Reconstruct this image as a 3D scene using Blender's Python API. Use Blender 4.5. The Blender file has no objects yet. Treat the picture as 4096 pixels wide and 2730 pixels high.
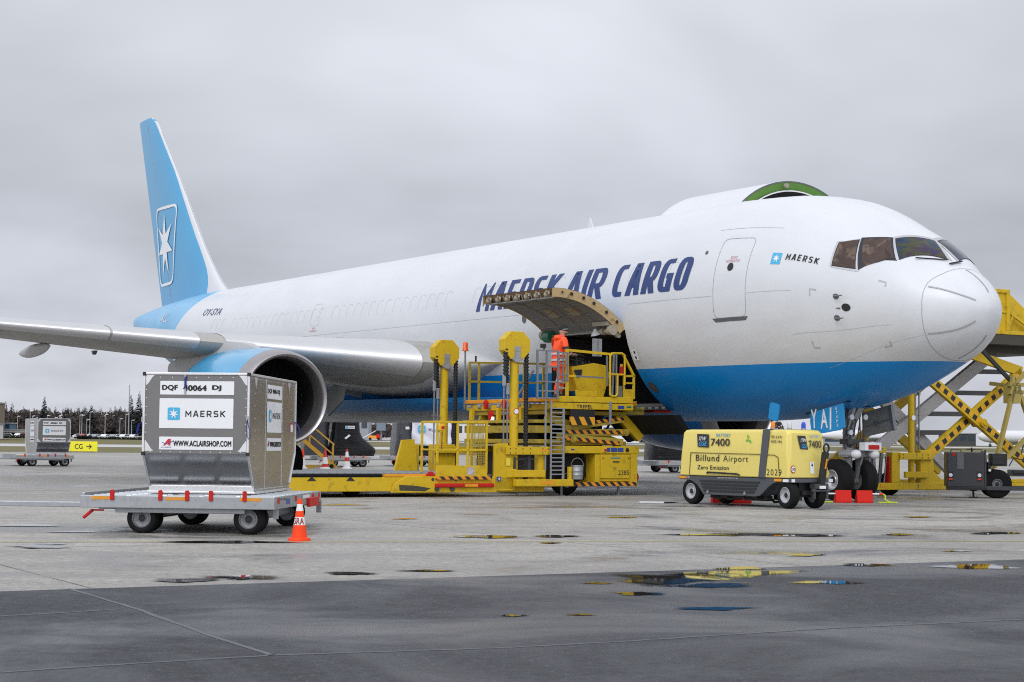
import bpy, bmesh, math, random
import numpy as np
from math import sin, cos, pi, radians, degrees, atan, atan2, sqrt
from mathutils import Vector, Matrix, Quaternion
random.seed(7)
SC = bpy.context.scene
COL = SC.collection

# ------------------------------------------------------------------ camera
PITCH, ROLL, CAMH = atan(410/7100.), radians(.6), 1.24
cam_d = bpy.data.cameras.new('camera'); cam = bpy.data.objects.new('camera', cam_d); COL.objects.link(cam)
cam_d.sensor_width = 36; cam_d.lens = 7100/4096*36; cam_d.clip_start = .1; cam_d.clip_end = 6000
cam.matrix_world = Matrix.Translation((0, 0, CAMH)) @ Matrix.Rotation(pi/2+PITCH, 4, 'X') @ Matrix.Rotation(ROLL, 4, 'Z')
cam_d.dof.use_dof = True; cam_d.dof.focus_distance = 34; cam_d.dof.aperture_fstop = 9.0
SC.camera = cam
SC.view_settings.view_transform = 'Standard'; SC.view_settings.look = 'None'
SC.view_settings.exposure = .10; SC.view_settings.gamma = 1
SC.cycles.max_bounces = 6; SC.cycles.use_denoising = False; SC.cycles.pixel_filter_type = 'BLACKMAN_HARRIS'; SC.cycles.filter_width = 1.05

# ------------------------------------------------------------------ sky and sun
SUN_EL, SUN_AZ = radians(40), radians(200)
w = bpy.data.worlds.new("World"); SC.world = w; w.use_nodes = True
def world_sky():
    nt = w.node_tree; nt.nodes.clear(); N = nt.nodes.new; L = nt.links.new
    out = N('ShaderNodeOutputWorld'); bg = N('ShaderNodeBackground'); bg.inputs[1].default_value = .1
    L(bg.outputs[0], out.inputs[0])
    sky = N('ShaderNodeTexSky'); sky.sky_type = 'NISHITA'; sky.sun_disc = False
    sky.sun_elevation = SUN_EL; sky.sun_rotation = SUN_AZ; sky.air_density = 1.2; sky.dust_density = 3
    tc = N('ShaderNodeTexCoord'); sep = N('ShaderNodeSeparateXYZ'); L(tc.outputs['Generated'], sep.inputs[0])
    # overcast brightness by height above the horizon
    el = N('ShaderNodeValToRGB'); L(sep.outputs['Z'], el.inputs[0]); cr = el.color_ramp
    cr.elements[0].position = 0; cr.elements[0].color = (6.4, 6.55, 7.25, 1)
    cr.elements[1].position = 1; cr.elements[1].color = (8.4, 8.6, 9.2, 1)
    for p, c in ((.03, (6.1, 6.3, 6.95)), (.07, (5.2, 5.45, 6.1)), (.12, (5.4, 5.7, 6.35)), (.18, (6.1, 6.4, 7.0)), (.25, (6.7, 7.0, 7.6)), (.42, (8.2, 8.45, 9.2))):
        e = cr.elements.new(p); e.color = (*c, 1)
    # cloud layers: direction flattened so clouds stretch along the horizon
    mp = N('ShaderNodeMapping'); L(tc.outputs['Generated'], mp.inputs[0]); mp.inputs['Scale'].default_value = (1.0, 1.0, 2.2)
    mp.inputs['Location'].default_value = (.35, .1, .2)
    n1 = N('ShaderNodeTexNoise'); L(mp.outputs[0], n1.inputs[0]); n1.inputs['Scale'].default_value = 3.6
    n1.inputs['Detail'].default_value = 3; n1.inputs['Roughness'].default_value = .5; n1.inputs['Distortion'].default_value = .3
    mr = N('ShaderNodeMapRange'); L(n1.outputs[0], mr.inputs[0]); mr.inputs[1].default_value = .3; mr.inputs[2].default_value = .7
    mr.inputs[3].default_value = .84; mr.inputs[4].default_value = 1.13
    # low clouds are more broken than the high sheet
    mp2 = N('ShaderNodeMapping'); L(tc.outputs['Generated'], mp2.inputs[0]); mp2.inputs['Scale'].default_value = (1, 1, 3.0)
    n2 = N('ShaderNodeTexNoise'); L(mp2.outputs[0], n2.inputs[0]); n2.inputs['Scale'].default_value = 11; n2.inputs['Detail'].default_value = 6
    mr2 = N('ShaderNodeMapRange'); L(n2.outputs[0], mr2.inputs[0]); mr2.inputs[1].default_value = .32; mr2.inputs[2].default_value = .68
    mr2.inputs[3].default_value = .83; mr2.inputs[4].default_value = 1.15
    low = N('ShaderNodeMapRange'); L(sep.outputs['Z'], low.inputs[0]); low.inputs[1].default_value = .03; low.inputs[2].default_value = .17
    low.inputs[3].default_value = 1; low.inputs[4].default_value = .06
    mm = N('ShaderNodeMix'); L(low.outputs[0], mm.inputs[0]); mm.inputs[2].default_value = 1; L(mr2.outputs[0], mm.inputs[3])
    m1 = N('ShaderNodeMath'); m1.operation = 'MULTIPLY'; L(mr.outputs[0], m1.inputs[0]); L(mm.outputs[0], m1.inputs[1])
    # a few broad cloud masses: (azimuth from +Y, elevation, spread, gain)
    last = m1.outputs[0]
    for az, ev, sp, gain in ((16.5, 7.5, 7., -.13), (-16, 6, 5.5, -.10), (-15, 2.2, 4., .17), (5, 13, 9., .10), (17, 2.0, 3., .14), (-4, 6, 7, -.05)):
        d = N('ShaderNodeVectorMath'); d.operation = 'DOT_PRODUCT'; L(tc.outputs['Generated'], d.inputs[0]); a_, e_ = radians(az), radians(ev); d.inputs[1].default_value = (sin(a_)*cos(e_), cos(a_)*cos(e_), sin(e_))
        r = N('ShaderNodeMapRange'); r.interpolation_type = 'SMOOTHERSTEP'; L(d.outputs['Value'], r.inputs[0]); r.inputs[1].default_value = cos(radians(sp*1.7)); r.inputs[2].default_value = 1; r.inputs[3].default_value = 1; r.inputs[4].default_value = 1+gain
        q = N('ShaderNodeMath'); q.operation = 'MULTIPLY'; L(last, q.inputs[0]); L(r.outputs[0], q.inputs[1]); last = q.outputs[0]
    # the cloud is thinner towards the sun, behind the photographer
    r = N('ShaderNodeMapRange'); r.interpolation_type = 'SMOOTHSTEP'; L(sep.outputs['Y'], r.inputs[0]); r.inputs[1].default_value = .35; r.inputs[2].default_value = -.7; r.inputs[3].default_value = 1; r.inputs[4].default_value = 1.65
    q = N('ShaderNodeMath'); q.operation = 'MULTIPLY'; L(last, q.inputs[0]); L(r.outputs[0], q.inputs[1]); last = q.outputs[0]
    vm = N('ShaderNodeVectorMath'); vm.operation = 'SCALE'; L(el.outputs[0], vm.inputs[0]); L(last, vm.inputs['Scale'])
    mx = N('ShaderNodeMix'); mx.data_type = 'RGBA'; mx.inputs[0].default_value = .96; L(sky.outputs[0], mx.inputs[6]); L(vm.outputs[0], mx.inputs[7])
    L(mx.outputs[2], bg.inputs[0])
world_sky()
sd = bpy.data.lights.new('sun', 'SUN'); sd.energy = .85; sd.angle = radians(24); sd.color = (1, .97, .93)
sun = bpy.data.objects.new('sun', sd); COL.objects.link(sun)
# sun direction: sky rotation is measured from +Y towards +X
sv = Vector((sin(SUN_AZ)*cos(SUN_EL), cos(SUN_AZ)*cos(SUN_EL), sin(SUN_EL)))
sun.rotation_euler = sv.to_track_quat('Z', 'Y').to_euler()

# ------------------------------------------------------------------ materials
MATS = {}
def mat(name, color, rough=.5, metal=0., noise=.12, scale=3., bump=0., bscale=40., coat=0., spec=.5, stain=None, rnoise=.12, emit=None):
    if name in MATS: return MATS[name]
    m = bpy.data.materials.new(name); m.use_nodes = True; nt = m.node_tree; N = nt.nodes.new; L = nt.links.new
    b = nt.nodes['Principled BSDF']; b.inputs['Metallic'].default_value = metal
    b.inputs['Specular IOR Level'].default_value = spec; b.inputs['Coat Weight'].default_value = coat
    tc = N('ShaderNodeTexCoord'); n = N('ShaderNodeTexNoise'); L(tc.outputs['Object'], n.inputs[0])
    n.inputs['Scale'].default_value = scale; n.inputs['Detail'].default_value = 6; n.inputs['Roughness'].default_value = .65
    mx = N('ShaderNodeMix'); mx.data_type = 'RGBA'; L(n.outputs[0], mx.inputs[0])
    mx.inputs[6].default_value = (*[c*(1-noise) for c in color], 1); mx.inputs[7].default_value = (*[min(c*(1+noise), 1) for c in color], 1)
    src = mx.outputs[2]
    if stain:   # worn or dirty patches: (colour, amount, scale)
        sc_, am, ss = stain
        n2 = N('ShaderNodeTexNoise'); L(tc.outputs['Object'], n2.inputs[0]); n2.inputs['Scale'].default_value = ss; n2.inputs['Detail'].default_value = 8; n2.inputs['Roughness'].default_value = .7
        r2 = N('ShaderNodeMapRange'); L(n2.outputs[0], r2.inputs[0]); r2.inputs[1].default_value = .55; r2.inputs[2].default_value = .72; r2.inputs[4].default_value = am
        m2 = N('ShaderNodeMix'); m2.data_type = 'RGBA'; L(r2.outputs[0], m2.inputs[0]); L(src, m2.inputs[6]); m2.inputs[7].default_value = (*sc_, 1); src = m2.outputs[2]
    L(src, b.inputs['Base Color'])
    rr = N('ShaderNodeMapRange'); L(n.outputs[0], rr.inputs[0]); rr.inputs[1].default_value = .3; rr.inputs[2].default_value = .7
    rr.inputs[3].default_value = max(rough-rnoise, .02); rr.inputs[4].default_value = min(rough+rnoise, 1); L(rr.outputs[0], b.inputs['Roughness'])
    if bump:
        nb = N('ShaderNodeTexNoise'); L(tc.outputs['Object'], nb.inputs[0]); nb.inputs['Scale'].default_value = bscale; nb.inputs['Detail'].default_value = 4
        bp = N('ShaderNodeBump'); bp.inputs['Strength'].default_value = bump; bp.inputs['Distance'].default_value = .02; L(nb.outputs[0], bp.inputs['Height']); L(bp.outputs[0], b.inputs['Normal'])
    if emit: b.inputs['Emission Color'].default_value = (*color, 1); b.inputs['Emission Strength'].default_value = emit
    MATS[name] = m
    return m
YEL = mat('yellow_paint', (.60, .40, .014), .48, noise=.14, scale=4, spec=.28, stain=((.14, .09, .02), .65, 5))
YELD = mat('yellow_paint_grimy', (.40, .29, .03), .55, noise=.25, scale=5, stain=((.06, .045, .02), .8, 4))
ORG = mat('orange_marking', (.75, .30, .01), .45, stain=((.3, .14, .02), .5, 14))
BLK = mat('black_plastic', (.012, .012, .013), .5)
RUB = mat('tyre_rubber', (.009, .009, .0095), .8, noise=.3, bump=.15, bscale=60, spec=.2)
GALV = mat('galvanised_steel', (.37, .385, .40), .48, .65, noise=.22, scale=7, stain=((.13, .132, .137), .6, 6))
GALVD = mat('dull_steel', (.22, .23, .245), .5, .5, noise=.2, scale=9)
ALU = mat('brushed_aluminium', (.38, .38, .385), .34, .85, noise=.07, scale=6)
ALUL = mat('bright_aluminium', (.75, .75, .76), .38, .7, noise=.06)
WHT = mat('white_sticker', (.78, .79, .81), .45, noise=.03)
INK = mat('black_lettering', (.012, .012, .014), .5)
RED = mat('red_paint', (.50, .014, .01), .5, spec=.25, stain=((.2, .02, .02), .5, 9))
CONE = mat('cone_orange', (.85, .06, .008), .5, noise=.06, spec=.25)
CONEW = mat('cone_white', (.75, .75, .75), .5, stain=((.35, .34, .33), .6, 14))
LBLUE = mat('logo_sky_blue', (.06, .42, .68), .4, noise=.03)
NAVY = mat('navy_lettering', (.016, .042, .17), .4, noise=.08)
DGREY = mat('dark_grey_paint', (.045, .047, .052), .45, noise=.15)
HOSE = mat('black_hose', (.014, .014, .015), .45, noise=.3)
STRAP = mat('blue_webbing', (.012, .02, .19), .7)
def hazard_mat(name, a, b_, per, ang, axis=(1, 0, 1)):
    """diagonal warning stripes in the object's own coordinates"""
    if name in MATS: return MATS[name]
    m = bpy.data.materials.new(name); m.use_nodes = True; nt = m.node_tree; N = nt.nodes.new; L = nt.links.new
    b = nt.nodes['Principled BSDF']; b.inputs['Roughness'].default_value = .5
    tc = N('ShaderNodeTexCoord'); dt = N('ShaderNodeVectorMath'); dt.operation = 'DOT_PRODUCT'; L(tc.outputs['Object'], dt.inputs[0])
    dt.inputs[1].default_value = [c/per for c in axis]
    fr = N('ShaderNodeMath'); fr.operation = 'FRACT'; L(dt.outputs['Value'], fr.inputs[0])
    gt = N('ShaderNodeMath'); gt.operation = 'GREATER_THAN'; gt.inputs[1].default_value = .5; L(fr.outputs[0], gt.inputs[0])
    mx = N('ShaderNodeMix'); mx.data_type = 'RGBA'; L(gt.outputs[0], mx.inputs[0]); mx.inputs[6].default_value = (*a, 1); mx.inputs[7].default_value = (*b_, 1)
    L(mx.outputs[2], b.inputs['Base Color']); MATS[name] = m; return m
HAZ = hazard_mat('hazard_stripes', (.015, .015, .015), (.72, .27, .01), .22, 45, (1, 0, -1))
HAZU = hazard_mat('hazard_blocks', (.015, .015, .015), (.72, .36, .01), .31, 0, (.82, 0, .57))
HAZD = hazard_mat('hazard_blocks_down', (.015, .015, .015), (.72, .36, .01), .31, 0, (.82, 0, -.57))

# ------------------------------------------------------------------ mesh builder
def tri(bm, faces): bm.normal_update(); bmesh.ops.triangulate(bm, faces=faces)
class B:
    def __init__(s): s.bm = bmesh.new()
    def face(s, pts):
        vs = [s.bm.verts.new(p) for p in pts]; return s.bm.faces.new(vs)
    def box(s, x0, x1, y0, y1, z0, z1):
        v = [s.bm.verts.new((x, y, z)) for x in (x0, x1) for y in (y0, y1) for z in (z0, z1)]
        for f in ((0, 1, 3, 2), (4, 6, 7, 5), (0, 4, 5, 1), (2, 3, 7, 6), (0, 2, 6, 4), (1, 5, 7, 3)): s.bm.faces.new([v[i] for i in f])
        return s
    def bar(s, a, b, w, h, up=(0, 0, 1)):
        a, b = Vector(a), Vector(b); d = (b-a).normalized(); u = Vector(up); r = d.cross(u)
        if r.length < 1e-4: r = d.cross(Vector((1, 0, 0)))
        r.normalize(); u = r.cross(d).normalized(); r *= w/2; u *= h/2
        q = [a-r-u, a+r-u, a+r+u, a-r+u, b-r-u, b+r-u, b+r+u, b-r+u]; v = [s.bm.verts.new(p) for p in q]
        for f in ((3, 2, 1, 0), (4, 5, 6, 7), (0, 1, 5, 4), (1, 2, 6, 5), (2, 3, 7, 6), (3, 0, 4, 7)): s.bm.faces.new([v[i] for i in f])
        return s
    def tube(s, a, b, r, n=10, r2=None):
        a, b = Vector(a), Vector(b); d = (b-a).normalized(); r2 = r if r2 is None else r2
        t = d.cross(Vector((0, 0, 1)))
        if t.length < 1e-3: t = d.cross(Vector((1, 0, 0)))
        t.normalize(); u = d.cross(t)
        A = [s.bm.verts.new(a+(t*cos(2*pi*i/n)+u*sin(2*pi*i/n))*r) for i in range(n)]
        Bv = [s.bm.verts.new(b+(t*cos(2*pi*i/n)+u*sin(2*pi*i/n))*r2) for i in range(n)]
        for i in range(n): s.bm.faces.new((A[i], A[(i+1) % n], Bv[(i+1) % n], Bv[i]))
        s.bm.faces.new(A[::-1]); s.bm.faces.new(Bv); return s
    def pipe(s, pts, r, n=8):
        for a, b in zip(pts[:-1], pts[1:]): s.tube(a, b, r, n)
        for p in pts[1:-1]: s.ball(p, r*1.02, 8, 6)
        return s
    def ball(s, c, r, n=12, m=8, sq=(1, 1, 1)):
        bmesh.ops.create_uvsphere(s.bm, u_segments=n, v_segments=m, radius=r, matrix=Matrix.Translation(c) @ Matrix.Diagonal((*sq, 1))); return s
    def lathe(s, prof, o, axis, n=32, caps=True):
        o = Vector(o); d = Vector(axis).normalized(); t = d.cross(Vector((0, 0, 1)))
        if t.length < 1e-3: t = d.cross(Vector((1, 0, 0)))
        t.normalize(); u = d.cross(t); rings = []
        for r, h in prof: rings.append([s.bm.verts.new(o+d*h+(t*cos(2*pi*i/n)+u*sin(2*pi*i/n))*r) for i in range(n)])
        for A, C in zip(rings[:-1], rings[1:]):
            for i in range(n): s.bm.faces.new((A[i], A[(i+1) % n], C[(i+1) % n], C[i]))
        if caps: s.bm.faces.new(rings[0][::-1]); s.bm.faces.new(rings[-1])
        return s
    def prism(s, poly, o, u, v, depth):
        """polygon in the u,v plane pushed out along u x v"""
        o, u, v = Vector(o), Vector(u), Vector(v); n = u.cross(v).normalized()*depth
        A = [s.bm.verts.new(o+u*x+v*y) for x, y in poly]; C = [s.bm.verts.new(p.co+n) for p in A]; k = len(poly)
        s.bm.faces.new(A[::-1]); s.bm.faces.new(C)
        for i in range(k): s.bm.faces.new((A[i], A[(i+1) % k], C[(i+1) % k], C[i]))
        return s
    def loft(s, rings, closed=True, caps=True):
        R = [[s.bm.verts.new(p) for p in r] for r in rings]; n = len(R[0])
        for A, C in zip(R[:-1], R[1:]):
            for i in range(n if closed else n-1): s.bm.faces.new((A[i], A[(i+1) % n], C[(i+1) % n], C[i]))
        if caps and closed: s.bm.faces.new(R[0][::-1]); s.bm.faces.new(R[-1])
        return s
    def build(s, name, m, parent=None, smooth=None, bevel=0, fix=True):
        if fix: bmesh.ops.recalc_face_normals(s.bm, faces=s.bm.faces)
        me = bpy.data.meshes.new(name); s.bm.to_mesh(me); s.bm.free()
        for x in (m if isinstance(m, (list, tuple)) else [m]): me.materials.append(x)
        if smooth is not None:
            me.polygons.foreach_set('use_smooth', [True]*len(me.polygons)); me.set_sharp_from_angle(angle=radians(smooth))
        o = bpy.data.objects.new(name, me); COL.objects.link(o)
        if parent: o.parent = parent
        if bevel:
            md = o.modifiers.new('bevel', 'BEVEL'); md.width = bevel; md.segments = 2; md.limit_method = 'ANGLE'; md.angle_limit = radians(40)
        return o
def thing(name, label, cat, loc=(0, 0, 0), rotz=0., group=None, M=None):
    o = bpy.data.objects.new(name, None); COL.objects.link(o); o.empty_display_size = .3
    if M is not None: o.matrix_world = M
    else: o.location = loc; o.rotation_euler = (0, 0, rotz)
    return tag(o, label, cat, group)
def tag(o, label, cat, group=None, kind=None):
    o['label'] = label; o['category'] = cat
    if group: o['group'] = group
    if kind: o['kind'] = kind
    return o
def struct(o, kind='structure'): o['kind'] = kind; return o
def dup(root, M=None, loc=None, rotz=0., label=None, group=None):
    r = root.copy(); COL.objects.link(r)
    if loc is not None: r.location = loc; r.rotation_euler = (0, 0, rotz)
    if label: r['label'] = label
    if group: r['group'] = group
    for ch in root.children:
        c = ch.copy(); COL.objects.link(c); c.parent = r
        for g in ch.children:
            d = g.copy(); COL.objects.link(d); d.parent = c
    return r
# ------------------------------------------------------------------ lettering (flat meshes)
_T = {}
def text_bm(body, wd, ht, bold=0., shear=0., spacing=1.):
    """flat lettering wd x ht; weight comes from a few copies set side by side, each a hair above the last"""
    cu = bpy.data.curves.new('t', 'FONT'); cu.body = body; cu.size = 1; cu.shear = shear; cu.space_character = spacing+bold*.8
    cu.resolution_u = 4; ob = bpy.data.objects.new('t', cu); COL.objects.link(ob)
    dg = bpy.context.evaluated_depsgraph_get(); me = bpy.data.meshes.new_from_object(ob.evaluated_get(dg))
    bpy.data.objects.remove(ob); bm = bmesh.new(); bm.from_mesh(me); base = bm.verts[:]; geom = bm.verts[:]+bm.edges[:]+bm.faces[:]
    if bold:
        for k, (dx, dy) in enumerate(((1, 0), (-1, 0), (0, .7), (0, -.7))):
            r = bmesh.ops.duplicate(bm, geom=geom)
            for v in r['geom']:
                if isinstance(v, bmesh.types.BMVert): v.co += Vector((dx*bold*.8, dy*bold*.8, .0007*(k+1)))
    bpy.data.meshes.remove(me)
    xs = [v.co.x for v in bm.verts]; ys = [v.co.y for v in bm.verts]; x0, x1, y0, y1 = min(xs), max(xs), min(ys), max(ys)
    for v in bm.verts: v.co.x = (v.co.x-x0)/(x1-x0)*wd; v.co.y = (v.co.y-y0)/(y1-y0)*ht
    return bm
GLYPH = {'M': (1.25, [[(0, -.2), (0, 1), (.5, .30), (1, 1), (1, -.2)]]), 'A': (1.05, [[(-.08, -.2), (.40, 1), (.60, 1), (1.08, -.2)], [(.16, .27), (.84, .27)]]), 'E': (.86, [[(1.1, 1), (0, 1), (0, 0), (1.1, 0)], [(0, .5), (1, .5)]]),
 'R': (1., [[(0, -0.2), (0, 1), (0.72, 1.0), (0.807, 0.986), (0.885, 0.945), (0.947, 0.88), (0.986, 0.8), (1.0, 0.71), (0.986, 0.62), (0.947, 0.54), (0.885, 0.475), (0.807, 0.434), (0.72, 0.42), (0, 0.42)], [(.50, .42), (1.12, -.2)]]), 'S': (.96, [[(1.05, 1), (0.27, 1.0), (0.187, 0.988), (0.111, 0.953), (0.052, 0.899), (0.013, 0.831), (0.0, 0.755), (0.013, 0.679), (0.052, 0.611), (0.111, 0.557), (0.187, 0.522), (0.27, 0.51), (0.73, 0.51), (0.813, 0.498), (0.889, 0.461), (0.948, 0.405), (0.987, 0.334), (1.0, 0.255), (0.987, 0.176), (0.948, 0.105), (0.889, 0.049), (0.813, 0.012), (0.73, 0.0), (-0.05, 0)]]),
 'K': (1., [[(0, -.2), (0, 1.2)], [(1.1, 1.15), (.08, .46)], [(.30, .60), (1.12, -.2)]]), 'I': (.0, [[(.5, -.2), (.5, 1.2)]]), 'C': (.92, [[(1.1, 1), (0.36, 1.0), (0.249, 0.985), (0.148, 0.943), (0.069, 0.876), (0.018, 0.793), (0.0, 0.7), (0.0, 0.3), (0.018, 0.207), (0.069, 0.124), (0.148, 0.057), (0.249, 0.015), (0.36, 0.0), (1.1, 0)]]),
 'G': (1., [[(1.05, 1), (0.36, 1.0), (0.249, 0.985), (0.148, 0.943), (0.069, 0.876), (0.018, 0.793), (0.0, 0.7), (0.0, 0.3), (0.018, 0.207), (0.069, 0.124), (0.148, 0.057), (0.249, 0.015), (0.36, 0.0), (1, 0), (1, 0.47), (0.52, 0.47)]]), 'O': (1., [[(0.5, 1), (0.66, 1.0), (0.765, 0.986), (0.86, 0.947), (0.935, 0.885), (0.983, 0.807), (1.0, 0.72), (1.0, 0.28), (0.983, 0.193), (0.935, 0.115), (0.86, 0.053), (0.765, 0.014), (0.66, 0.0), (0.34, 0.0), (0.235, 0.014), (0.14, 0.053), (0.065, 0.115), (0.017, 0.193), (0.0, 0.28), (0.0, 0.72), (0.017, 0.807), (0.065, 0.885), (0.14, 0.947), (0.235, 0.986), (0.34, 1.0), (0.5, 1)]])}
def stroke_bm(body, wd, ht, th, shear=0., gap=.2, xs=1.):
    """square heavy capitals drawn as mitred strokes; th is the stroke as a share of the height"""
    wd, shear, gap = wd/xs, shear/xs, gap/xs; t = th*ht; gw = [GLYPH[c][0] for c in body]; g = gap*ht; free = wd-shear*ht-t*len(body)-g*(len(body)-1); k = free/sum(gw); bm = bmesh.new(); x = 0.; lay = 0
    for c, w_ in zip(body, gw):
        for pl in GLYPH[c][1]:
            P = [Vector((x+t/2+q[0]*w_*k, t/2+q[1]*(ht-t))) for q in pl]; lay += 1; n = len(P); L_, R_ = [], []
            closed = (P[0]-P[-1]).length < 1e-6
            for i in range(n):
                a = P[i-1] if i else (P[-2] if closed else None); b_ = P[i+1] if i < n-1 else (P[1] if closed else None)
                d0 = (P[i]-a).normalized() if a is not None else None; d1 = (b_-P[i]).normalized() if b_ is not None else None
                if d0 is None: d0 = d1
                if d1 is None: d1 = d0
                n0, n1 = Vector((-d0.y, d0.x)), Vector((-d1.y, d1.x)); m = (n0+n1)
                m = m/max(m.length, 1e-6); l = t/2/max(m.dot(n0), .38); L_.append(P[i]+m*l); R_.append(P[i]-m*l)
            z = .0007*(lay % 3); A = [bm.verts.new((q.x, q.y, z)) for q in L_]; C = [bm.verts.new((q.x, q.y, z)) for q in R_]
            for i in range(n-1): bm.faces.new((C[i], C[i+1], A[i+1], A[i]))
        x += t+w_*k+g
    for y, s_ in ((0, -1), (ht, 1)): bmesh.ops.bisect_plane(bm, geom=bm.verts[:]+bm.edges[:]+bm.faces[:], plane_co=(0, y, 0), plane_no=(0, s_, 0), clear_outer=True)
    for v in bm.verts: v.co.x = (v.co.x+shear*v.co.y)*xs
    return bm
def stroke_on(name, body, o, u, v, wd, ht, m, parent, th=.19, shear=0., gap=.2):
    b = B(); b.bm.free(); b.bm = stroke_bm(body, wd, ht, th, shear, gap); o, u, v = Vector(o), Vector(u).normalized(), Vector(v).normalized(); n = u.cross(v)
    for q in b.bm.verts: q.co = o+u*q.co.x+v*q.co.y+n*q.co.z
    return b.build(name, m, parent, fix=False)
def text_on(name, body, o, u, v, wd, ht, m, parent, bold=0., shear=0., spacing=1.):
    """lettering whose lower left corner is at o, running along u, upright along v"""
    b = B(); b.bm.free(); b.bm = text_bm(body, wd, ht, bold, shear, spacing); o, u, v = Vector(o), Vector(u).normalized(), Vector(v).normalized(); n = u.cross(v)
    for q in b.bm.verts: q.co = o+u*q.co.x+v*q.co.y+n*q.co.z
    return b.build(name, m, parent, fix=False)
STAR = [(50.03, 11.18), (49.78, 10.23), (48.94, 10.62), (49.51, 9.85), (48.75, 9.39), (49.62, 9.38), (49.32, 8.4), (49.89, 9.14), (50.21, 8.4), (50.22, 9.34), (50.88, 9.35), (50.35, 9.86), (50.97, 10.61), (50.24, 10.21)]
def star7(cx, cy, r, ri=.36):
    return [(cx+(r if i % 2 == 0 else r*ri)*sin(i*pi/7), cy+(r if i % 2 == 0 else r*ri)*cos(i*pi/7)) for i in range(14)]
def rrect(x0, x1, y0, y1, r, n=4):
    P = []
    for cx, cy, a0 in ((x1-r, y1-r, 0), (x0+r, y1-r, 90), (x0+r, y0+r, 180), (x1-r, y0+r, 270)):
        for i in range(n+1): a = radians(a0+90*i/n); P.append((cx+r*cos(a), cy+r*sin(a)))
    return P
def decal(name, poly, o, u, v, m, parent):
    b = B(); o, u, v = Vector(o), Vector(u).normalized(), Vector(v).normalized()
    f = b.face([o+u*x+v*y for x, y in poly]); tri(b.bm, [f]); return b.build(name, m, parent, fix=False)
# ------------------------------------------------------------------ wheels
def wheel(parent, c, r, wdt, axis, rim_m, rim_r=.55, name='wheel', bolts=5, hub=True):
    """a tyre with its rim as a sub-part; axis points outwards"""
    c = Vector(c); a = Vector(axis).normalized(); h = wdt/2
    b = B(); b.lathe([(r*rim_r, -h*.9), (r*.78, -h), (r*.93, -h*.86), (r, -h*.5), (r, -h*.12), (r*.985, -h*.1), (r*.985, h*.1), (r, h*.12), (r, h*.5), (r*.93, h*.86), (r*.78, h), (r*rim_r, h*.9), (r*rim_r, -h*.9)], c, a, 36, caps=False)
    t = b.build(name, RUB, parent, smooth=40)
    b = B(); q = r*rim_r
    b.lathe([(q*1.0, -h*.6), (q*1.01, h*.86), (q*.93, h*.9), (q*.86, h*.55), (q*.62, h*.35), (q*.45, h*.38), (q*.42, h*.5), (q*.3, h*.62), (q*.12, h*.62)], c, a, 28)
    s1 = a.cross(Vector((0, 0, 1))).normalized(); s2 = a.cross(s1)
    for k in range(bolts):
        th = 2*pi*k/bolts+.3; p = c+(s1*cos(th)+s2*sin(th))*q*.62; b.tube(p+a*h*.33, p+a*h*.5, q*.07, 6)
    b.build('rim', rim_m, t, smooth=35)
    b = B(); b.lathe([(q*.34, h*.40), (q*.34, h*.60), (q*.27, h*.68), (q*.1, h*.69)], c, a, 20); b.build('hub', BLK, t, smooth=35)
    return t
RIMG = mat('wheel_rim_grey', (.25, .26, .27), .45, .4, stain=((.04, .04, .04), .7, 12))
RIMS = mat('wheel_rim_silver', (.50, .51, .53), .4, .6)
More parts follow.
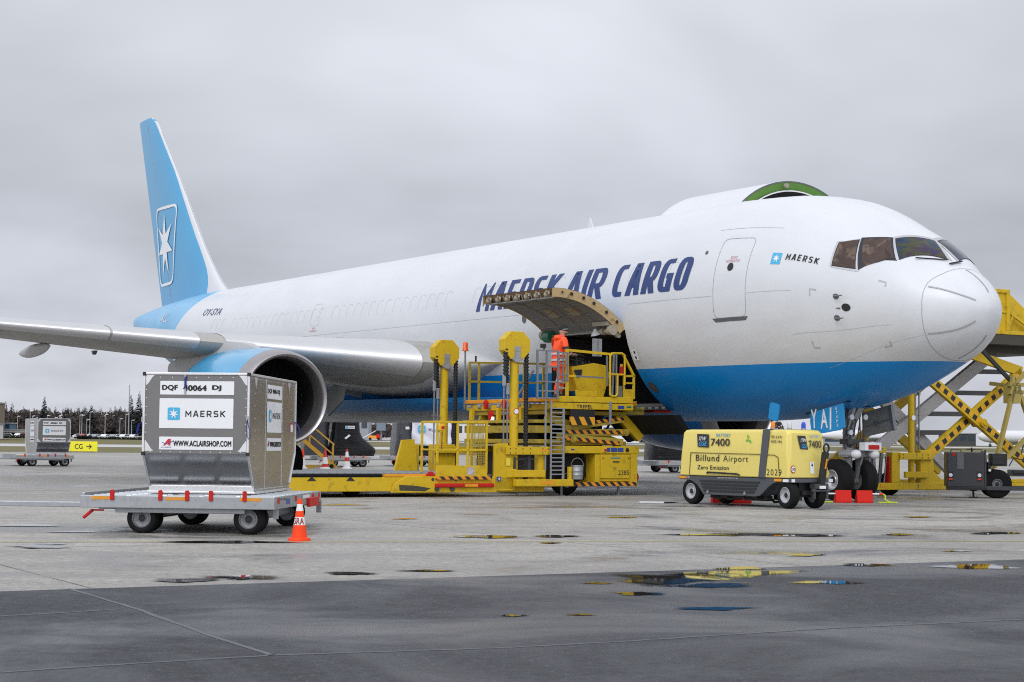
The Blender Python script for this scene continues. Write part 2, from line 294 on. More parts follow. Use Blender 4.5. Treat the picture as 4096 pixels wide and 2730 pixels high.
# ================================================================== the ground
def ray_ground(x, y, z=0.):
    """where a line of sight of the photograph (4096 x 2730 px) meets the level z: used to measure out the place"""
    dx, dy = x-2048., 1365.-y; u = dx*cos(ROLL)-dy*sin(ROLL); v = dx*sin(ROLL)+dy*cos(ROLL)
    d = Vector((u, 7100*cos(PITCH)-v*sin(PITCH), 7100*sin(PITCH)+v*cos(PITCH))); t = (z-CAMH)/d.z
    return Vector((d.x*t, d.y*t, z))
GA = radians(29.9)   # slab joints run this way
def ground_mat(name, base, dark, wetdark, slab, agg, wet, r_dry, r_wet, seed, aggs, bumps, holes):
    m = bpy.data.materials.new(name); m.use_nodes = True; nt = m.node_tree; N = nt.nodes.new; L = nt.links.new
    b = nt.nodes['Principled BSDF']; tc = N('ShaderNodeTexCoord')
    mp = N('ShaderNodeMapping'); mp.inputs['Rotation'].default_value = (0, 0, -GA); mp.inputs['Location'].default_value = (seed, seed*.7, 0); L(tc.outputs['Object'], mp.inputs[0])
    ms = N('ShaderNodeMapping'); ms.inputs['Rotation'].default_value = (0, 0, -GA); ms.inputs['Scale'].default_value = (.16, 1.5, 1); ms.inputs['Location'].default_value = (seed, 2, 0); L(tc.outputs['Object'], ms.inputs[0])
    def noise(sc, det=5, ro=.6, src=mp, dist=0.):
        n = N('ShaderNodeTexNoise'); n.inputs['Scale'].default_value = sc; n.inputs['Detail'].default_value = det; n.inputs['Roughness'].default_value = ro; n.inputs['Distortion'].default_value = dist; L(src.outputs[0], n.inputs[0]); return n.outputs[0]
    def rng(s, a, b_, c, d):
        r = N('ShaderNodeMapRange'); L(s, r.inputs[0]); r.inputs[1].default_value = a; r.inputs[2].default_value = b_; r.inputs[3].default_value = c; r.inputs[4].default_value = d; return r.outputs[0]
    def mixc(f, a, c):
        x = N('ShaderNodeMix'); x.data_type = 'RGBA'; L(f, x.inputs[0])
        for k, q in ((6, a), (7, c)):
            if isinstance(q, tuple): x.inputs[k].default_value = (*q, 1)
            else: L(q, x.inputs[k])
        return x.outputs[2]
    def mul(a, c):
        q = N('ShaderNodeMath'); q.operation = 'MULTIPLY'; L(a, q.inputs[0]); L(c, q.inputs[1]); return q.outputs[0]
    big = noise(.22, 7, .66, dist=.4); mid = noise(1.6, 7, .7); fine = noise(aggs*.45, 8, .88); spk = noise(aggs*1.3, 2, .5); streak = noise(.9, 6, .65, ms, .3)
    col = mixc(rng(big, .36, .64, 0, 1), dark, base)
    col = mixc(rng(streak, .48, .70, 0, .6), col, tuple(c*.55 for c in base))
    col = mixc(rng(mid, .45, .72, 0, .55), col, tuple(c*.55 for c in base))
    col = mixc(rng(fine, .42, .60, 0, agg), col, tuple(c*.12 for c in base))
    col = mixc(rng(spk, .64, .72, 0, .8), col, tuple(c*.12 for c in base) if holes else tuple(min(c*2.6, .8) for c in base))
    oil = noise(.75, 3, .5, dist=.5); col = mixc(rng(oil, .68, .74, 0, .45), col, tuple(c*.18 for c in base))
    if slab:   # slab joints, each slab a slightly different tone
        br = N('ShaderNodeTexBrick'); L(mp.outputs[0], br.inputs[0]); br.offset = 0; br.inputs['Scale'].default_value = 1; br.inputs['Brick Width'].default_value = slab; br.inputs['Row Height'].default_value = slab
        br.inputs['Mortar Size'].default_value = .016; br.inputs['Mortar Smooth'].default_value = .2
        br.inputs['Color1'].default_value = (1, 1, 1, 1); br.inputs['Color2'].default_value = (.80, .80, .81, 1); br.inputs['Mortar'].default_value = (.22, .22, .22, 1)
        x = N('ShaderNodeMix'); x.data_type = 'RGBA'; x.blend_type = 'MULTIPLY'; x.inputs[0].default_value = 1; L(col, x.inputs[6]); L(br.outputs[0], x.inputs[7]); col = x.outputs[2]
    # damp patches, and inside them a true film of water
    wn = noise(.30, 8, .66, dist=.8); w1 = rng(wn, wet[0], wet[1], 0, 1); w2 = rng(wn, wet[1], wet[2], 0, 1)
    col = mixc(w1, col, mixc(rng(fine, .4, .62, 0, .6), wetdark, tuple(c*.5 for c in wetdark))); L(col, b.inputs['Base Color'])
    rr = N('ShaderNodeMapRange'); L(w1, rr.inputs[0]); rr.inputs[3].default_value = r_dry; rr.inputs[4].default_value = r_wet
    r2 = N('ShaderNodeMix'); L(w2, r2.inputs[0]); L(rr.outputs[0], r2.inputs[2]); r2.inputs[3].default_value = .08; L(r2.outputs[0], b.inputs['Roughness'])
    bp = N('ShaderNodeBump'); bp.inputs['Distance'].default_value = .03; L(fine, bp.inputs['Height'])
    L(mul(rng(w1, 0, 1, bumps, bumps*.5), rng(w2, 0, 1, 1, .08)), bp.inputs['Strength']); L(bp.outputs[0], b.inputs['Normal'])
    return m
CONC = ground_mat('damp_concrete', (.54, .515, .465), (.40, .385, .35), (.21, .20, .187), 7.5, .55, (.50, .60, .70), .62, .26, 3.1, 22, .3, True)
ASPH = ground_mat('wet_asphalt', (.060, .063, .080), (.036, .038, .049), (.028, .030, .040), 0, .9, (.42, .58, .76), .66, .36, 11.3, 20, .8, False)
def sheet(name, pts, m, z, sub=0):
    b = B(); b.face([(p[0], p[1], z) for p in pts]); return struct(b.build(name, m, fix=False))
E1, E2 = ray_ground(0, 2368), ray_ground(4096, 2240); ed = (E2-E1).normalized()
sheet('apron', [(-2500, -60), (2500, -60), (2500, 4000), (-2500, 4000)], CONC, 0)
pa, pb = E1-ed*120, E1+ed*160; nb = Vector((ed.y, -ed.x, 0))
sheet('asphalt_road', [pa+nb*70, pb+nb*70, pb, pa], ASPH, .004)
# seams poured between the asphalt lanes: smooth bitumen strips
SEAM = mat('bitumen_seam', (.06, .062, .075), .42, noise=.4, rnoise=.1)
for q in ([(280, 2355), (560, 2440), (850, 2545), (1090, 2622)], [(0, 2465), (240, 2452), (480, 2437)], [(0, 2690), (520, 2655), (1080, 2622), (2048, 2590), (2492, 2566), (2900, 2540), (3310, 2514), (4096, 2478)]):
    P = [ray_ground(*p, .006) for p in q]; b = B(); row = []
    fine = []
    for a, c in zip(P[:-1], P[1:]):
        for k in range(8): fine.append(a.lerp(c, k/8))
    fine.append(P[-1])
    for i, p in enumerate(fine):
        t = (fine[min(i+1, len(fine)-1)]-fine[max(i-1, 0)]).normalized(); n = Vector((-t.y, t.x, 0))*(.016+.008*random.random()); j = n*random.uniform(-.4, .4)
        row.append((b.bm.verts.new(p+n+j), b.bm.verts.new(p-n+j)))
    for r0, r1 in zip(row[:-1], row[1:]): b.bm.faces.new((r0[0], r0[1], r1[1], r1[0]))
    struct(b.build('asphalt_seam', SEAM, fix=False))
# worn yellow guide line on the concrete
YLINE = mat('worn_yellow_line', (.36, .31, .13), .55, noise=.3, scale=1.2, stain=((.25, .24, .21), .95, 3))
def line(q, wd, m, name, z=.004):
    b = B(); P = [ray_ground(*p, z) for p in q]; t = (P[-1]-P[0]).normalized(); n = Vector((-t.y, t.x, 0))*wd/2
    b.face([P[0]+n, P[0]-n, P[-1]-n, P[-1]+n]); return struct(b.build(name, m, fix=False))
line([(-400, 2168), (4500, 2166)], .12, YLINE, 'guide_line')
WLINE = mat('worn_white_line', (.6, .6, .6), .5, stain=((.3, .29, .27), .7, 3))
line([(2545, 2012), (2655, 2015)], .28, WLINE, 'white_marking')
# puddles: still water a few millimetres above the paving
WATER = bpy.data.materials.new('puddle_water'); WATER.use_nodes = True
def _w():
    nt = WATER.node_tree; b = nt.nodes['Principled BSDF']; b.inputs['Base Color'].default_value = (.035, .034, .033, 1); b.inputs['Roughness'].default_value = .015; b.inputs['IOR'].default_value = 1.5
    n = nt.nodes.new('ShaderNodeTexNoise'); n.inputs['Scale'].default_value = 2.2; bp = nt.nodes.new('ShaderNodeBump'); bp.inputs['Strength'].default_value = .02; bp.inputs['Distance'].default_value = .02
    nt.links.new(n.outputs[0], bp.inputs['Height']); nt.links.new(bp.outputs[0], b.inputs['Normal'])
    # the water thins out towards the rim, where grit shows through
    tr = nt.nodes.new('ShaderNodeBsdfTransparent'); mx = nt.nodes.new('ShaderNodeMixShader'); at = nt.nodes.new('ShaderNodeAttribute'); at.attribute_name = 'depth'
    n2 = nt.nodes.new('ShaderNodeTexNoise'); n2.inputs['Scale'].default_value = 7; n2.inputs['Detail'].default_value = 8; n2.inputs['Roughness'].default_value = .75
    ad = nt.nodes.new('ShaderNodeMath'); ad.operation = 'MULTIPLY_ADD'; nt.links.new(n2.outputs[0], ad.inputs[0]); ad.inputs[1].default_value = 1.3; nt.links.new(at.outputs['Fac'], ad.inputs[2])
    mr = nt.nodes.new('ShaderNodeMapRange'); nt.links.new(ad.outputs[0], mr.inputs[0]); mr.inputs[1].default_value = 1.02; mr.inputs[2].default_value = 1.34
    nt.links.new(mr.outputs[0], mx.inputs[0]); nt.links.new(tr.outputs[0], mx.inputs[1]); nt.links.new(b.outputs[0], mx.inputs[2]); nt.links.new(mx.outputs[0], nt.nodes['Material Output'].inputs[0])
_w()
def puddle(x, y, hw, hh, seed):
    rnd = random.Random(seed); k = 1.741; b = B(); ph = [rnd.uniform(0, 6.28) for _ in range(9)]; rings = []; n = 90
    lay = b.bm.verts.layers.float.new('depth')
    for f, dpt in ((.0, 1.), (.5, .85), (.95, .45), (1.4, .0)):
        if f == 0: v = b.bm.verts.new(ray_ground(x*k, y*k, .009)); v[lay] = 1; cen = v; continue
        row = []
        for i in range(n):
            a = 2*pi*i/n; r = (1+sum((.26 if j else .12)/(j+1)**1.1*sin((j+2)*a+ph[j]) for j in range(9)))*f; v = b.bm.verts.new(ray_ground(x*k+hw*k*r*cos(a), y*k-hh*k*r*sin(a), .009)); v[lay] = dpt; row.append(v)
        rings.append(row)
    for i in range(n): b.bm.faces.new((cen, rings[0][i], rings[0][(i+1) % n]))
    for A, C in zip(rings[:-1], rings[1:]):
        for i in range(n): b.bm.faces.new((A[i], C[i], C[(i+1) % n], A[(i+1) % n]))
    return struct(b.build('puddle', WATER, fix=False))
PUD = [(1125, 1233, 80, 3.4), (1275, 1232, 52, 3), (1265, 1247, 30, 1.6), (1690, 1228, 150, 3.2), (1840, 1230, 100, 3), (2065, 1228, 35, 2.4), (2290, 1225, 70, 2.6), (520, 1245, 150, 3.4), (95, 1256, 75, 4), (120, 1250, 30, 2), (805, 1317, 60, 3.4), (985, 1311, 60, 2.2), (430, 1333, 80, 4.5), (560, 1326, 95, 4.5),
       (1545, 1330, 140, 13), (1690, 1318, 130, 9), (1700, 1306, 60, 4), (1640, 1345, 90, 6), (1470, 1364, 62, 4), (1640, 1398, 80, 4.5), (1335, 1412, 30, 2.4), (1900, 1338, 85, 4), (1850, 1275, 48, 2.6), (1990, 1298, 60, 3.6), (2240, 1302, 95, 6), (1430, 1189, 40, 1.4), (930, 1192, 30, 1.3), (1515, 1155, 48, 1.6), (2110, 1188, 35, 1.5), (1180, 1414, 40, 2), (560, 1178, 50, 1.4), (60, 1207, 85, 3), (170, 1222, 60, 1.6), (780, 1160, 60, 1.2), (2200, 1266, 40, 1.5), (1375, 1340, 40, 2)]
for i, p in enumerate(PUD): puddle(*p, seed=40+i)

# ------------------------------------------------------------------ the airfield beyond the apron
FA = radians(23.8)
def FP(u, d, z=0): return Vector((u*cos(FA)-d*sin(FA), u*sin(FA)+d*cos(FA), z))
GRASS = mat('winter_grass', (.13, .115, .035), .9, noise=.45, scale=.06, stain=((.20, .15, .07), .9, .035))
PALE = mat('pale_taxiway', (.46, .46, .47), .5, noise=.12, scale=.05)
HEDGE = mat('hedge_leaves', (.012, .022, .012), .8, noise=.6, scale=2)
def strip(name, d0, d1, z0, z1, m, kind='structure', n=60):
    b = B(); rows = [[b.bm.verts.new(FP(-900+1800*i/n, d, z)) for i in range(n+1)] for d, z in ((d0, z0), (d1, z1))]
    for i in range(n): b.bm.faces.new((rows[0][i], rows[0][i+1], rows[1][i+1], rows[1][i]))
    o = b.build(name, m, fix=False); return struct(o, kind)
strip('grass_verge', 167, 288, .004, .004, GRASS)
strip('taxiway', 288, 425, .004, .004, PALE)
strip('grass_field', 425, 560, .004, 1.35, GRASS)
strip('service_road', 560, 640, 1.35, 1.75, PALE)
strip('far_terrain', 640, 2800, 1.75, 9, GRASS)
# ------------------------------------------------------------------ woodland, a mass of trees
NEEDLE = mat('dark_conifer_needles', (.015, .024, .024), .85, noise=.6, scale=.2)
TWIG = mat('bare_winter_twigs', (.072, .056, .051), .9, noise=.5, scale=.25)
BARK = mat('tree_bark', (.05, .04, .035), .9)
def conifer(b, o, h, r, rnd, dens=1.):
    n = int(46*dens)
    for i in range(n):
        t = (i/n)**.9; z = h*(.12+.88*t); rr = r*(1-t)**.8+.12; k = max(3, int(7*(1-t))+3)
        for j in range(k):
            a = rnd.uniform(0, 6.28); l = rr*rnd.uniform(.55, 1.15); dz = -l*rnd.uniform(.15, .5); wd = .28+.3*(1-t); p = o+Vector((0, 0, z)); q = p+Vector((cos(a)*l, sin(a)*l, dz)); s_ = Vector((-sin(a), cos(a), 0))*wd
            m_ = p.lerp(q, .55)+Vector((0, 0, .15))
            b.bm.faces.new([b.bm.verts.new(v) for v in (p, m_+s_, q, m_-s_)])
def broadleaf(b, o, h, r, rnd, n=330):
    for i in range(n):
        a = rnd.uniform(0, 6.28); t = rnd.random(); z = h*(.25+.75*t); rr = r*sqrt(max(0, 1-((t-.45)/.58)**2))*sqrt(rnd.random()); p = o+Vector((cos(a)*rr, sin(a)*rr, z)); d = Vector((rnd.uniform(-1, 1), rnd.uniform(-1, 1), rnd.uniform(.2, 1.4))).normalized(); s_ = d.cross(Vector((rnd.random(), rnd.random(), .1))).normalized()
        l = rnd.uniform(.5, 1.4); b.bm.faces.new([b.bm.verts.new(v) for v in (p-s_*.34, p+s_*.34, p+d*l)])
def woodland():
    rnd = random.Random(5); bn, bt = B(), B()
    for i in range(340):
        u = rnd.uniform(55, 215) if i < 270 else rnd.uniform(215, 420); d = 640+rnd.uniform(0, 60); z = 1.8+(d-640)*.0034; o = FP(u, d, z); h = rnd.uniform(9.2, 11.2)
        if d > 668 or rnd.random() < .28: conifer(bn, o, h+rnd.uniform(0, 1.6), rnd.uniform(2.2, 3.4), rnd, .8)
        else: broadleaf(bt, o, h*.86, rnd.uniform(2.6, 4.2), rnd)
    for i in range(170):   # undergrowth along the wood's edge
        o = FP(rnd.uniform(50, 240), 634+rnd.uniform(0, 16), 1.9); broadleaf(bt, o, rnd.uniform(3.5, 6.5), rnd.uniform(2, 3.6), rnd, 110)
    me = bn.bm; off = B()
    tw = bt.build('woodland', TWIG, fix=False); tw['kind'] = 'stuff'; tw['label'] = 'bare winter trees in a far wood beyond the car park'; tw['category'] = 'wood'
    nd = bn.build('conifer_wood', NEEDLE, fix=False); nd['kind'] = 'stuff'; nd['label'] = 'dark conifers of the far wood showing above the bare trees'; nd['category'] = 'wood'
woodland()
def lone_pine(u, d, h, r, label):
    rnd = random.Random(int(u)); o = FP(u, d, 1.8); t = thing('pine_tree', label, 'tree', o)
    b = B(); conifer(b, Vector((0, 0, 0)), h, r, rnd, 1.2); b.build('crown', NEEDLE, t, fix=False)
    b = B(); b.tube((0, 0, 0), (0, 0, h*.9), .22, 8, .05); b.build('trunk', BARK, t)
def at_px(x, dist):
    """ground point under picture column x at that distance"""
    return Vector(((x-2048)/7100*dist, dist, 0))
def uv_far(P): return P.x*cos(FA)+P.y*sin(FA), -P.x*sin(FA)+P.y*cos(FA)
for x, dist, h, r, lb in ((560, 600, 15.8, 2.6, 'tallest dark pine of the far wood, beside the floodlight mast'), (528, 598, 14.6, 2.4, 'thin pine with a gap in its top, beside the floodlight mast'), (182, 596, 13.6, 2.6, 'broad dark pine rising above the wood at left')):
    u, d = uv_far(at_px(x, dist)); lone_pine(u, d, h, r, lb)
# ------------------------------------------------------------------ lamp posts, cars, hedge, buildings
POST = mat('lamp_post_grey', (.30, .31, .32), .5, .4)
LAMPG = mat('lamp_head_pale', (.72, .74, .76), .35)
def lamp_post(x, dist, h, label, group='lamp posts of the car park', twin=False):
    P = at_px(x, dist); P.z = 1.4; t = thing('lamp_post', label, 'lamp post', P, 0, group)
    b = B(); b.tube((0, 0, 0), (0, 0, h), .14, 8, .09); b.build('pole', POST, t)
    b = B(); b.bar((0, 0, h), (.9, 0, h+.12), .34, .16); b.build('lamp_head', LAMPG, t)
for i, (x, y) in enumerate(((76, 1666), (135, 1665), (194, 1663), (225, 1671), (243, 1663), (325, 1661), (333, 1662), (365, 1649), (426, 1659), (485, 1676), (508, 1658), (352, 1680), (126, 1643), (532, 1682))):
    dist = 545+(i*37) % 40; h = (1755+(x-150)*.0105-y)*dist/7100-.2; lamp_post(x, dist, h, 'slim grey lamp post standing before the far wood')
P = at_px(520, 560); P.z = 1.4; t = thing('floodlight_mast', 'tall thin floodlight mast rising above the wood, with a winged head', 'mast', P)
b = B(); b.tube((0, 0, 0), (0, 0, 17.2), .22, 8, .12); b.build('pole', POST, t)
b = B(); b.bar((-.9, 0, 17.2), (0, 0, 17.1), .5, .18); b.bar((0, 0, 17.1), (1.1, 0, 17.7), .5, .25); b.build('lamp_head', LAMPG, t)
CARP = {'white': mat('car_white', (.72, .73, .75), .25, coat=.5), 'red': mat('car_red', (.35, .03, .03), .25, coat=.5), 'silver': mat('car_silver', (.35, .37, .4), .3, .5), 'dark': mat('car_dark', (.04, .045, .06), .25, coat=.5)}
CGLASS = mat('car_glass', (.02, .025, .03), .08)
def car_mesh(col):
    prof = [(-2.1, .35), (2.1, .35), (2.15, .75), (1.3, .92), (.65, 1.42), (-1.0, 1.46), (-1.9, 1.0), (-2.15, .9)]
    b = B(); b.prism(prof, (0, .85, 0), (1, 0, 0), (0, 0, 1), 1.7); return b
def parked_car(x, dist, col, label, rot):
    P = at_px(x, dist); P.z = 1.35; t = thing('parked_car', label, 'car', P, rot, 'cars parked along the far hedge')
    car_mesh(col).build('body', CARP[col], t, bevel=.12)
    b = B(); b.prism([(1.1, .95), (.6, 1.36), (-.95, 1.39), (-1.6, 1.0)], (0, .87, 0), (1, 0, 0), (0, 0, 1), 1.74); b.build('window', CGLASS, t)
    for sx in (-1.3, 1.3):
        for sy in (-.78, .78):
            b = B(); b.tube((sx, sy-.1, .32), (sx, sy+.1, .32), .32, 12); b.build('wheel', RUB, t)
for i, (x, c, r) in enumerate(((40, 'silver', .1), (105, 'red', .2), (132, 'white', 1.2), (84, 'white', 1.4), (345, 'red', 1.2), (375, 'white', .6), (392, 'silver', 1.3), (410, 'white', .4), (428, 'white', 1.4), (447, 'white', .3), (466, 'silver', 1.2), (484, 'white', .5), (503, 'white', 1.4), (325, 'white', .2), (522, 'white', .3), (545, 'white', 1.2))):
    lb = {'white': 'white car parked behind the far hedge', 'silver': 'silver grey car among the white cars at the far hedge'}.get(c) or ('dark red car by the white wall at the far left' if x < 200 else 'red car at the end of the row of white cars')
    if x == 40: lb = 'grey car parked nearest the white wall at far left'
    parked_car(x, 545, c, lb, r)
def hedge(x0, x1, dist, h, label):
    rnd = random.Random(int(x0)); A, C = at_px(x0, dist), at_px(x1, dist); b = B(); o = thing('hedge', label, 'hedge', A.lerp(C, .5)+Vector((0, 0, 1.1)))
    hl = (C-A).length/2
    for i in range(900):
        p = Vector((rnd.uniform(-hl, hl), rnd.uniform(-.8, .8), rnd.uniform(0, h))); d = Vector((rnd.uniform(-1, 1), rnd.uniform(-1, 1), rnd.uniform(-.4, 1))).normalized()*.4; s_ = d.cross(Vector((.3, .2, 1))).normalized()*.22
        b.bm.faces.new([b.bm.verts.new(v) for v in (p-s_, p+s_, p+d)])
    b.build('foliage', HEDGE, o, fix=False)
    b = B(); b.box(-hl, hl, -.1, .1, -.4, h*.5); b.build('stem', BARK, o)
hedge(-60, 135, 540, 1.15, 'long dark clipped hedge below the red car at left'); hedge(315, 373, 538, 1.1, 'short rounded dark hedge left of the white cars'); hedge(376, 590, 541, .8, 'low dark hedge in front of the row of white cars')
CLADW = mat('white_cladding', (.66, .66, .68), .6); CLADB = mat('brown_cladding', (.20, .15, .11), .7); BLUEB = mat('blue_cladding', (.05, .13, .24), .6); GREYB = mat('grey_cladding', (.26, .27, .29), .6); WIN = mat('dark_window', (.03, .045, .06), .12)
def building(name, x0, x1, dist, z0, h, m, label, depth=18, bays=0, roof=None):
    A, C = at_px(x0, dist), at_px(x1, dist); wd = (C-A).length; t = thing(name, label, 'building', A+Vector((0, 0, z0)))
    b = B(); b.box(0, wd, 0, depth, 0, h); b.build('wall', m, t)
    b = B(); b.box(-.3, wd+.3, -.4, depth+.3, h, h+.35); b.build('roof', roof or GREYB, t)
    for i in range(bays):
        b = B(); q = wd/bays; b.box(i*q+q*.15, i*q+q*.85, -.06, .1, h*.45, h*.85); b.build('window', WIN, t)
building('brown_tower', -130, -52, 480, 1.2, 9.6, CLADB, 'brown block cut by the left edge of the picture', bays=2)
building('white_hall', -190, -32, 470, 1, 3.9, CLADW, 'low white building at the far left edge', 12, 3)
building('blue_kiosk', 10, 45, 500, 3.2, 2.1, BLUEB, 'small blue building with a flat roof beside the white one', 6, 2)
building('covered_walkway', 20, 140, 495, 2.9, .5, CLADW, 'long thin white canopy running from the white building', 2)
building('terminal_building', 1380, 1478, 640, 2, 9.2, GREYB, 'grey terminal with dark windows seen between the wrapped pallets', 14, 3)
building('terminal_pier', 1478, 2560, 700, 2, 7, CLADW, 'long pale terminal pier seen below the white and blue aircraft', 14, 14)
building('far_hangar', 3800, 3905, 620, 2, 4.2, DGREY, 'dark hangar between the two distant white aircraft', 16, 3)
building('far_shed', 2900, 3480, 760, 2, 3.2, GREYB, 'low grey shed far behind the nose gear', 14, 6)
# a passenger bridge in front of the pier, and a beacon vehicle
P = at_px(1530, 610); P.z = 1.8; t = thing('boarding_bridge', 'blue grey boarding bridge cabin on a thin leg, below the aircraft belly', 'boarding bridge', P)
b = B(); b.box(-1.6, 1.4, -1.5, 1.5, 3.4, 6.0); b.build('cabin', mat('bridge_blue_grey', (.16, .20, .25), .5), t)
b = B(); b.tube((0, 0, 0), (0, 0, 3.4), .3, 8); b.build('leg', GALVD, t)
b = B(); b.bar((-1.8, 0, 3.4), (-7, 0, .4), .5, .25); b.build('stair', CLADW, t)
P = at_px(1497, 600); P.z = 1.9; t = thing('service_truck', 'small orange service truck on the far service road', 'truck', P)
b = B(); b.box(-1.5, 1.2, -.9, .9, .5, 1.5); b.build('bed', ORG, t, bevel=.05)
b = B(); b.prism([(1.2, .4), (2.6, .4), (2.5, 1.3), (2.0, 2.0), (1.2, 2.0)], (0, .9, 0), (1, 0, 0), (0, 0, 1), 1.8); b.build('cab', RED, t, bevel=.05)
for sx in (-.9, 1.9):
    b = B(); b.tube((sx, -.95, .45), (sx, .95, .45), .45, 12); b.build('wheel', RUB, t)
# two airliners far away at the right
def far_jet(x, dist, rot, label):
    P = at_px(x, dist); P.z = 1.7; t = thing('distant_airliner', label, 'airliner', P, rot, 'white airliners parked far away')
    b = B(); b.lathe([(.05, 0), (.9, .6), (1.6, 2), (1.95, 4), (1.95, 26), (1.5, 31), (.35, 37)], (0, 0, 3.3), (-1, 0, 0), 20); b.build('fuselage', CLADW, t, smooth=60)
    b = B(); b.prism([(-31, 4.8), (-35, 4.8), (-38.5, 10.2), (-36.6, 10.2)], (0, .15, 0), (1, 0, 0), (0, 0, 1), .3); b.build('fin', CLADW, t)
    for s_ in (1, -1):
        b = B(); b.prism([(-13, s_*1.5), (-20, s_*16), (-22, s_*16), (-20, s_*1.5)], (0, 0, 2.4), (1, 0, 0), (0, 1, 0), .3); b.build('wing', GREYB, t)
        b = B(); b.tube((-11.5, s_*5, 1.5), (-15, s_*5, 1.5), .95, 14, .6); b.build('engine', CLADW, t, smooth=60)
    for px, py in ((-4, 0), (-18, 2.6), (-18, -2.6)):
        b = B(); b.tube((px, py, .5), (px, py, 2), .15, 8); b.ball((px, py, .5), .5, 10, 8); b.build('landing_gear', DGREY, t)
far_jet(3912, 560, radians(184), 'white airliner far behind the yellow scissor arms, nose to the left'); far_jet(3700, 590, radians(8), 'white airliner far away beyond the yellow lifting column')
P = at_px(3600, 570); P.z = 1.6; t = thing('excavator', 'orange yellow digger with a bent arm, far behind the nose gear', 'digger', P)
b = B(); b.bar((-1.3, 0, 1.6), (.6, 0, 4.2), .6, .7); b.bar((.6, 0, 4.2), (5, 0, 4.5), .6, .7); b.build('arm', ORG, t)
b = B(); b.box(3.5, 7, -1.3, 1.3, 1.1, 2.9); b.box(3.6, 5, -1.2, .2, 2.9, 3.9); b.build('cab', ORG, t, bevel=.08)
b = B(); b.box(2.8, 7.4, -1.5, 1.5, 0, 1.0); b.build('track', RUB, t, bevel=.2)
# yellow taxiway sign
P = ray_ground(345, 1812); t = thing('taxiway_sign', 'yellow taxiway sign with black letters and an arrow, behind the distant container', 'sign', P, radians(2))
sy = mat('sign_yellow', (.80, .74, .02), .45); b = B(); b.box(-1.9, .98, 0, .18, .12, 1.02); b.build('panel', sy, t, bevel=.02)
for q in (-1.4, .5):
    b = B(); b.box(q-.05, q+.05, .05, .12, 0, .14); b.build('leg', GALVD, t)
text_on('lettering', 'CG', (-1.05, -.006, .33), (1, 0, 0), (0, 0, 1), .72, .46, INK, t, bold=.02)
decal('arrow', [(.02, .52), (.36, .52), (.24, .40), (.30, .34), (.52, .56), (.30, .78), (.24, .72), (.36, .60), (.02, .60)], (-.03, -.006, 0), (1, 0, 0), (0, 0, 1), INK, t)
# ================================================================== the freighter
YAW = atan(4248/7100.); TILT = radians(.284)
MP = Matrix.Translation((10.12, 36.7, 0)) @ Matrix.Rotation(YAW-pi/2, 4, 'Z') @ Matrix.Rotation(TILT, 4, 'Y')
def L3(s, p, z): return Vector((-s, -p, z))       # station aft of the nose, starboard offset, height -> aircraft coordinates
plane = thing('cargo_airplane', 'large white freighter aircraft with blue belly and sky blue tail, its cargo door open', 'airplane', M=MP)
S0 = .30
KS = [0, .03, .12, .3, .6, 1, 1.5, 2, 2.5, 3, 3.5, 4, 5, 6, 7, 8, 9.5]
KT = [4.154, 4.323, 4.502, 4.71, 4.956, 5.19, 5.61, 5.93, 6.17, 6.43, 6.66, 6.832, 7.034, 7.152, 7.202, 7.231, 7.232]
KB = [4.154, 3.974, 3.764, 3.525, 3.285, 3.066, 2.858, 2.66, 2.476, 2.319, 2.208, 2.108, 1.967, 1.876, 1.823, 1.81, 1.808]
KH = [0, .191, .402, .642, .914, 1.186, 1.441, 1.645, 1.824, 1.965, 2.104, 2.206, 2.357, 2.449, 2.495, 2.508, 2.515]
RK = np.sqrt(KS)
def smooth_tab(T):
    # monotone cubic through the table in sqrt(s)
    x, y = RK, np.array(T); h = np.diff(x); d = np.diff(y)/h; m = np.zeros(len(x)); m[0], m[-1] = d[0], 0
    for i in range(1, len(x)-1):
        m[i] = 0 if d[i-1]*d[i] <= 0 else 2*d[i-1]*d[i]/(d[i-1]+d[i])
    def f(k):
        i = int(min(max(np.searchsorted(x, k)-1, 0), len(x)-2)); t = (k-x[i])/h[i]
        return float(y[i]*(1+2*t)*(1-t)**2+m[i]*h[i]*t*(1-t)**2+y[i+1]*t*t*(3-2*t)+m[i+1]*h[i]*t*t*(t-1))
    return f
FT, FB, FH = smooth_tab(KT), smooth_tab(KB), smooth_tab(KH)
def sect(s):
    k = sqrt(min(max((s-S0)*9.5/(9.5-S0), 0), 9.5)); t, b, h = FT(k), FB(k), FH(k)
    if s > 33:
        q = min((s-33)/21., 1.); b = 1.808+(6.05-1.808)*(1-cos(q*pi/2))**.92
        tt = min(max((s-43)/11., 0), 1); t = 7.232-.55*tt**1.6; h = 2.515*(1-q**2.1*.93)
    return t, b, h, b+(t-b)*.54
def surf(s, thd, off=0.):
    t, b, h, zc = sect(s); a = radians(thd); c, n = cos(a), sin(a); v = (t-zc) if c > 0 else (zc-b)
    P = Vector((-s, -h*n, zc+v*c))
    if off:
        Nn = Vector((0, -n*v, c*h))
        e = .02; t2, b2, h2, z2 = sect(s+e); v2 = (t2-z2) if c > 0 else (z2-b2); Q = Vector((-s-e, -h2*n, z2+v2*c)); T = (Q-P)
        W = Vector((0, -h*c, -v*n)); Nn = W.cross(T)
        if Nn.dot(Vector((0, -n, c))) < 0: Nn = -Nn
        P += Nn.normalized()*off
    return P
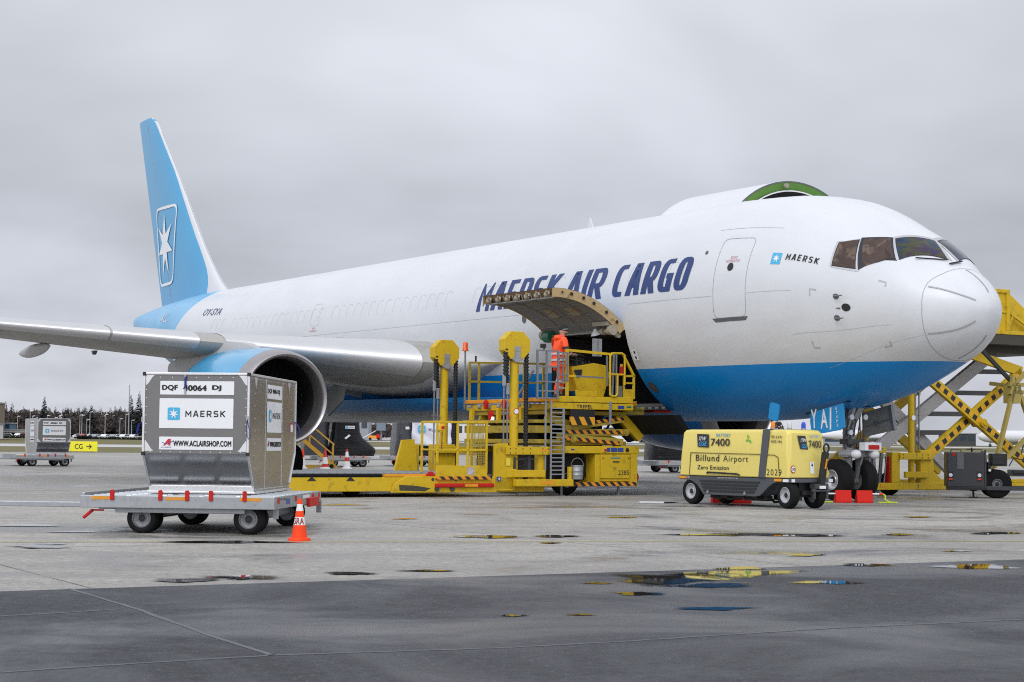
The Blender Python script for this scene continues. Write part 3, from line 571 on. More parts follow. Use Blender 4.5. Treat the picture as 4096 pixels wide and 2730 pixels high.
# paint: white with the blue belly, sky blue tail, dirt by noise
PAINT = bpy.data.materials.new('aircraft_paint'); PAINT.use_nodes = True
def _paint():
    nt = PAINT.node_tree; N = nt.nodes.new; L = nt.links.new; b = nt.nodes['Principled BSDF']
    b.inputs['Roughness'].default_value = .34; b.inputs['Coat Weight'].default_value = .12; b.inputs['Specular IOR Level'].default_value = .4; b.inputs['Coat Roughness'].default_value = .12
    tc = N('ShaderNodeTexCoord'); sp = N('ShaderNodeSeparateXYZ'); L(tc.outputs['Object'], sp.inputs[0])
    def math(op, a, c=None):
        m = N('ShaderNodeMath'); m.operation = op
        for i, q in enumerate((a, c)):
            if q is None: continue
            if isinstance(q, (int, float)): m.inputs[i].default_value = q
            else: L(q, m.inputs[i])
        return m.outputs[0]
    def noise(sc, det=6, ro=.6, vec=None):
        n = N('ShaderNodeTexNoise'); n.inputs['Scale'].default_value = sc; n.inputs['Detail'].default_value = det; n.inputs['Roughness'].default_value = ro; L(vec or tc.outputs['Object'], n.inputs[0]); return n.outputs[0]
    def rng(s_, a, b_, c, d):
        r = N('ShaderNodeMapRange'); L(s_, r.inputs[0]); r.inputs[1].default_value = a; r.inputs[2].default_value = b_; r.inputs[3].default_value = c; r.inputs[4].default_value = d; return r.outputs[0]
    def mix(f, a, c):
        x = N('ShaderNodeMix'); x.data_type = 'RGBA'
        if isinstance(f, (int, float)): x.inputs[0].default_value = f
        else: L(f, x.inputs[0])
        for k, q in ((6, a), (7, c)):
            if isinstance(q, tuple): x.inputs[k].default_value = (*q, 1)
            else: L(q, x.inputs[k])
        return x.outputs[2]
    mp = N('ShaderNodeMapping'); mp.inputs['Scale'].default_value = (.35, 1.6, 1.2); L(tc.outputs['Object'], mp.inputs[0])
    streak = noise(1.4, 7, .62, mp.outputs[0]); patch = noise(.55, 4, .5)
    white = mix(rng(streak, .42, .75, 0, .55), (.66, .68, .71), (.585, .60, .635))
    white = mix(rng(patch, .5, .72, 0, .4), white, (.60, .625, .66))
    # rain-washed grime on the lower flanks
    low = rng(sp.outputs['Z'], 3.0, 4.7, 1, 0); g = math('MULTIPLY', low, rng(noise(2.2, 8, .7, mp.outputs[0]), .35, .75, 0, .75))
    white = mix(g, white, (.56, .53, .49))
    blue = mix(rng(patch, .4, .7, 0, .35), (.0, .235, .64), (.0, .26, .66))
    mp3 = N('ShaderNodeMapping'); mp3.inputs['Scale'].default_value = (1.0, 2.2, 3.0); mp3.inputs['Rotation'].default_value = (0, .35, 0); L(tc.outputs['Object'], mp3.inputs[0])
    blue = mix(rng(noise(1.3, 9, .75, mp3.outputs[0]), .63, .74, 0, .30), blue, (.16, .34, .55))
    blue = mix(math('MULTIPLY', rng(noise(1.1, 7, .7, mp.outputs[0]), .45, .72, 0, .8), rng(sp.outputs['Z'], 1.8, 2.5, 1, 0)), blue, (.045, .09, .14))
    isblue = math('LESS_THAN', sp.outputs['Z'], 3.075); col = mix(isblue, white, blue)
    # belly behind the cargo hold: bare grey
    aft = math('MULTIPLY', rng(sp.outputs['X'], -16.5, -17.5, 0, 1), rng(sp.outputs['Z'], 2.02, 2.12, 1, 0))
    col = mix(aft, col, mix(rng(streak, .35, .65, 0, 1), (.42, .43, .44), (.17, .17, .18)))
    # tail colours
    tl = math('SUBTRACT', math('MULTIPLY', sp.outputs['X'], -1), math('SUBTRACT', 50.53, math('MULTIPLY', sp.outputs['Z'], 1.26)))
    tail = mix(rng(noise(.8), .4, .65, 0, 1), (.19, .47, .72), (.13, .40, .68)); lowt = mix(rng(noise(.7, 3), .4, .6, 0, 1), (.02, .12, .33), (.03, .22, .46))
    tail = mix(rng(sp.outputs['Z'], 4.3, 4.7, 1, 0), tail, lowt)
    tail = mix(math('MULTIPLY', rng(noise(.9, 2, .4), .60, .63, 0, .8), rng(sp.outputs['Z'], 5.0, 4.4, 0, 1)), tail, (.05, .10, .05))
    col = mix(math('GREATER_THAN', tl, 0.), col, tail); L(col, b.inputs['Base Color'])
    bp = N('ShaderNodeBump'); bp.inputs['Strength'].default_value = .06; bp.inputs['Distance'].default_value = .05; L(noise(1.1, 3, .5, mp.outputs[0]), bp.inputs['Height']); L(bp.outputs[0], b.inputs['Normal'])
_paint()
SEAMM = mat('panel_seam', (.34, .35, .37), .6, noise=.2); SEAML = mat('faint_panel_seam', (.53, .54, .565), .55, noise=.1); SEALD = mat('dark_sealant', (.10, .10, .11), .6)
# ---- fuselage skin with the starboard lower cargo opening cut out
DS0, DS1, DT0, DT1 = 10.17, 13.62, 103.5, 155.5
def fuselage():
    ss = sorted(set([S0+.0001, .31, .34, .40, .50, .62, .78, .95, 1.15, 1.35, 1.55, 1.75, 1.95, 2.15, 2.35, 2.6, 2.85, 3.1, 3.4, 3.7, 4.1, 4.5, 5, 5.5, 6, 6.6, 7.3, 8, 8.8, 9.5, DS0, 10.8, 11.5, 12.2, 12.9, DS1, 14.3, 16, 18, 20, 22, 24, 26, 28, 30, 32, 33] + [33+i*.75 for i in range(1, 28)] + [53.7, 53.95]))
    th = sorted(set([i*5. for i in range(72)]+[DT0, DT1]) - {105., 155.}); b = B(); G = [[b.bm.verts.new(surf(s, t)) for t in th] for s in ss]; n = len(th)
    for i in range(len(ss)-1):
        for j in range(n):
            sm, tm = (ss[i]+ss[i+1])/2, th[j]+.5
            if DS0 <= sm <= DS1 and DT0-.1 <= tm <= DT1-.1: continue
            b.bm.faces.new((G[i][j], G[i][(j+1) % n], G[i+1][(j+1) % n], G[i+1][j]))
    b.bm.faces.new(G[0]); b.bm.faces.new(G[-1][::-1]); return b.build('fuselage', PAINT, plane, smooth=60)
body = fuselage()
# ---- drape flat outlines (station, angle) over the skin
def drape(name, polys, m, parent=plane, off=.006, step=(.25, 4.), solid=None):
    b = B(); b.bm.free(); b.bm = bmesh.new()
    for q in polys:
        f = b.bm.faces.new([b.bm.verts.new((x, y/10., 0)) for x, y in q])
        tri(b.bm, [f])
    return drape_bm(name, b, m, parent, off, step)
def drape_bm(name, b, m, parent=plane, off=.006, step=(.25, 4.), conv=None):
    xs = [v.co.x for v in b.bm.verts]; ys = [v.co.y for v in b.bm.verts]
    def cut(lo, hi, st, ax):
        k = math.ceil(lo/st)
        while k*st < hi:
            bmesh.ops.bisect_plane(b.bm, geom=b.bm.verts[:]+b.bm.edges[:]+b.bm.faces[:], plane_co=(k*st, 0, 0) if ax == 0 else (0, k*st, 0), plane_no=(1, 0, 0) if ax == 0 else (0, 1, 0)); k += 1
    cut(min(xs), max(xs), step[0], 0); cut(min(ys), max(ys), step[1]/10., 1)
    for v in b.bm.verts: v.co = surf(v.co.x, v.co.y*10., off+v.co.z)
    return b.build(name, m, parent, smooth=60, fix=False)
def seam(b, pts, wd=.012, off=.004):
    """a thin panel line through (station, angle) points, added to builder b"""
    fine = []
    for (s0, t0), (s1, t1) in zip(pts[:-1], pts[1:]):
        n = max(1, int(max(abs(s1-s0)/(.4 if min(s0, s1) > 2 else .05), abs(t1-t0)/(5. if min(s0, s1) > 2 else 2.))))
        for k in range(n): fine.append((s0+(s1-s0)*k/n, t0+(t1-t0)*k/n))
    fine.append(pts[-1]); P = [surf(s, t, off) for s, t in fine]; prev = None
    for i, p in enumerate(P):
        t = (P[min(i+1, len(P)-1)]-P[max(i-1, 0)]).normalized(); s, a = fine[i]; nrm = (surf(s, a, .1)-surf(s, a, 0)).normalized(); sd = t.cross(nrm).normalized()*wd/2
        cur = (b.bm.verts.new(p+sd), b.bm.verts.new(p-sd))
        if prev: b.bm.faces.new((prev[0], prev[1], cur[1], cur[0]))
        prev = cur
# ---- panel lines, plugged windows, doors
b = B()
seam(b, [(9.95, 91.2), (6.6, 91.0)]); seam(b, [(5.42, 90.6), (4.1, 89.7)]); seam(b, [(4.2, 112), (1.8, 110.1)], .009); seam(b, [(38, 91.2), (14.2, 91.2)]); seam(b, [(6.95, 51.1), (4.84, 50.6)], .016)
seam(b, [(1.22, 122), (3.6, 134)], .006)
b.build('panel_seam', SEAML, plane, fix=False)
b = B()
def plug(s):
    seam(b, [(s-.17, 71.8), (s-.13, 70.2), (s+.05, 70.0), (s+.14, 71.2), (s+.165, 74.5), (s+.17, 80.2)], .009)
k = 0
for i in range(60):
    s = 7.6+i*.5588
    if s > 38.6: break
    if i in (6, 19, 36, 20, 52): continue
    plug(s)
b.build('plugged_window_outline', SEAML, plane, fix=False)
def arch(b, s0, s1, t0, t1, r=.14, rt=3.4, wd=.014):
    P = []
    for cs, ct, a0 in ((s1-r, t0+rt, 0), (s0+r, t0+rt, 90), (s0+r, t1-rt, 180), (s1-r, t1-rt, 270)):
        for i in range(4): a = radians(a0+30*i); P.append((cs+r*cos(a), ct-rt*sin(a)))
    seam(b, P+[P[0]], wd)
b = B(); arch(b, 5.46, 6.55, 58.2, 101.6); b.build('entry_door_outline', SEAMM, plane, fix=False)
b = B(); arch(b, 28.3, 28.95, 66, 84, .1, 2.4, .011); arch(b, 26.2, 26.95, 94, 108, .12, 3, .012); b.build('exit_door_outline', SEAML, plane, fix=False)
drape('door_sill_plate', [[(6.62, 101.6), (5.42, 101.6), (5.5, 103.4), (6.52, 103.4)]], SEALD)
def disc(s, t, r, m, name, off=.01, n=16):
    ka = 180/pi/2.5
    return drape(name, [[(s+r*cos(2*pi*i/n), t+r*sin(2*pi*i/n)*ka) for i in range(n)]], m, off=off)
disc(6.03, 75.8, .10, INK, 'porthole'); disc(7.04, 66, .05, SEALD, 'vent'); disc(14.9, 93.4, .11, SEALD, 'vent'); disc(9.92, 136, .16, SEALD, 'vent')
for s, t in ((27.6, 101), (25.1, 100.6), (22.6, 100)): disc(s, t, .06, SEALD, 'vent')
# nose: radome joint, lightning strips, probes, door markers
RAD = [(1.015, 0), (1.03, 18.9), (1.06, 35.6), (1.16, 56), (1.168, 71.4), (1.152, 90.7), (1.173, 107.8), (1.198, 123.3), (1.227, 138.6), (1.229, 153.2), (1.226, 165.6), (1.218, 180)]
b = B(); seam(b, RAD, .013); seam(b, [(s, -t) for s, t in RAD], .013); b.build('radome_joint', SEAMM, plane, fix=False)
b = B()
for a, c in (((1.123, 62.2), (.40, 60)), ((1.153, 122), (.42, 132)), ((1.145, 176), (.52, 192)), ((.974, 2), (.42, -10))): seam(b, [a, c], .03, .012)
b.build('lightning_strip', mat('strip_grey', (.36, .37, .38), .5), plane, fix=False)
for s, t in ((2.95, 90.7), (2.965, 103.5)):
    disc(s, t, .075, SEALD, 'probe_plate'); p = surf(s, t, .015); n = (surf(s, t, .1)-surf(s, t)).normalized(); b = B(); b.tube(p, p+n*.07, .02, 8); b.tube(p+n*.07, p+n*.09+Vector((.27, 0, 0)), .014, 8); b.build('pitot_probe', GALVD, plane, smooth=40)
disc(2.72, 97, .105, INK, 'static_port'); p = surf(2.86, 97.5, .02); b = B(); b.bar(p, p+Vector((-.2, 0, 0)), .02, .02); b.build('vane', SEALD, plane)
b = B()
for (s, t), ds, dt in (((3.6, 88.1), -1, 1), ((1.88, 74.4), 1, 1), ((3.735, 120.5), -1, -1), ((1.95, 127.9), 1, -1)): seam(b, [(s, t+dt*4), (s, t), (s+ds*.16, t)], .035)
b.build('door_marker', mat('marker_grey', (.42, .43, .45), .5), plane, fix=False)
# ---- cockpit windows (both sides)
FRAMEM = mat('window_frame_metal', (.52, .52, .53), .42, .5, noise=.1); GLB = mat('cockpit_glass_brown', (.085, .055, .045), .06, noise=.5, scale=2.2, rnoise=.03); GLF = mat('cockpit_glass_front', (.016, .03, .055), .05, noise=.8, scale=2.5, rnoise=.03); 
def mottled_glass(name, cols, sc, rough=.05):
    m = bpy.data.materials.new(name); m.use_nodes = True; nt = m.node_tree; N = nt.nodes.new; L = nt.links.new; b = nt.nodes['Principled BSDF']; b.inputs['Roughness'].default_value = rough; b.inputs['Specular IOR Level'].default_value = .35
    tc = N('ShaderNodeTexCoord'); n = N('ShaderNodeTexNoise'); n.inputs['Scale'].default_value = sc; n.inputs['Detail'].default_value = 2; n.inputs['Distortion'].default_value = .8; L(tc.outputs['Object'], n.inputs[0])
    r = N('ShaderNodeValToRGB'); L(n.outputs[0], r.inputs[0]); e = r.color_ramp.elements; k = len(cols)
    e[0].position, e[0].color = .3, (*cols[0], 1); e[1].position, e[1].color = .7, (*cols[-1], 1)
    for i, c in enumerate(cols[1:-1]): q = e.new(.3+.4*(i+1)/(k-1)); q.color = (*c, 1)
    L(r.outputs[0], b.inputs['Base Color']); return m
GLF = mottled_glass('cockpit_glass_front', [(.006, .012, .03), (.01, .04, .10), (.015, .03, .035), (.05, .055, .015), (.03, .012, .05), (.008, .03, .09), (.01, .015, .03)], 1.6)  # rainbow sheen of the windscreen painted into the glass colour
GLB = mottled_glass('cockpit_glass_brown', [(.03, .022, .018), (.075, .045, .035), (.05, .03, .025), (.14, .10, .075), (.045, .03, .026)], 2.6)
GASK = mat('window_gasket', (.012, .014, .022), .45)
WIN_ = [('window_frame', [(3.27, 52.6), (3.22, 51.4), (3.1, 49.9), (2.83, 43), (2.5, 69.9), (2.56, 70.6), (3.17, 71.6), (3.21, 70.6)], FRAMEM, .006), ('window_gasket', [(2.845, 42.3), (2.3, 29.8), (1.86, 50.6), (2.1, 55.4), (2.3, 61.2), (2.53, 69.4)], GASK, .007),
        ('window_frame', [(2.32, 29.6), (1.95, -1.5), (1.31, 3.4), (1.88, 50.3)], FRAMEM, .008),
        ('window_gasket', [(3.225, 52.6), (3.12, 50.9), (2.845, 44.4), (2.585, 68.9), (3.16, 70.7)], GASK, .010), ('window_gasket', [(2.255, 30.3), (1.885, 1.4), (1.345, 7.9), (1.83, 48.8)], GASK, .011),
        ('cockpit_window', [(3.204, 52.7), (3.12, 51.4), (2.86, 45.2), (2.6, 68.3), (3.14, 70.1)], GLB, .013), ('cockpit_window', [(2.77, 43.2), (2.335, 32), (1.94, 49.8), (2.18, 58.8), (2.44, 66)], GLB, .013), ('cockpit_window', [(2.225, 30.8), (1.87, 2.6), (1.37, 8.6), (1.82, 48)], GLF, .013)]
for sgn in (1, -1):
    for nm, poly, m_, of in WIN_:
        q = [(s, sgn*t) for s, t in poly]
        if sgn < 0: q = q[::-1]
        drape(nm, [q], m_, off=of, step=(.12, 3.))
p = surf(1.5, 30, .03); b = B(); b.bar(surf(1.32, 10, .04), surf(1.62, 38, .04), .03, .02); b.bar(surf(1.27, -6, .05), surf(1.2, 14, .04), .04, .03); b.build('wiper', INK, plane)
# side glass: the interior glimpsed through it is only brown mottling in its colour
# ---- painted lettering
def letter(name, body_, s_left, th_base, wd, th_top, m, bold=0., shear=0., spacing=1., off=.008, step=(.25, 3.)):
    b = B(); b.bm.free(); b.bm = text_bm(body_, wd, 1, bold, shear, spacing)
    for v in b.bm.verts: v.co = Vector((s_left-v.co.x, (th_base+(th_top-th_base)*v.co.y)/10., v.co.z))
    bmesh.ops.reverse_faces(b.bm, faces=b.bm.faces[:]); return drape_bm(name, b, m, plane, off, step)
def letter_s(name, body_, s_left, th_base, wd, th_top, m, th, shear, gap, ht, off=.008, step=(.25, 3.), xs=1.):
    b = B(); b.bm.free(); b.bm = stroke_bm(body_, wd, ht, th, shear, gap, xs)
    for v in b.bm.verts: v.co = Vector((s_left-v.co.x, (th_base+(th_top-th_base)*v.co.y/ht)/10., v.co.z))
    bmesh.ops.reverse_faces(b.bm, faces=b.bm.faces[:]); return drape_bm(name, b, m, plane, off, step)
for t_, s0, s1 in (('MAERSK', 17.56, 13.16), ('AIR', 12.94, 10.99), ('CARGO', 10.72, 7.39)): letter_s('painted_title', t_, s0, 86.6, s0-s1, 67.7, NAVY, .145, .21, .12, .82, xs=1.9)
letter_s('painted_title', 'MAERSK', 4.372, 71.7, .9, 67.7, INK, .155, .10, .34, .145, off=.009, xs=1.4)
drape('painted_emblem', [[(s, t) for s, t in rrect(4.50, 4.775, 67.7, 74.6, .05)]], LBLUE, off=.007)
drape('painted_star', [[(4.6375+x, 71.1-y*23) for x, y in star7(0, 0, .115)]], WHT, off=.011)
letter('door_notice', 'EXIT', 6.08, 71.2, .22, 69.6, mat('faded_red_lettering', (.55, .25, .27), .5), off=.008); letter('door_notice', 'INOPERATIVE', 6.23, 73.2, .47, 71.6, MATS['faded_red_lettering'], off=.008)
letter('exit_notice', 'EXIT', 28.75, 86.4, .25, 85.2, MATS['faded_red_lettering']); letter('exit_notice', 'INOPERATIVE', 28.95, 88.6, .55, 87.2, MATS['faded_red_lettering'])
letter('registration', 'OY-SYA', 40.2, 65.6, 2.15, 57.5, mat('registration_blue', (.06, .10, .2), .4), bold=.012, shear=.22)
letter('tail_title', 'ALL', 46.6, 75, 1.3, 60, mat('tail_title_white', (.6, .66, .72), .4), bold=.02, shear=.2)
drape('service_panel', [rrect(9.85, 10.09, 113.6, 119.6, .05)], WHT, off=.012); disc(9.97, 115.2, .035, INK, 'service_port', .016, 10); disc(9.98, 118, .035, INK, 'service_port', .016, 10)
# ---- lower cargo hold seen through the opening
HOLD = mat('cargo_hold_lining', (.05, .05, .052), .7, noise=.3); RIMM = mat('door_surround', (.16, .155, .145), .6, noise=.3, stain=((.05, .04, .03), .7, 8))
b = B(); zf = 2.06
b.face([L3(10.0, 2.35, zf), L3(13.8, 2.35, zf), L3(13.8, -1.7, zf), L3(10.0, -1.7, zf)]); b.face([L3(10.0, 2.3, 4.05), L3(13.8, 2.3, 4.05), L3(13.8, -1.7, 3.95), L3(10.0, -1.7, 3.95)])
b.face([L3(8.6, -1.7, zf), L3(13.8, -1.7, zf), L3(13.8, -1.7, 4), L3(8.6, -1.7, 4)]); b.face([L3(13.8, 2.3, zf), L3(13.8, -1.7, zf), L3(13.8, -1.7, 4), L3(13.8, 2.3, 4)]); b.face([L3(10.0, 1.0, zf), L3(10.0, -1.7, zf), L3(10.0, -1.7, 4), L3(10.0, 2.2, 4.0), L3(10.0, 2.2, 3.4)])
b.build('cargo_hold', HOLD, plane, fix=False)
b = B(); tt = [DT0+i*(DT1-DT0)/14 for i in range(15)]
for s in (DS0, DS1):
    for t0, t1 in zip(tt[:-1], tt[1:]): b.face([surf(s, t0), surf(s, t1), surf(s, t1, -.2), surf(s, t0, -.2)])
for t in (DT0, DT1):
    for i in range(8): a, c = DS0+(DS1-DS0)*i/8, DS0+(DS1-DS0)*(i+1)/8; b.face([surf(a, t), surf(c, t), surf(c, t, -.2), surf(a, t, -.2)])
b.build('door_surround', RIMM, plane, smooth=40, fix=False)
b = B(); b.bar(L3(10.1, 1.32, 2.03), L3(13.6, 1.32, 2.03), .5, .05); b.build('sill_strip', RED, plane)
b = B()
for i in range(12): s = 10.25+i*.29; b.tube(L3(s, 1.1, 2.12), L3(s+.13, 1.1, 2.12), .055, 10)
b.build('sill_roller', GALV, plane, smooth=40)
# ---- the open cargo door
HG = (2.40, 4.06); RA = radians(147)
def dmap(s, t, off=0.):
    P = surf(s, t, off); p, z = -P.y-HG[0], P.z-HG[1]; return Vector((-s, -(HG[0]+p*cos(RA)-z*sin(RA)), HG[1]+p*sin(RA)+z*cos(RA)))
DT = [104+i*(154.5-104)/16 for i in range(17)]; SD0, SD1 = 10.2, 13.6
door = B(); R1 = [[dmap(SD0+(SD1-SD0)*i/6, t, 0) for t in DT] for i in range(7)]
for A, C in zip(R1[:-1], R1[1:]):
    for j in range(16): door.face([A[j], A[j+1], C[j+1], C[j]])
door = door.build('cargo_door', mat('door_outer_skin', (.05, .15, .30), .35), plane, smooth=60)
LIN = mat('door_lining', (.22, .218, .215), .6, noise=.2, stain=((.10, .09, .08), .6, 3)); TAN = mat('primer_tan', (.52, .38, .19), .6, noise=.25, stain=((.10, .07, .04), .9, 6))
b = B(); R2 = [[dmap(SD0+.05+(SD1-SD0-.1)*i/6, t, -.19) for t in DT[1:-1]] for i in range(7)]
for A, C in zip(R2[:-1], R2[1:]):
    for j in range(len(A)-1): b.face([A[j], A[j+1], C[j+1], C[j]])
b.build('inner_lining', LIN, door, smooth=60)
for nm, s0, s1 in (('edge_frame', SD0, SD0+.05), ('edge_frame', SD1-.05, SD1)):
    b = B()
    for t0, t1 in zip(DT[:-1], DT[1:]): b.face([dmap(s0, t0, -.004), dmap(s0, t1, -.004), dmap(s1, t1, -.22), dmap(s1, t0, -.22)])
    b.build(nm, TAN, door, smooth=40)
b = B(); b.face([dmap(SD0, DT[-1], -.004), dmap(SD1, DT[-1], -.004), dmap(SD1-.05, DT[-2], -.2), dmap(SD0+.05, DT[-2], -.2)]); b.build('lower_edge_beam', mat('rusty_primer', (.20, .12, .06), .65, noise=.5, scale=5, stain=((.03, .025, .02), .9, 5)), door)
CREAM = mat('fitting_cream', (.36, .32, .25), .5, noise=.3, scale=12)
for i in range(7):
    s = SD0+.3+i*.47; a = dmap(s, DT[-1]-1, -.05); c = dmap(s+.16, DT[-2]+1, -.2); b = B(); b.tube(a, a.lerp(c, .9), .05, 8); b.ball(a.lerp(c, .6), .075, 8, 6); b.bar(dmap(s-.1, DT[-1]-.4, -.1), dmap(s+.05, DT[-2]+.6, -.22), .04, .09); b.build('latch_hook', CREAM, door, smooth=40)
b = B(); b.tube(dmap(SD0+.12, DT[-2]+1.2, -.23), dmap(SD1-.12, DT[-2]+1.2, -.23), .02, 8)
for i in range(8): s = SD0+.25+i*.43; b.tube(dmap(s, DT[-1]-.8, -.06), dmap(s, DT[-2]+.6, -.24), .016, 6)
b.build('latch_rod', GALV, door, smooth=40)
for s, t in ((11.0, 148), (11.5, 147.5), (12.6, 147), (13.05, 147)):
    b = B(); b.face([dmap(s, t, -.2), dmap(s+.34, t, -.2), dmap(s+.34, t+2, -.2), dmap(s, t+2, -.2)]); b.build('drain_slot', SEALD, door)
for t in (110, 118, 127, 134, 142, 148):
    b = B(); p = dmap(SD0-.003, t, -.1); n_ = (dmap(SD0, t+1, -.1)-dmap(SD0, t, -.1)).normalized(); b.face([p+(n_*cos(a)+(dmap(SD0, t, -.2)-p).normalized()*sin(a))*(.045 if t % 4 else .03)-Vector((-.006, 0, 0)) for a in [2*pi*k/12 for k in range(12)]]); b.build('lightening_hole', BLK, door, fix=False)
b = B()
for t in (112, 120, 131, 140): b.bar(dmap(SD0+.1, t, -.195), dmap(SD1-.1, t, -.195), .03, .02)
for s in (10.9, 11.8, 12.7):
    for k in range(7): b.bar(dmap(s, 108+k*6, -.197), dmap(s, 114+k*6, -.197), .03, .02)
b.build('stiffening_rib', LIN, door)
for s in (11.05, 12.05):
    b = B(); b.face([dmap(s, 122, -.198), dmap(s+.42, 122, -.198), dmap(s+.42, 129, -.198), dmap(s, 129, -.198)]); b.build('access_pocket', mat('pocket_tan', (.36, .28, .18), .6), door)
    b = B(); p = dmap(s+.2, 121, -.24); b.prism([(-.17, 0), (.15, .02), (.2, .12), (-.1, .13)], p, (-1, 0, 0), (0, -.85, .5), .1); b.ball(dmap(s+.15, 126.5, -.2), .06, 10, 6, (1, 1, .5)); b.build('pull_handle', CREAM, door)
b = B(); b.tube(dmap(10.6, 107.5, -.3), dmap(13.3, 107.5, -.3), .028, 10); b.build('torque_tube', GALV, door, smooth=40)
b = B(); b.tube(dmap(13.1, 107.5, -.33), dmap(13.4, 107.5, -.33), .15, 14); b.build('actuator', mat('actuator_green', (.03, .16, .09), .4), door, smooth=40)
b = B()
for k in range(5): b.tube(dmap(10.3+k*.13, 107.5, -.28), dmap(10.4+k*.13, 107.5, -.28), .06+.035*(k % 2), 10)
b.bar(dmap(10.3, 112, -.22), dmap(11.0, 112, -.22), .12, .1); b.build('drive_gear', CREAM, door, smooth=40)
for s in (10.3, 13.5):
    b = B(); a = dmap(s, 108.5, -.3); c = Vector((-s, -2.28, 3.75)); b.prism(rrect(0, (c-a).length+.1, -.11, .11, .1), a-(c-a).normalized()*.05, (c-a), (c-a).cross(Vector((1, 0, 0))), .07); b.tube(a-Vector((.06, 0, 0)), a+Vector((.07, 0, 0)), .13, 12); b.build('hinge_arm', CREAM, door, smooth=40)
b = B(); p = dmap(11.0, 110, -.28); b.lathe([(.03, 0), (.13, .13), (.15, .16)], p, (0, .3, -1), 14); b.build('lamp_shade', WHT, door, smooth=40)
# ---- upper-deck door on the far side, raised above the crown
GREENP = mat('primer_green', (.12, .27, .05), .6, noise=.2)
AC, AR = (-2.2, 5.5), 2.56
def ap(a, r, s): return L3(s, AC[0]+r*sin(radians(a)), AC[1]+r*cos(radians(a)))
A0, A1 = 46, -72; AN = [A0+(A1-A0)*i/22 for i in range(23)]; MS0, MS1 = 9.25, 12.75
b = B(); R = [[ap(a, AR, s) for a in AN] for s in (MS0, MS0+.2, 11, MS1-.2, MS1)]
for A, C in zip(R[:-1], R[1:]):
    for j in range(22): b.face([A[j], A[j+1], C[j+1], C[j]])
md = b.build('main_deck_door', PAINT, plane, smooth=60)
def rib(nm, r0, r1, s0, s1, m_):
    b = B()
    for a0, a1 in zip(AN[:-1], AN[1:]): b.face([ap(a0, r0, s0), ap(a1, r0, s0), ap(a1, r1, s1), ap(a0, r1, s1)])
    b.build(nm, m_, md, smooth=40)
rib('edge_seal', AR, AR-.035, MS0-.004, MS0-.012, SEALD); rib('edge_frame', AR-.035, AR-.24, MS0-.006, MS0+.04, GREENP); rib('edge_lip', AR-.24, AR-.275, MS0-.02, MS0-.02, WHT); rib('inner_lining', AR-.25, AR-.25, MS0, MS1, HOLD); rib('edge_frame', AR, AR-.25, MS1, MS1, WHT)
b = B(); p = ap(8, AR-.13, MS0-.05); b.tube(p, p+Vector((.08, 0, 0)), .06, 10); p = ap(-38, AR-.13, MS0-.05); b.tube(p, p+Vector((.1, 0, 0)), .09, 10); b.build('latch_pin', CREAM, md)
b = B(); b.box(-13.15, -12.95, .2, .5, 7.2, 7.33); b.build('red_beacon', RED, plane, bevel=.04)
b = B(); b.prism([(-15.25, 7.1), (-15.62, 7.1), (-15.56, 7.42), (-15.52, 7.56), (-15.5, 7.56)], (0, .02, 0), (1, 0, 0), (0, 0, 1), .04); b.build('antenna', PAINT, plane)
# ---- fin
FINM = bpy.data.materials.new('fin_blue'); FINM.use_nodes = True
def _fin():
    nt = FINM.node_tree; N = nt.nodes.new; L = nt.links.new; b = nt.nodes['Principled BSDF']; b.inputs['Roughness'].default_value = .28; b.inputs['Coat Weight'].default_value = .4
    tc = N('ShaderNodeTexCoord'); n = N('ShaderNodeTexNoise'); n.inputs['Scale'].default_value = .5; L(tc.outputs['Object'], n.inputs[0])
    mx = N('ShaderNodeMix'); mx.data_type = 'RGBA'; L(n.outputs[0], mx.inputs[0]); mx.inputs[6].default_value = (.035, .30, .58, 1); mx.inputs[7].default_value = (.05, .36, .64, 1); L(mx.outputs[2], b.inputs['Base Color'])
_fin()
LEZ = [(52.45, 15.9), (51.76, 15.6), (49.14, 13.1), (47.32, 11.24), (45.48, 9.34), (44.42, 8.4), (43.57, 7.73), (42.66, 7.2), (41.8, 6.9)]; TEZ = [(54.3, 15.9), (50.47, 6.4)]
def fin_le(z): return float(np.interp(z, [q[1] for q in LEZ[::-1]], [q[0] for q in LEZ[::-1]]))
def fin_te(z): return 50.35+(z-6.4)*.415
def foil(c0, c1, tk, n=18):
    """symmetric section: fractions along the chord and half thickness"""
    X = [(1-cos(pi*i/n))/2 for i in range(n+1)]; Y = [5*tk*(.2969*sqrt(x)-.126*x-.3516*x*x+.2843*x**3-.1036*x**4) for x in X]
    up = [(c0+(c1-c0)*x, y*(c1-c0)) for x, y in zip(X, Y)]; return up+[(x, -y) for x, y in up[-2:0:-1]]
b = B(); rings = []
for z in (6.3, 6.7, 7.0, 7.25, 7.5, 7.75, 8.1, 8.6, 9.3, 10.2, 11.2, 12.4, 13.6, 14.8, 15.7, 15.9): rings.append([Vector((-x, y, z)) for x, y in foil(fin_le(z), fin_te(z), .09)])
b.loft(rings); fin = b.build('fin', FINM, plane, smooth=50)
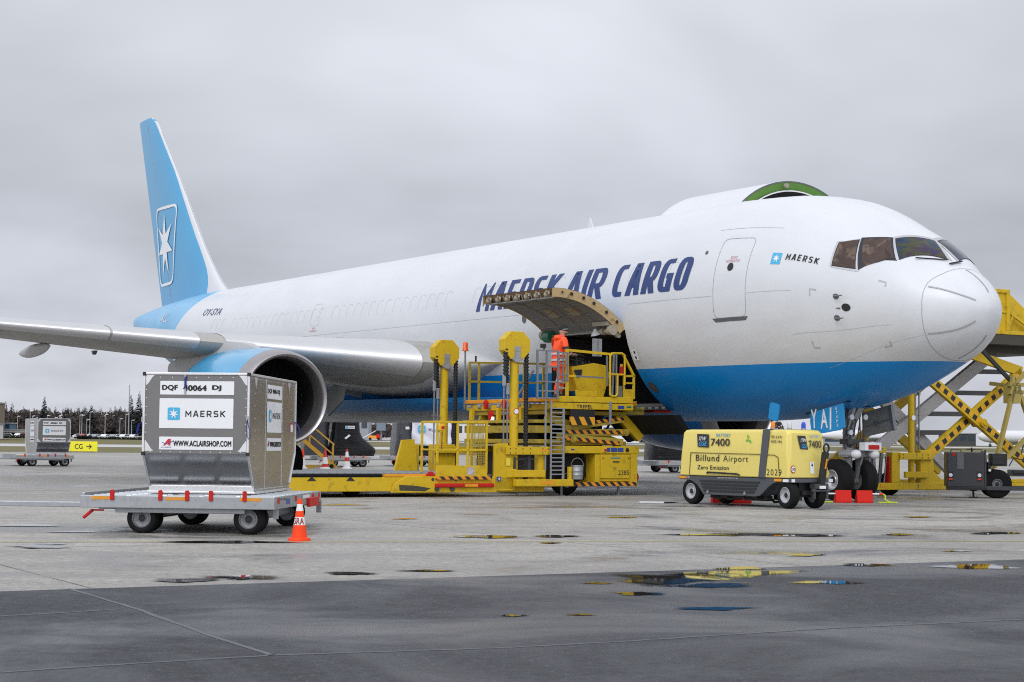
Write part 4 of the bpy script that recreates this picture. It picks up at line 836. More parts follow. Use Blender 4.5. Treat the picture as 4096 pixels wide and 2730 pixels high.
# white leading edge, the blue begins along a slanted line
LEM = mat('leading_edge_white', (.62, .63, .65), .35, noise=.08)
b = B(); BE = [(6.9, 44.3), (7.2, 44.2), (7.73, 44.25), (8.38, 44.75), (9.81, 46.2), (12.94, 49.08), (15.63, 51.92), (15.9, 52.5)]
for sgn in (1, -1):
    rows = []
    for i in range(26):
        z = 6.85+(15.9-6.85)*i/25; l, t = fin_le(z), fin_te(z); e = float(np.interp(z, [q[0] for q in BE], [q[1] for q in BE])); row = []
        for k in range(7):
            x = l+(e-l)*(k/6.)**1.6; f = max((x-l)/(t-l), 0); y = 5*.09*(.2969*sqrt(f)-.126*f-.3516*f*f+.2843*f**3-.1036*f**4)*(t-l)+.006; row.append(b.bm.verts.new((-(x-.012*(1-k/6.)), sgn*y, z)))
        rows.append(row)
    for r0, r1 in zip(rows[:-1], rows[1:]):
        for k in range(6): b.bm.faces.new((r0[k], r0[k+1], r1[k+1], r1[k]))
b.build('leading_edge', LEM, fin, smooth=60)
def finp(s, z, off=.012):
    l, t = fin_le(z), fin_te(z); f = min(max((s-l)/(t-l), 0), 1); y = 5*.09*(.2969*sqrt(f)-.126*f-.3516*f*f+.2843*f**3-.1036*f**4)*(t-l); return Vector((-s, -(y+off), z))
def fin_decal(nm, poly, m_, off=.012):
    bb = B(); bb.bm.free(); bb.bm = bmesh.new(); f = bb.bm.faces.new([bb.bm.verts.new((x, z, 0)) for x, z in poly]); tri(bb.bm, [f])
    for k in range(60):
        for co, no in (((40+k*.3, 0, 0), (1, 0, 0)),): bmesh.ops.bisect_plane(bb.bm, geom=bb.bm.verts[:]+bb.bm.edges[:]+bb.bm.faces[:], plane_co=co, plane_no=no)
    for v in bb.bm.verts: v.co = finp(v.co.x, v.co.y, off)
    return bb.build(nm, m_, fin, fix=False)
fin_decal('tail_star', STAR, WHT, .03)
def ring_strip(P, wd, nm):
    n = len(P); cx = sum(p[0] for p in P)/n; cz = sum(p[1] for p in P)/n; bb = B()
    def q(p, d): v = Vector((p[0]-cx, p[1]-cz)); l = v.length; v *= (l+d)/l; return finp(cx+v.x, cz+v.y, .03)
    o = [bb.bm.verts.new(q(p, wd/2)) for p in P]; i_ = [bb.bm.verts.new(q(p, -wd/2)) for p in P]
    for k in range(n): bb.bm.faces.new((o[k], o[(k+1) % n], i_[(k+1) % n], i_[k]))
    bb.build(nm, WHT, fin, fix=False)
def quad_round(c, r, n=5):
    P = []
    for i in range(4):
        p, a, d = Vector(c[i]), Vector(c[i-1]), Vector(c[(i+1) % 4]); e, f = (a-p).normalized()*r, (d-p).normalized()*r
        for k in range(n+1): t = k/n; P.append(tuple((p+e)*(1-t)**2+p*2*t*(1-t)+(p+f)*t*t))
    Q = []
    for i in range(len(P)):
        a, c2 = Vector(P[i]), Vector(P[(i+1) % len(P)]); m_ = max(1, int((a-c2).length/.3))
        for k in range(m_): Q.append(tuple(a.lerp(c2, k/m_)))
    return Q
ring_strip(quad_round([(51.3, 11.45), (48.3, 11.40), (48.66, 7.97), (50.7, 7.93)], .42), .13, 'tail_frame')
b = B(); a, c = finp(48.85, 6.9, .01), finp(52.9, 15.7, .01); b.bar(a, c, .03, .004, up=(0, 1, 0)); b.build('rudder_hinge_line', SEAMM, fin)
# ---- tailplane
for sg in (1, -1):
    b = B(); rings = []
    for p, l, t, z in ((.6, 45.6, 51.2, 5.25), (1.5, 46.4, 51.5, 5.3), (9.3, 52.1, 54.2, 5.95)): rings.append([L3(x, sg*p, z+y) for x, y in foil(l, t, .1)])
    b.loft(rings); b.build('tailplane', mat('wing_grey', (.46, .46, .46), .45, noise=.12, scale=.7), plane, smooth=50)
# ---- wings
WTOP = MATS['wing_grey']; WSTAIN = mat('wing_underside', (.36, .35, .33), .5, noise=.18, scale=.5, stain=((.20, .19, .17), .6, .9)); SLAT = mat('slat_metal', (.60, .60, .61), .38, .55, noise=.06, scale=1)
def wle(p): return 17.07+.666*p if p > 3 else 19.07+(p-3)*.5
def wte(p): return 28.55 if p < 7.9 else 28.55+(p-7.9)*.40
def wzl(p): return float(np.interp(p, [0, 3.2, 8.4, 13.7, 23.8], [3.25, 3.48, 4.0, 4.48, 5.5]))
def wzt(p): return float(np.interp(p, [0, 2.6, 7.9, 12.5, 23.8], [3.0, 3.25, 3.75, 4.25, 5.45]))
def wtk(p): return float(np.interp(p, [0, 3.2, 8, 14, 23.8], [.15, .15, .118, .105, .10]))
def wsec(p, n=14):
    l, t, zl, zt, k = wle(p), wte(p), wzl(p), wzt(p), wtk(p); c = t-l; X = [(1-cos(pi*i/n))/2 for i in range(n+1)]; U, D = [], []
    for x in X:
        y = 5*k*(.2969*sqrt(x)-.126*x-.3516*x*x+.2843*x**3-.1036*x**4)*c; cam_ = .25*k*c*(4*x*(1-x)); zc = zl+(zt-zl)*x+cam_*.35
        U.append((l+c*x, zc+y)); D.append((l+c*x, zc-y))
    return U, D
PS = [1.8, 2.6, 3.2, 4, 5, 6, 7, 8, 9.5, 11, 12.5, 14, 16, 18.5, 21, 23, 23.7]
for sg in (1, -1):
    b = B()
    rings = []
    for p in PS:
        U, D = wsec(p); rings.append([L3(x, sg*p, z) for x, z in U]+[L3(x, sg*p, z) for x, z in D[-2:0:-1]])
    b.loft(rings); wing = b.build('wing', WSTAIN, plane, smooth=45)
    # slats: bright metal wrapped round the leading edge in panels
    for a, c in ((3.3, 8.1), (8.75, 10.9), (10.96, 13.9), (13.96, 17), (17.06, 20.2), (20.26, 23.4)):
        b = B(); rows = []
        for i in range(7):
            p = a+(c-a)*i/6; U, D = wsec(p, 26); nU = [q for q in U if q[0] < U[0][0]+.085*(U[-1][0]-U[0][0])+.15]; nD = [q for q in D if q[0] < D[0][0]+.022*(D[-1][0]-D[0][0])+.06]
            kU = U[:9]; kD = D[:5]; zc = U[0][1]; row = []
            for x, z in kU[::-1]+kD[1:]: v = Vector((x-U[0][0]-1.2, z-zc)); v = v.normalized()*.016; row.append(b.bm.verts.new(L3(x+v.x, sg*p, z+v.y)))
            rows.append(row)
        for r0, r1 in zip(rows[:-1], rows[1:]):
            for k in range(len(r0)-1): b.bm.faces.new((r0[k], r0[k+1], r1[k+1], r1[k]))
        b.build('slat', SLAT, wing, smooth=60)
    # flap-track fairing
    for p, s0, s1, z0, z1, r in ((11.6, 28.3, 31.6, 3.98, 3.85, .22), (16.5, 30.6, 33.4, 4.55, 4.45, .18), (6.2, 25.5, 30.0, 3.2, 3.2, .26)):
        b = B(); rings = []
        for i in range(11):
            t = i/10; k = sin(pi*min(max(t*.96+.02, 0), 1))**.55; rings.append([L3(s0+(s1-s0)*t, sg*(p+r*.75*k*cos(a)), z0+(z1-z0)*t+r*k*sin(a)*(1.1 if sin(a) < 0 else .8)) for a in [2*pi*j/12 for j in range(12)]])
        b.loft(rings); b.build('flap_track_fairing', WTOP, wing, smooth=50)
    b = B(); P_ = [(10.35, .0), (10.95, .0), (10.65, .22)]; b.prism([(-wte(9.75)+.02, 3.93), (-wte(9.75)-.3, 3.93), (-wte(9.75)-.15, 3.80)], (0, -sg*9.75, 0), (1, 0, 0), (0, 0, 1), .12); b.build('flap_bracket', SEALD, wing)
# wing root glove and belly fairing
FAIR = mat('fairing_grey', (.50, .50, .50), .4, noise=.08, scale=.8, stain=((.33, .32, .30), .5, 1.2))
for sg in (1, -1):
    b = B(); rings = []
    for s, zt, zb, po in ((16.6, 3.42, 3.36, 2.30), (17.2, 3.62, 3.18, 2.50), (18.0, 3.86, 2.98, 2.66), (18.9, 3.98, 2.83, 2.9), (19.8, 4.02, 2.68, 3.14), (20.8, 4.0, 2.55, 3.26), (22.1, 3.95, 2.48, 3.3), (23.5, 3.9, 2.51, 3.26), (25.3, 3.8, 2.62, 3.1), (27, 3.7, 2.72, 2.95), (29, 3.6, 2.8, 2.7), (32, 3.4, 2.95, 2.35), (33, 3.3, 3.1, 2.1)):
        zc, hh = (zt+zb)/2, (zt-zb)/2; rings.append([L3(s, sg*(1.7+(po-1.7)*max(cos(a), -.6)), zc+hh*sin(a)) for a in [2*pi*j/20 for j in range(20)]])
    b.loft(rings); fr = b.build('wing_root_fairing', FAIR, plane, smooth=60)
    p = L3(18.62, sg*2.93, 3.42); b = B(); b.ball(p, .21, 16, 10, (1, .5, 1)); b.build('landing_light', mat('light_glass', (.25, .33, .36), .08, noise=.3), fr, smooth=60)
b = B(); rings = []
for s, k in ((15.5, .0), (17, .45), (19, .8), (22, 1), (28, 1), (31, .7), (34, .1)):
    rings.append([L3(s, (2.3+.45*k)*sin(a), 2.6-(.80+.03*k)*cos(a)*1.0) for a in [radians(-80+160*j/16) for j in range(17)]])
R_ = rings; 
for A, C in zip(R_[:-1], R_[1:]):
    for j in range(16): b.face([A[j], A[j+1], C[j+1], C[j]])
b.build('belly_fairing', PAINT, plane, smooth=60)
# ---- engines
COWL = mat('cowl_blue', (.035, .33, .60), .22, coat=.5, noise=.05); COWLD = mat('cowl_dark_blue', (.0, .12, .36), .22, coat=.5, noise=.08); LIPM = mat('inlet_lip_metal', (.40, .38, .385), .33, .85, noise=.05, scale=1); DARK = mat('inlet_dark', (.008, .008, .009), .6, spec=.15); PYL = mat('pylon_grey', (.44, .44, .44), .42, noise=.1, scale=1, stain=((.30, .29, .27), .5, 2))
for sg in (1, -1):
    o = L3(18.45, sg*7.92, 2.31); ax = Vector((-1, 0, .02))
    b = B(); b.lathe([(1.355, .62), (1.385, 1.2), (1.42, 2.2), (1.41, 3.3), (1.33, 4.4), (1.16, 5.3), (1.10, 5.32)], o, ax, 56, caps=False); eng = b.build('engine_cowl', COWL if sg > 0 else COWLD, plane, smooth=60)
    b = B(); b.lathe([(1.355, .62), (1.335, .40), (1.30, .18), (1.255, .05), (1.215, .0), (1.165, .03), (1.12, .16), (1.10, .4), (1.10, .62)], o, ax, 56, caps=False); b.build('inlet_lip', LIPM, eng, smooth=60)
    b = B(); b.lathe([(1.10, .62), (1.14, 1.15), (1.18, 1.6)], o, ax, 56, caps=False); b.build('inlet_duct', mat('duct_grey', (.02, .02, .022), .5, spec=.2), eng, smooth=60)
    b = B()
    for k in range(34):
        a = 2*pi*k/34; r = Vector((0, cos(a), sin(a))); t = Vector((0, -sin(a), cos(a))); q0, q1 = o+ax*1.45+r*.36, o+ax*1.5+r*1.16; b.face([q0-t*.03+ax*.0, q0+t*.03+ax*.14, q1+t*.085+ax*.05, q1-t*.085-ax*.05])
    b.build('fan', DARK, eng, fix=False)
    b = B(); b.lathe([(.01, 1.02), (.18, 1.14), (.32, 1.35), (.38, 1.5)], o, ax, 24); b.prism([(-.06, 0), (.02, .1), (.1, .02), (.05, -.02), (.02, .04), (-.02, -.03)], o+ax*1.1+Vector((.1, -.12, .16)), (0, -1, 0), (0, 0, 1), .01); b.build('spinner', mat('spinner_grey', (.05, .05, .055), .4), eng, smooth=50)
    b = B(); b.face([o+ax*1.62+Vector((0, cos(2*pi*k/32), sin(2*pi*k/32)))*1.18 for k in range(32)]); b.build('fan_case', DARK, eng, fix=False)
    b = B(); b.lathe([(1.0, 5.1), (.86, 6.0), (.62, 6.9), (.55, 6.9)], o, ax, 32, caps=False); b.build('core_cowl', mat('exhaust_metal', (.2, .19, .18), .4, .8), eng, smooth=60)
    b = B(); rings = []
    for s, zt, zb, wd in ((20.4, 3.76, 3.66, .10), (21.2, 3.92, 3.5, .26), (22.3, 4.02, 3.4, .33), (24, 3.9, 3.2, .33), (26.2, 3.7, 3.0, .26), (27.6, 3.5, 3.2, .08)):
        rings.append([L3(s, sg*7.92+x*wd, z) for x, z in ((-1, zb), (1, zb), (1, (zb+zt)/2), (.7, zt), (-.7, zt), (-1, (zb+zt)/2))])
    b.loft(rings); b.build('pylon', PYL, plane, smooth=40)
    b = B(); b.prism([(0, 0), (1.1, .0), (1.5, .35), (.2, .42)], o+ax*1.6+Vector((0, -sg*.0, 1.28))+Vector((0, .72, -.28)), ax, (0, .55, .83), .03); b.build('cowl_strake', COWL if sg > 0 else COWLD, eng)
def eng_decal(nm, poly, m_):   # on the inboard flank of the far engine: arc angle, distance back
    o = L3(18.45, -7.92, 2.31); ax = Vector((-1, 0, .02)); bb = B(); bb.bm.free(); bb.bm = bmesh.new(); f = bb.bm.faces.new([bb.bm.verts.new((x, y, 0)) for x, y in poly]); tri(bb.bm, [f])
    for k in range(-20, 21): bmesh.ops.bisect_plane(bb.bm, geom=bb.bm.verts[:]+bb.bm.edges[:]+bb.bm.faces[:], plane_co=(0, k*.1, 0), plane_no=(0, 1, 0))
    for v in bb.bm.verts:
        a = v.co.y/1.42; h = v.co.x; r = float(np.interp(h, [.62, 1.2, 2.2, 3.3, 4.4], [1.355, 1.385, 1.42, 1.41, 1.33]))+.008; v.co = o+ax*h+Vector((0, -cos(a)*r, sin(a)*r))
    bb.build(nm, m_, plane, fix=False)
GREYW = mat('grey_white_marking', (.42, .48, .54), .4)  # greyish white for the frame and star on the far engine
P = rrect(2.0, 3.9, -.95, .95, .4, 6); n = len(P)
for k in range(n):
    a, c = P[k], P[(k+1) % n]; f = lambda q: (2.95+(q[0]-2.95)*.95, q[1]*.95); eng_decal('cowl_frame', [a, c, f(c), f(a)], GREYW)
eng_decal('cowl_star', [(2.95-x, y) for x, y in star7(0, 0, .75)], GREYW)
# ---- nose gear
GEARM = mat('gear_grey', (.34, .35, .36), .45, .2, noise=.2, scale=6, stain=((.05, .05, .05), .8, 6)); GEARD = mat('gear_dark', (.06, .06, .062), .5, noise=.3, scale=9)
ng = L3(4.66, 0, 0)
b = B(); b.tube(ng+Vector((0, 0, .44)), ng+Vector((0, 0, 1.25)), .085, 16); b.tube(ng+Vector((0, 0, 1.15)), ng+Vector((.02, 0, 2.3)), .14, 16); b.tube(ng+Vector((0, -.42, .45)), ng+Vector((0, .42, .45)), .075, 12); b.tube(ng+Vector((.0, -.3, 1.98)), ng+Vector((0, .3, 1.98)), .1, 10)
b.bar(ng+Vector((.1, 0, 1.75)), ng+Vector((.55, 0, 2.35)), .16, .1); b.bar(ng+Vector((.06, -.16, 1.5)), ng+Vector((.36, -.16, 2.2)), .08, .12); b.bar(ng+Vector((-.1, .08, 1.2)), ng+Vector((-.1, .08, .55)), .14, .1); gear = b.build('nose_gear_strut', GEARM, plane, smooth=40)
b = B(); b.prism([(.08, .42), (.26, .95), (.30, 1.2), (.1, 1.22), (.06, .9)], ng+Vector((0, -.16, 0)), (1, 0, 0), (0, 0, 1), .05); b.prism([(.08, .42), (.26, .95), (.30, 1.2), (.1, 1.22), (.06, .9)], ng+Vector((0, .2, 0)), (1, 0, 0), (0, 0, 1), .05); b.build('torsion_link', GEARM, gear)
b = B()
for k in range(9): a = -.3+.075*k; b.pipe([ng+Vector((.12+.02*sin(k*2), a, 2.3)), ng+Vector((.2+.06*cos(k*3), a*.8, 1.8)), ng+Vector((.14+.05*sin(k), a*.9, 1.35)), ng+Vector((.12, a*.6, 1.0+.1*(k % 3)))], .016, 6)
b.box(-4.72, -4.42, -.22, .2, 1.28, 1.4); b.build('hydraulic_hose', GEARD, gear)
b = B(); b.box(-4.62, -4.3, -.34, .26, 1.0, 1.16); b.tube(ng+Vector((.05, -.28, 1.06)), ng+Vector((.5, -.28, 1.06)), .075, 12); b.tube(ng+Vector((.05, .26, 1.06)), ng+Vector((.5, .26, 1.06)), .075, 12); b.build('steering_actuator', GEARM, gear, smooth=40)
for y in (-.28, .26):
    b = B(); b.ball(ng+Vector((.56, y, 1.06)), .105, 14, 10, (1.3, 1, 1)); b.build('towing_light', mat('bulb_white', (.7, .71, .73), .25), gear, smooth=60)
for x, y, z in ((.28, -.2, 1.9), (.3, .2, 1.9), (.25, -.2, 1.55)):
    b = B(); b.lathe([(.015, 0), (.055, .04), (.062, .11)], ng+Vector((x-.05, y, z)), (1, 0, 0), 16); b.build('taxi_light', mat('lamp_glass', (.75, .77, .8), .12, emit=None), gear, smooth=40)
b = B(); b.box(-4.25, -4.02, -.06, .42, 1.14, 1.33); tb = b.build('warning_box', WHT, gear, bevel=.02)
b = B(); b.box(-4.016, -4.01, .02, .34, 1.17, 1.27); b.build('red_label', RED, gear)
for y in (-.36, .36): wheel(plane, ng+Vector((0, y, .47)), .47, .36, (0, -1 if y < 0 else 1, 0), RIMS if y < 0 else RIMG, .5, name='nose_wheel', bolts=8)
# nose gear doors
BLU = mat('gear_door_blue', (.01, .26, .58), .35, noise=.08)
b = B(); b.prism([(-5.06, 1.99), (-3.97, 2.2), (-3.92, 1.66), (-4.1, 1.6), (-4.7, 1.52), (-5.04, 1.57), (-5.08, 1.8)], (0, -.75, 0), (1, 0, 0), (0, 0, 1), .04); nd = b.build('nose_gear_door', BLU, plane)
for t_, x0, wd in (('Y', -5.02, .2), ('A', -4.70, .24)): text_on('door_letter', t_, (x0, -.796, 1.62), (1, .0, .10), (-.06, 0, 1), wd, .44, WHT, nd, bold=.03)
decal('door_stripe', [(-4.40, 1.60), (-4.345, 1.615), (-4.345, 2.11), (-4.40, 2.10)], (0, -.796, 0), (1, 0, 0), (0, 0, 1), WHT, nd)
for i, c_ in enumerate('ETOPS'): text_on('door_letter', c_, (-4.20+.01*i, -.796, 2.05-i*.095), (1, 0, .1), (0, 0, 1), .055, .062, WHT, nd, bold=.02)
b = B(); b.prism([(-5.03, 2.01), (-4.05, 2.2), (-3.92, 1.62), (-5.0, 1.45)], (0, .78, 0), (1, 0, 0), (0, 0, 1), .05); nd2 = b.build('nose_gear_door', mat('door_inside_grey', (.30, .30, .29), .6, noise=.15, scale=4, stain=((.08, .08, .08), .6, 6)), plane)
b = B(); b.bar((-4.06, .72, 2.16), (-3.94, .72, 1.62), .08, .1); b.bar((-5.0, .73, 1.66), (-4.1, .73, 1.86), .03, .03); b.tube((-4.55, .7, 1.75), (-4.5, .7, 1.76), .06, 10); b.build('door_stiffener', GALVD, nd2)
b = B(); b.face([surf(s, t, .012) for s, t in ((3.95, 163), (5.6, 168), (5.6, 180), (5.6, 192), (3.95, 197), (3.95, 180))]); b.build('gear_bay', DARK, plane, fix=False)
b = B(); b.prism(rrect(-.17, .17, -.2, .2, .07), L3(5.45, 1.52, 2.0), (.98, 0, -.2), (.2, 0, .98), .03); fl = b.build('open_access_flap', BLU, plane)
b = B(); b.tube(L3(5.66, 1.4, 2.2), L3(5.72, 1.4, 1.3), .03, 8); b.build('ground_power_cable', HOSE, plane)
# ---- main gear
for sg in (1, -1):
    mg = L3(27.4, sg*4.65, .0); b = B(); b.tube(mg+Vector((0, 0, .6)), mg+Vector((0, 0, 3.2)), .19, 16); b.bar(mg+Vector((-.75, 0, .58)), mg+Vector((.75, 0, .58)), .22, .26); b.bar(mg+Vector((0, 0, 1.4)), mg+Vector((0, sg*1.9, 2.7)), .14, .18); ms = b.build('main_gear_strut', GEARM, plane, smooth=40)
    for x in (-.72, .72):
        for y in (-.55, .55): wheel(plane, mg+Vector((x, y, .44)), .58, .42, (0, -sg if y*sg < 0 else sg, 0), RIMG, .48, name='main_wheel', bolts=8)
    b = B(); b.prism([(-22.35, 2.85), (-21.6, 2.75), (-21.74, 2.35), (-22.68, 1.9), (-22.76, 2.2), (-23.0, 2.5)], (0, -sg*4.62, 0), (1, 0, 0), (0, 0, 1), .06); gd = b.build('main_gear_door', mat('gear_door_grey', (.16, .155, .14), .55, noise=.2), plane)
    b = B(); b.bar((-22.3, -sg*4.6, 2.7), (-22.9, -sg*3.5, 2.55), .1, .12); b.bar((-22.6, -sg*4.5, 2.3), (-23.6, -sg*3.9, 2.6), .07, .07); b.build('door_link', GALVD, gd)
# ================================================================== the cargo loader at the lower hold
PFX, PLY = Vector((sin(YAW), -cos(YAW), 0)), Vector((cos(YAW), sin(YAW), 0))
def pw(s, p, z=0): return Vector((10.12, 36.7, 0))-PFX*s-PLY*p+Vector((0, 0, z))
# loader axes: x outwards from the fuselage, y towards the nose, z up; x is measured from the aircraft's centre line less 7 m
LC = 11.65
ldr = thing('cargo_loader', 'yellow cargo loader with two tall columns working at the open lower hold', 'cargo loader', pw(LC, 7), atan2(-PLY.y, -PLY.x))
NY = LC-9.6   # near side
def X(p): return p-7.
def lb(p0, p1, z0, z1, y0, y1): return (X(p0), X(p1), y0, y1, z0, z1)
def P3(p, y, z): return Vector((X(p), y, z))
U_, V_ = (-1, 0, 0), (0, 0, 1)       # reading direction on the near side
def ltext(name, t, p, z, wd, ht, m, par, y=NY+.012, **k): return text_on(name, t, P3(p, y, z), U_, V_, wd, ht, m, par, **k)
def lplate(name, p0, p1, z0, z1, m, par, y=NY+.010):
    b = B(); b.face([P3(p1, y, z0), P3(p0, y, z0), P3(p0, y, z1), P3(p1, y, z1)]); return b.build(name, m, par, fix=False)
# chassis
b = B(); b.box(*lb(5.9, 11.8, .13, .46, NY-.34, NY-.02)); b.box(*lb(5.9, 11.8, .13, .40, -NY, -NY+.34)); b.box(*lb(11.4, 11.8, .14, .44, -NY+.34, NY-.34))
b.box(*lb(2.5, 5.9, .25, .5, -1.9, -1.6)); b.box(*lb(2.5, 5.9, .25, .42, 1.2, 1.5)); ch = b.build('chassis', YEL, ldr, bevel=.015)
b = B(); b.prism([(X(9.2), .10), (X(9.15), .30), (X(8.85), .47), (X(6.95), .47), (X(6.5), .33), (X(6.45), .10)], (0, NY+.05, 0), (1, 0, 0), (0, 0, 1), .07); sp = b.build('side_plate', YEL, ldr, bevel=.01)
for p, z in ((8.15, .40), (7.55, .40), (8.05, .18), (7.65, .18)):
    b = B(); b.tube(P3(p, NY+.05, z), P3(p, NY+.09 if z < .3 else NY+.053, z), .055 if z < .3 else .04, 12); b.build('boss', DGREY, sp)
b = B(); b.face([P3(9.0, NY+.053, .15), P3(8.35, NY+.053, .13), P3(8.2, NY+.053, .2), P3(8.6, NY+.053, .26), P3(9.02, NY+.053, .28)]); b.build('scuffed_patch', mat('scuffed_steel', (.05, .045, .03), .7, noise=.8, scale=18), sp, fix=False)
lplate('reflector', 7.66, 8.05, .36, .43, ORG, sp, NY+.054)
# platform deck (rollers) that rides between the columns
b = B(); b.box(*lb(6.5, 11.75, .47, .515, -NY+.1, NY-.12)); dk = b.build('main_deck', mat('deck_steel', (.16, .16, .165), .45, .5, noise=.3, scale=7), ldr)
b = B()
for i in range(26): b.tube(P3(6.7+i*.195, -NY+.3, .515), P3(6.7+i*.195, NY-.3, .515), .035, 8)
b.build('deck_roller', GALVD, dk, smooth=50)
b = B(); b.box(*lb(9.4, 11.8, .44, .53, NY-.14, NY-.01)); b.build('rubber_buffer', RUB, dk, bevel=.03)
b = B(); b.box(*lb(6.9, 9.35, .465, .525, NY-.13, NY-.005)); b.build('deck_edge', ORG, dk)
for p in (11.15, 10.2, 7.15, 6.75):
    b = B(); b.face([P3(p+.11, NY-.012, .37), P3(p-.11, NY-.012, .37), P3(p, NY-.012, .47)]); b.build('jacking_mark', INK, ldr, fix=False)
b = B(); b.box(*lb(6.55, 8.1, .22, .31, NY+.02, NY+.12)); bp_ = b.build('bumper_bar', RED, ldr, bevel=.02); lplate('reflector', 7.0, 7.35, .235, .295, ORG, bp_, NY+.124)
b = B(); b.prism([(-.11, 0), (.11, 0), (.11, .08), (.05, .16), (-.05, .16), (-.11, .08)], P3(8.2, NY+.01, .42), U_, V_, .03); b.tube(P3(8.2, NY+.0, .51), P3(8.2, NY+.045, .51), .045, 12); b.build('lifting_lug', RED, ldr)
# lifting columns
def column(par, p, y, zt, r=.105, side=1, zb=.35, hoses=True):
    b = B(); b.tube(P3(p, y, zb), P3(p, y, zt), r, 24); c = b.build('lift_column', YEL, par, smooth=40)
    h = B(); w_, hh = .36, .33; zc = zt+.30; poly = [(-w_, -.12), (-.17, -hh), (.17, -hh), (w_, -.12), (w_, .14), (.17, hh-.0), (-.17, hh), (-w_, .14)]
    h.prism(poly, P3(p, y+side*.13, zc), U_, V_, -.26); hd = h.build('chain_guard', YEL, c, bevel=.012)
    b = B(); yy = y+side*.13; b.box(X(p)-.075, X(p)+.075, min(yy, yy+side*.02), max(yy, yy+side*.02), zc-.40, zc-.02); b.box(X(p)-.12, X(p)+.12, y-.12, y+.14, zt-.06, zt+.02); b.tube((X(p), yy+side*.018, zc-.1), (X(p), yy+side*.035, zc-.1), .05, 12); b.build('bracket', GALV, c, smooth=40)
    for dx, z0, z1, dy in ((-.30, zt+.2, .30, .02), (.29, zt+.22, zt-.42, .05), (.20, zt+.1, zt-.62, -.06)):
        b = B(); x = X(p)+dx
        k = int((z0-z1)/.075); pts = []
        for i in range(k): z = z0-(z0-z1)*i/k; b.lathe([(.048, 0), (.064, .012), (.064, .04), (.048, .052)], (x, y+dy+side*.03, z), (0, 0, -1), 10, caps=True); 
        b.tube((x, y+dy+side*.03, z0), (x, y+dy+side*.03, z1), .048, 10); b.build('corrugated_hose', HOSE, c, smooth=50)
    for dx, z1 in ((.31, zt-.42), (.21, zt-.62)):
        b = B(); x = X(p)+dx; b.box(x-.035, x+.035, y+.02, y+.09, z1-.25, z1+.02); b.build('chain_anchor', GALV, c, bevel=.01)
        b = B(); b.tube((x, y+.05, .7), (x, y+.05, z1-.2), .02, 8); b.box(x-.05, x+.05, y+.02, y+.08, zt-1.32, zt-1.28); b.build('tie_rod', GALVD, c, smooth=40)
    return c
c2 = column(ldr, 5.88, NY-.16, 3.26); c1 = column(ldr, 5.83, LC-13.3, 3.22)
for c in (c2,):
    b = B(); b.face([P3(5.88+.075*cos(a), NY-.05, 2.0+.075*sin(a)) for a in [2*pi*k/20 for k in range(20)]]); b.build('warning_label', WHT, c, fix=False)
    b = B(); n = 20
    for k in range(n): a0, a1 = 2*pi*k/n, 2*pi*(k+1)/n; b.face([P3(5.88+r*cos(a), NY-.048, 2.0+r*sin(a)) for r, a in ((.075, a0), (.075, a1), (.060, a1), (.060, a0))])
    b.build('label_ring', RED, c, fix=False)
# column foot frames (near side)
def foot_frame(par, k=0):
    b = B(); y0, y1 = NY-.30, NY; b.prism([(X(6.48), .16), (X(6.48), 1.22), (X(6.34), 1.24), (X(6.12), 1.24), (X(5.98), .98), (X(5.94), .16)], (0, NY-.02, 0), (1, 0, 0), (0, 0, 1), .09)
    b.box(*lb(5.05, 5.25, .2, 1.05, NY-.24, NY-.04)); b.box(*lb(5.05, 6.4, .10, .34, NY-.32, NY-.10)); f = b.build('column_foot', YEL, par, bevel=.012)
    b = B(); b.box(*lb(4.98, 6.2, .98, 1.17, NY, NY+.06)); c = b.build('cross_beam', YEL, par, bevel=.012)
    b = B()
    for p in (5.05, 5.2, 5.55, 5.75, 5.95, 6.1):
        for z in (1.02, 1.12): b.tube(P3(p, NY+.058, z), P3(p, NY+.066, z), .015, 8)
    b.build('bolt', DGREY, c)
    b = B(); b.box(*lb(5.12, 5.98, .45, .62, NY-.02, NY+.07)); b.box(*lb(5.9, 6.15, .44, .64, NY-.06, NY+.02)); b.build('lower_beam', YEL, par, bevel=.012)
    b = B(); b.box(*lb(5.35, 5.9, .86, .89, NY-.10, NY-.06)); b.pipe([P3(5.9, NY-.05, .9), P3(5.92, NY-.02, .84), P3(5.92, NY-.02, .62)], .03, 8); b.box(*lb(5.45, 5.55, .62, .95, NY-.16, NY-.08)); b.build('valve_block', DGREY, par)
foot_frame(ldr)
lplate('data_plate', 6.06, 6.18, .72, .90, mat('pale_yellow_plate', (.7, .62, .05), .5), ldr, NY+.004); lplate('blue_label', 6.31, 6.42, .36, .46, mat('label_blue', (.02, .06, .30), .4), ldr, NY+.004)
lplate('orange_label', 5.08, 5.28, 1.06, 1.11, ORG, ldr, NY+.064); text_on('label_cross', '+', P3(6.40, NY+.008, .375), U_, V_, .07, .07, WHT, ldr, bold=.03)
# far column foot, kept plain where the photograph hides it
b = B(); b.box(*lb(5.55, 6.15, .16, 1.2, -1.86, -1.52)); b.box(*lb(4.9, 6.2, .98, 1.15, -1.5, -1.42)); b.box(*lb(6.6, 6.9, .46, 1.2, -1.85, -1.5)); b.build('column_foot', YEL, ldr, bevel=.012)
b = B(); b.prism([(X(7.5), .48), (X(7.28), 1.30), (X(6.95), 1.32), (X(6.85), .48)], (0, -1.1, 0), (1, 0, 0), (0, 0, 1), .1); b.build('guide_post', YEL, ldr)
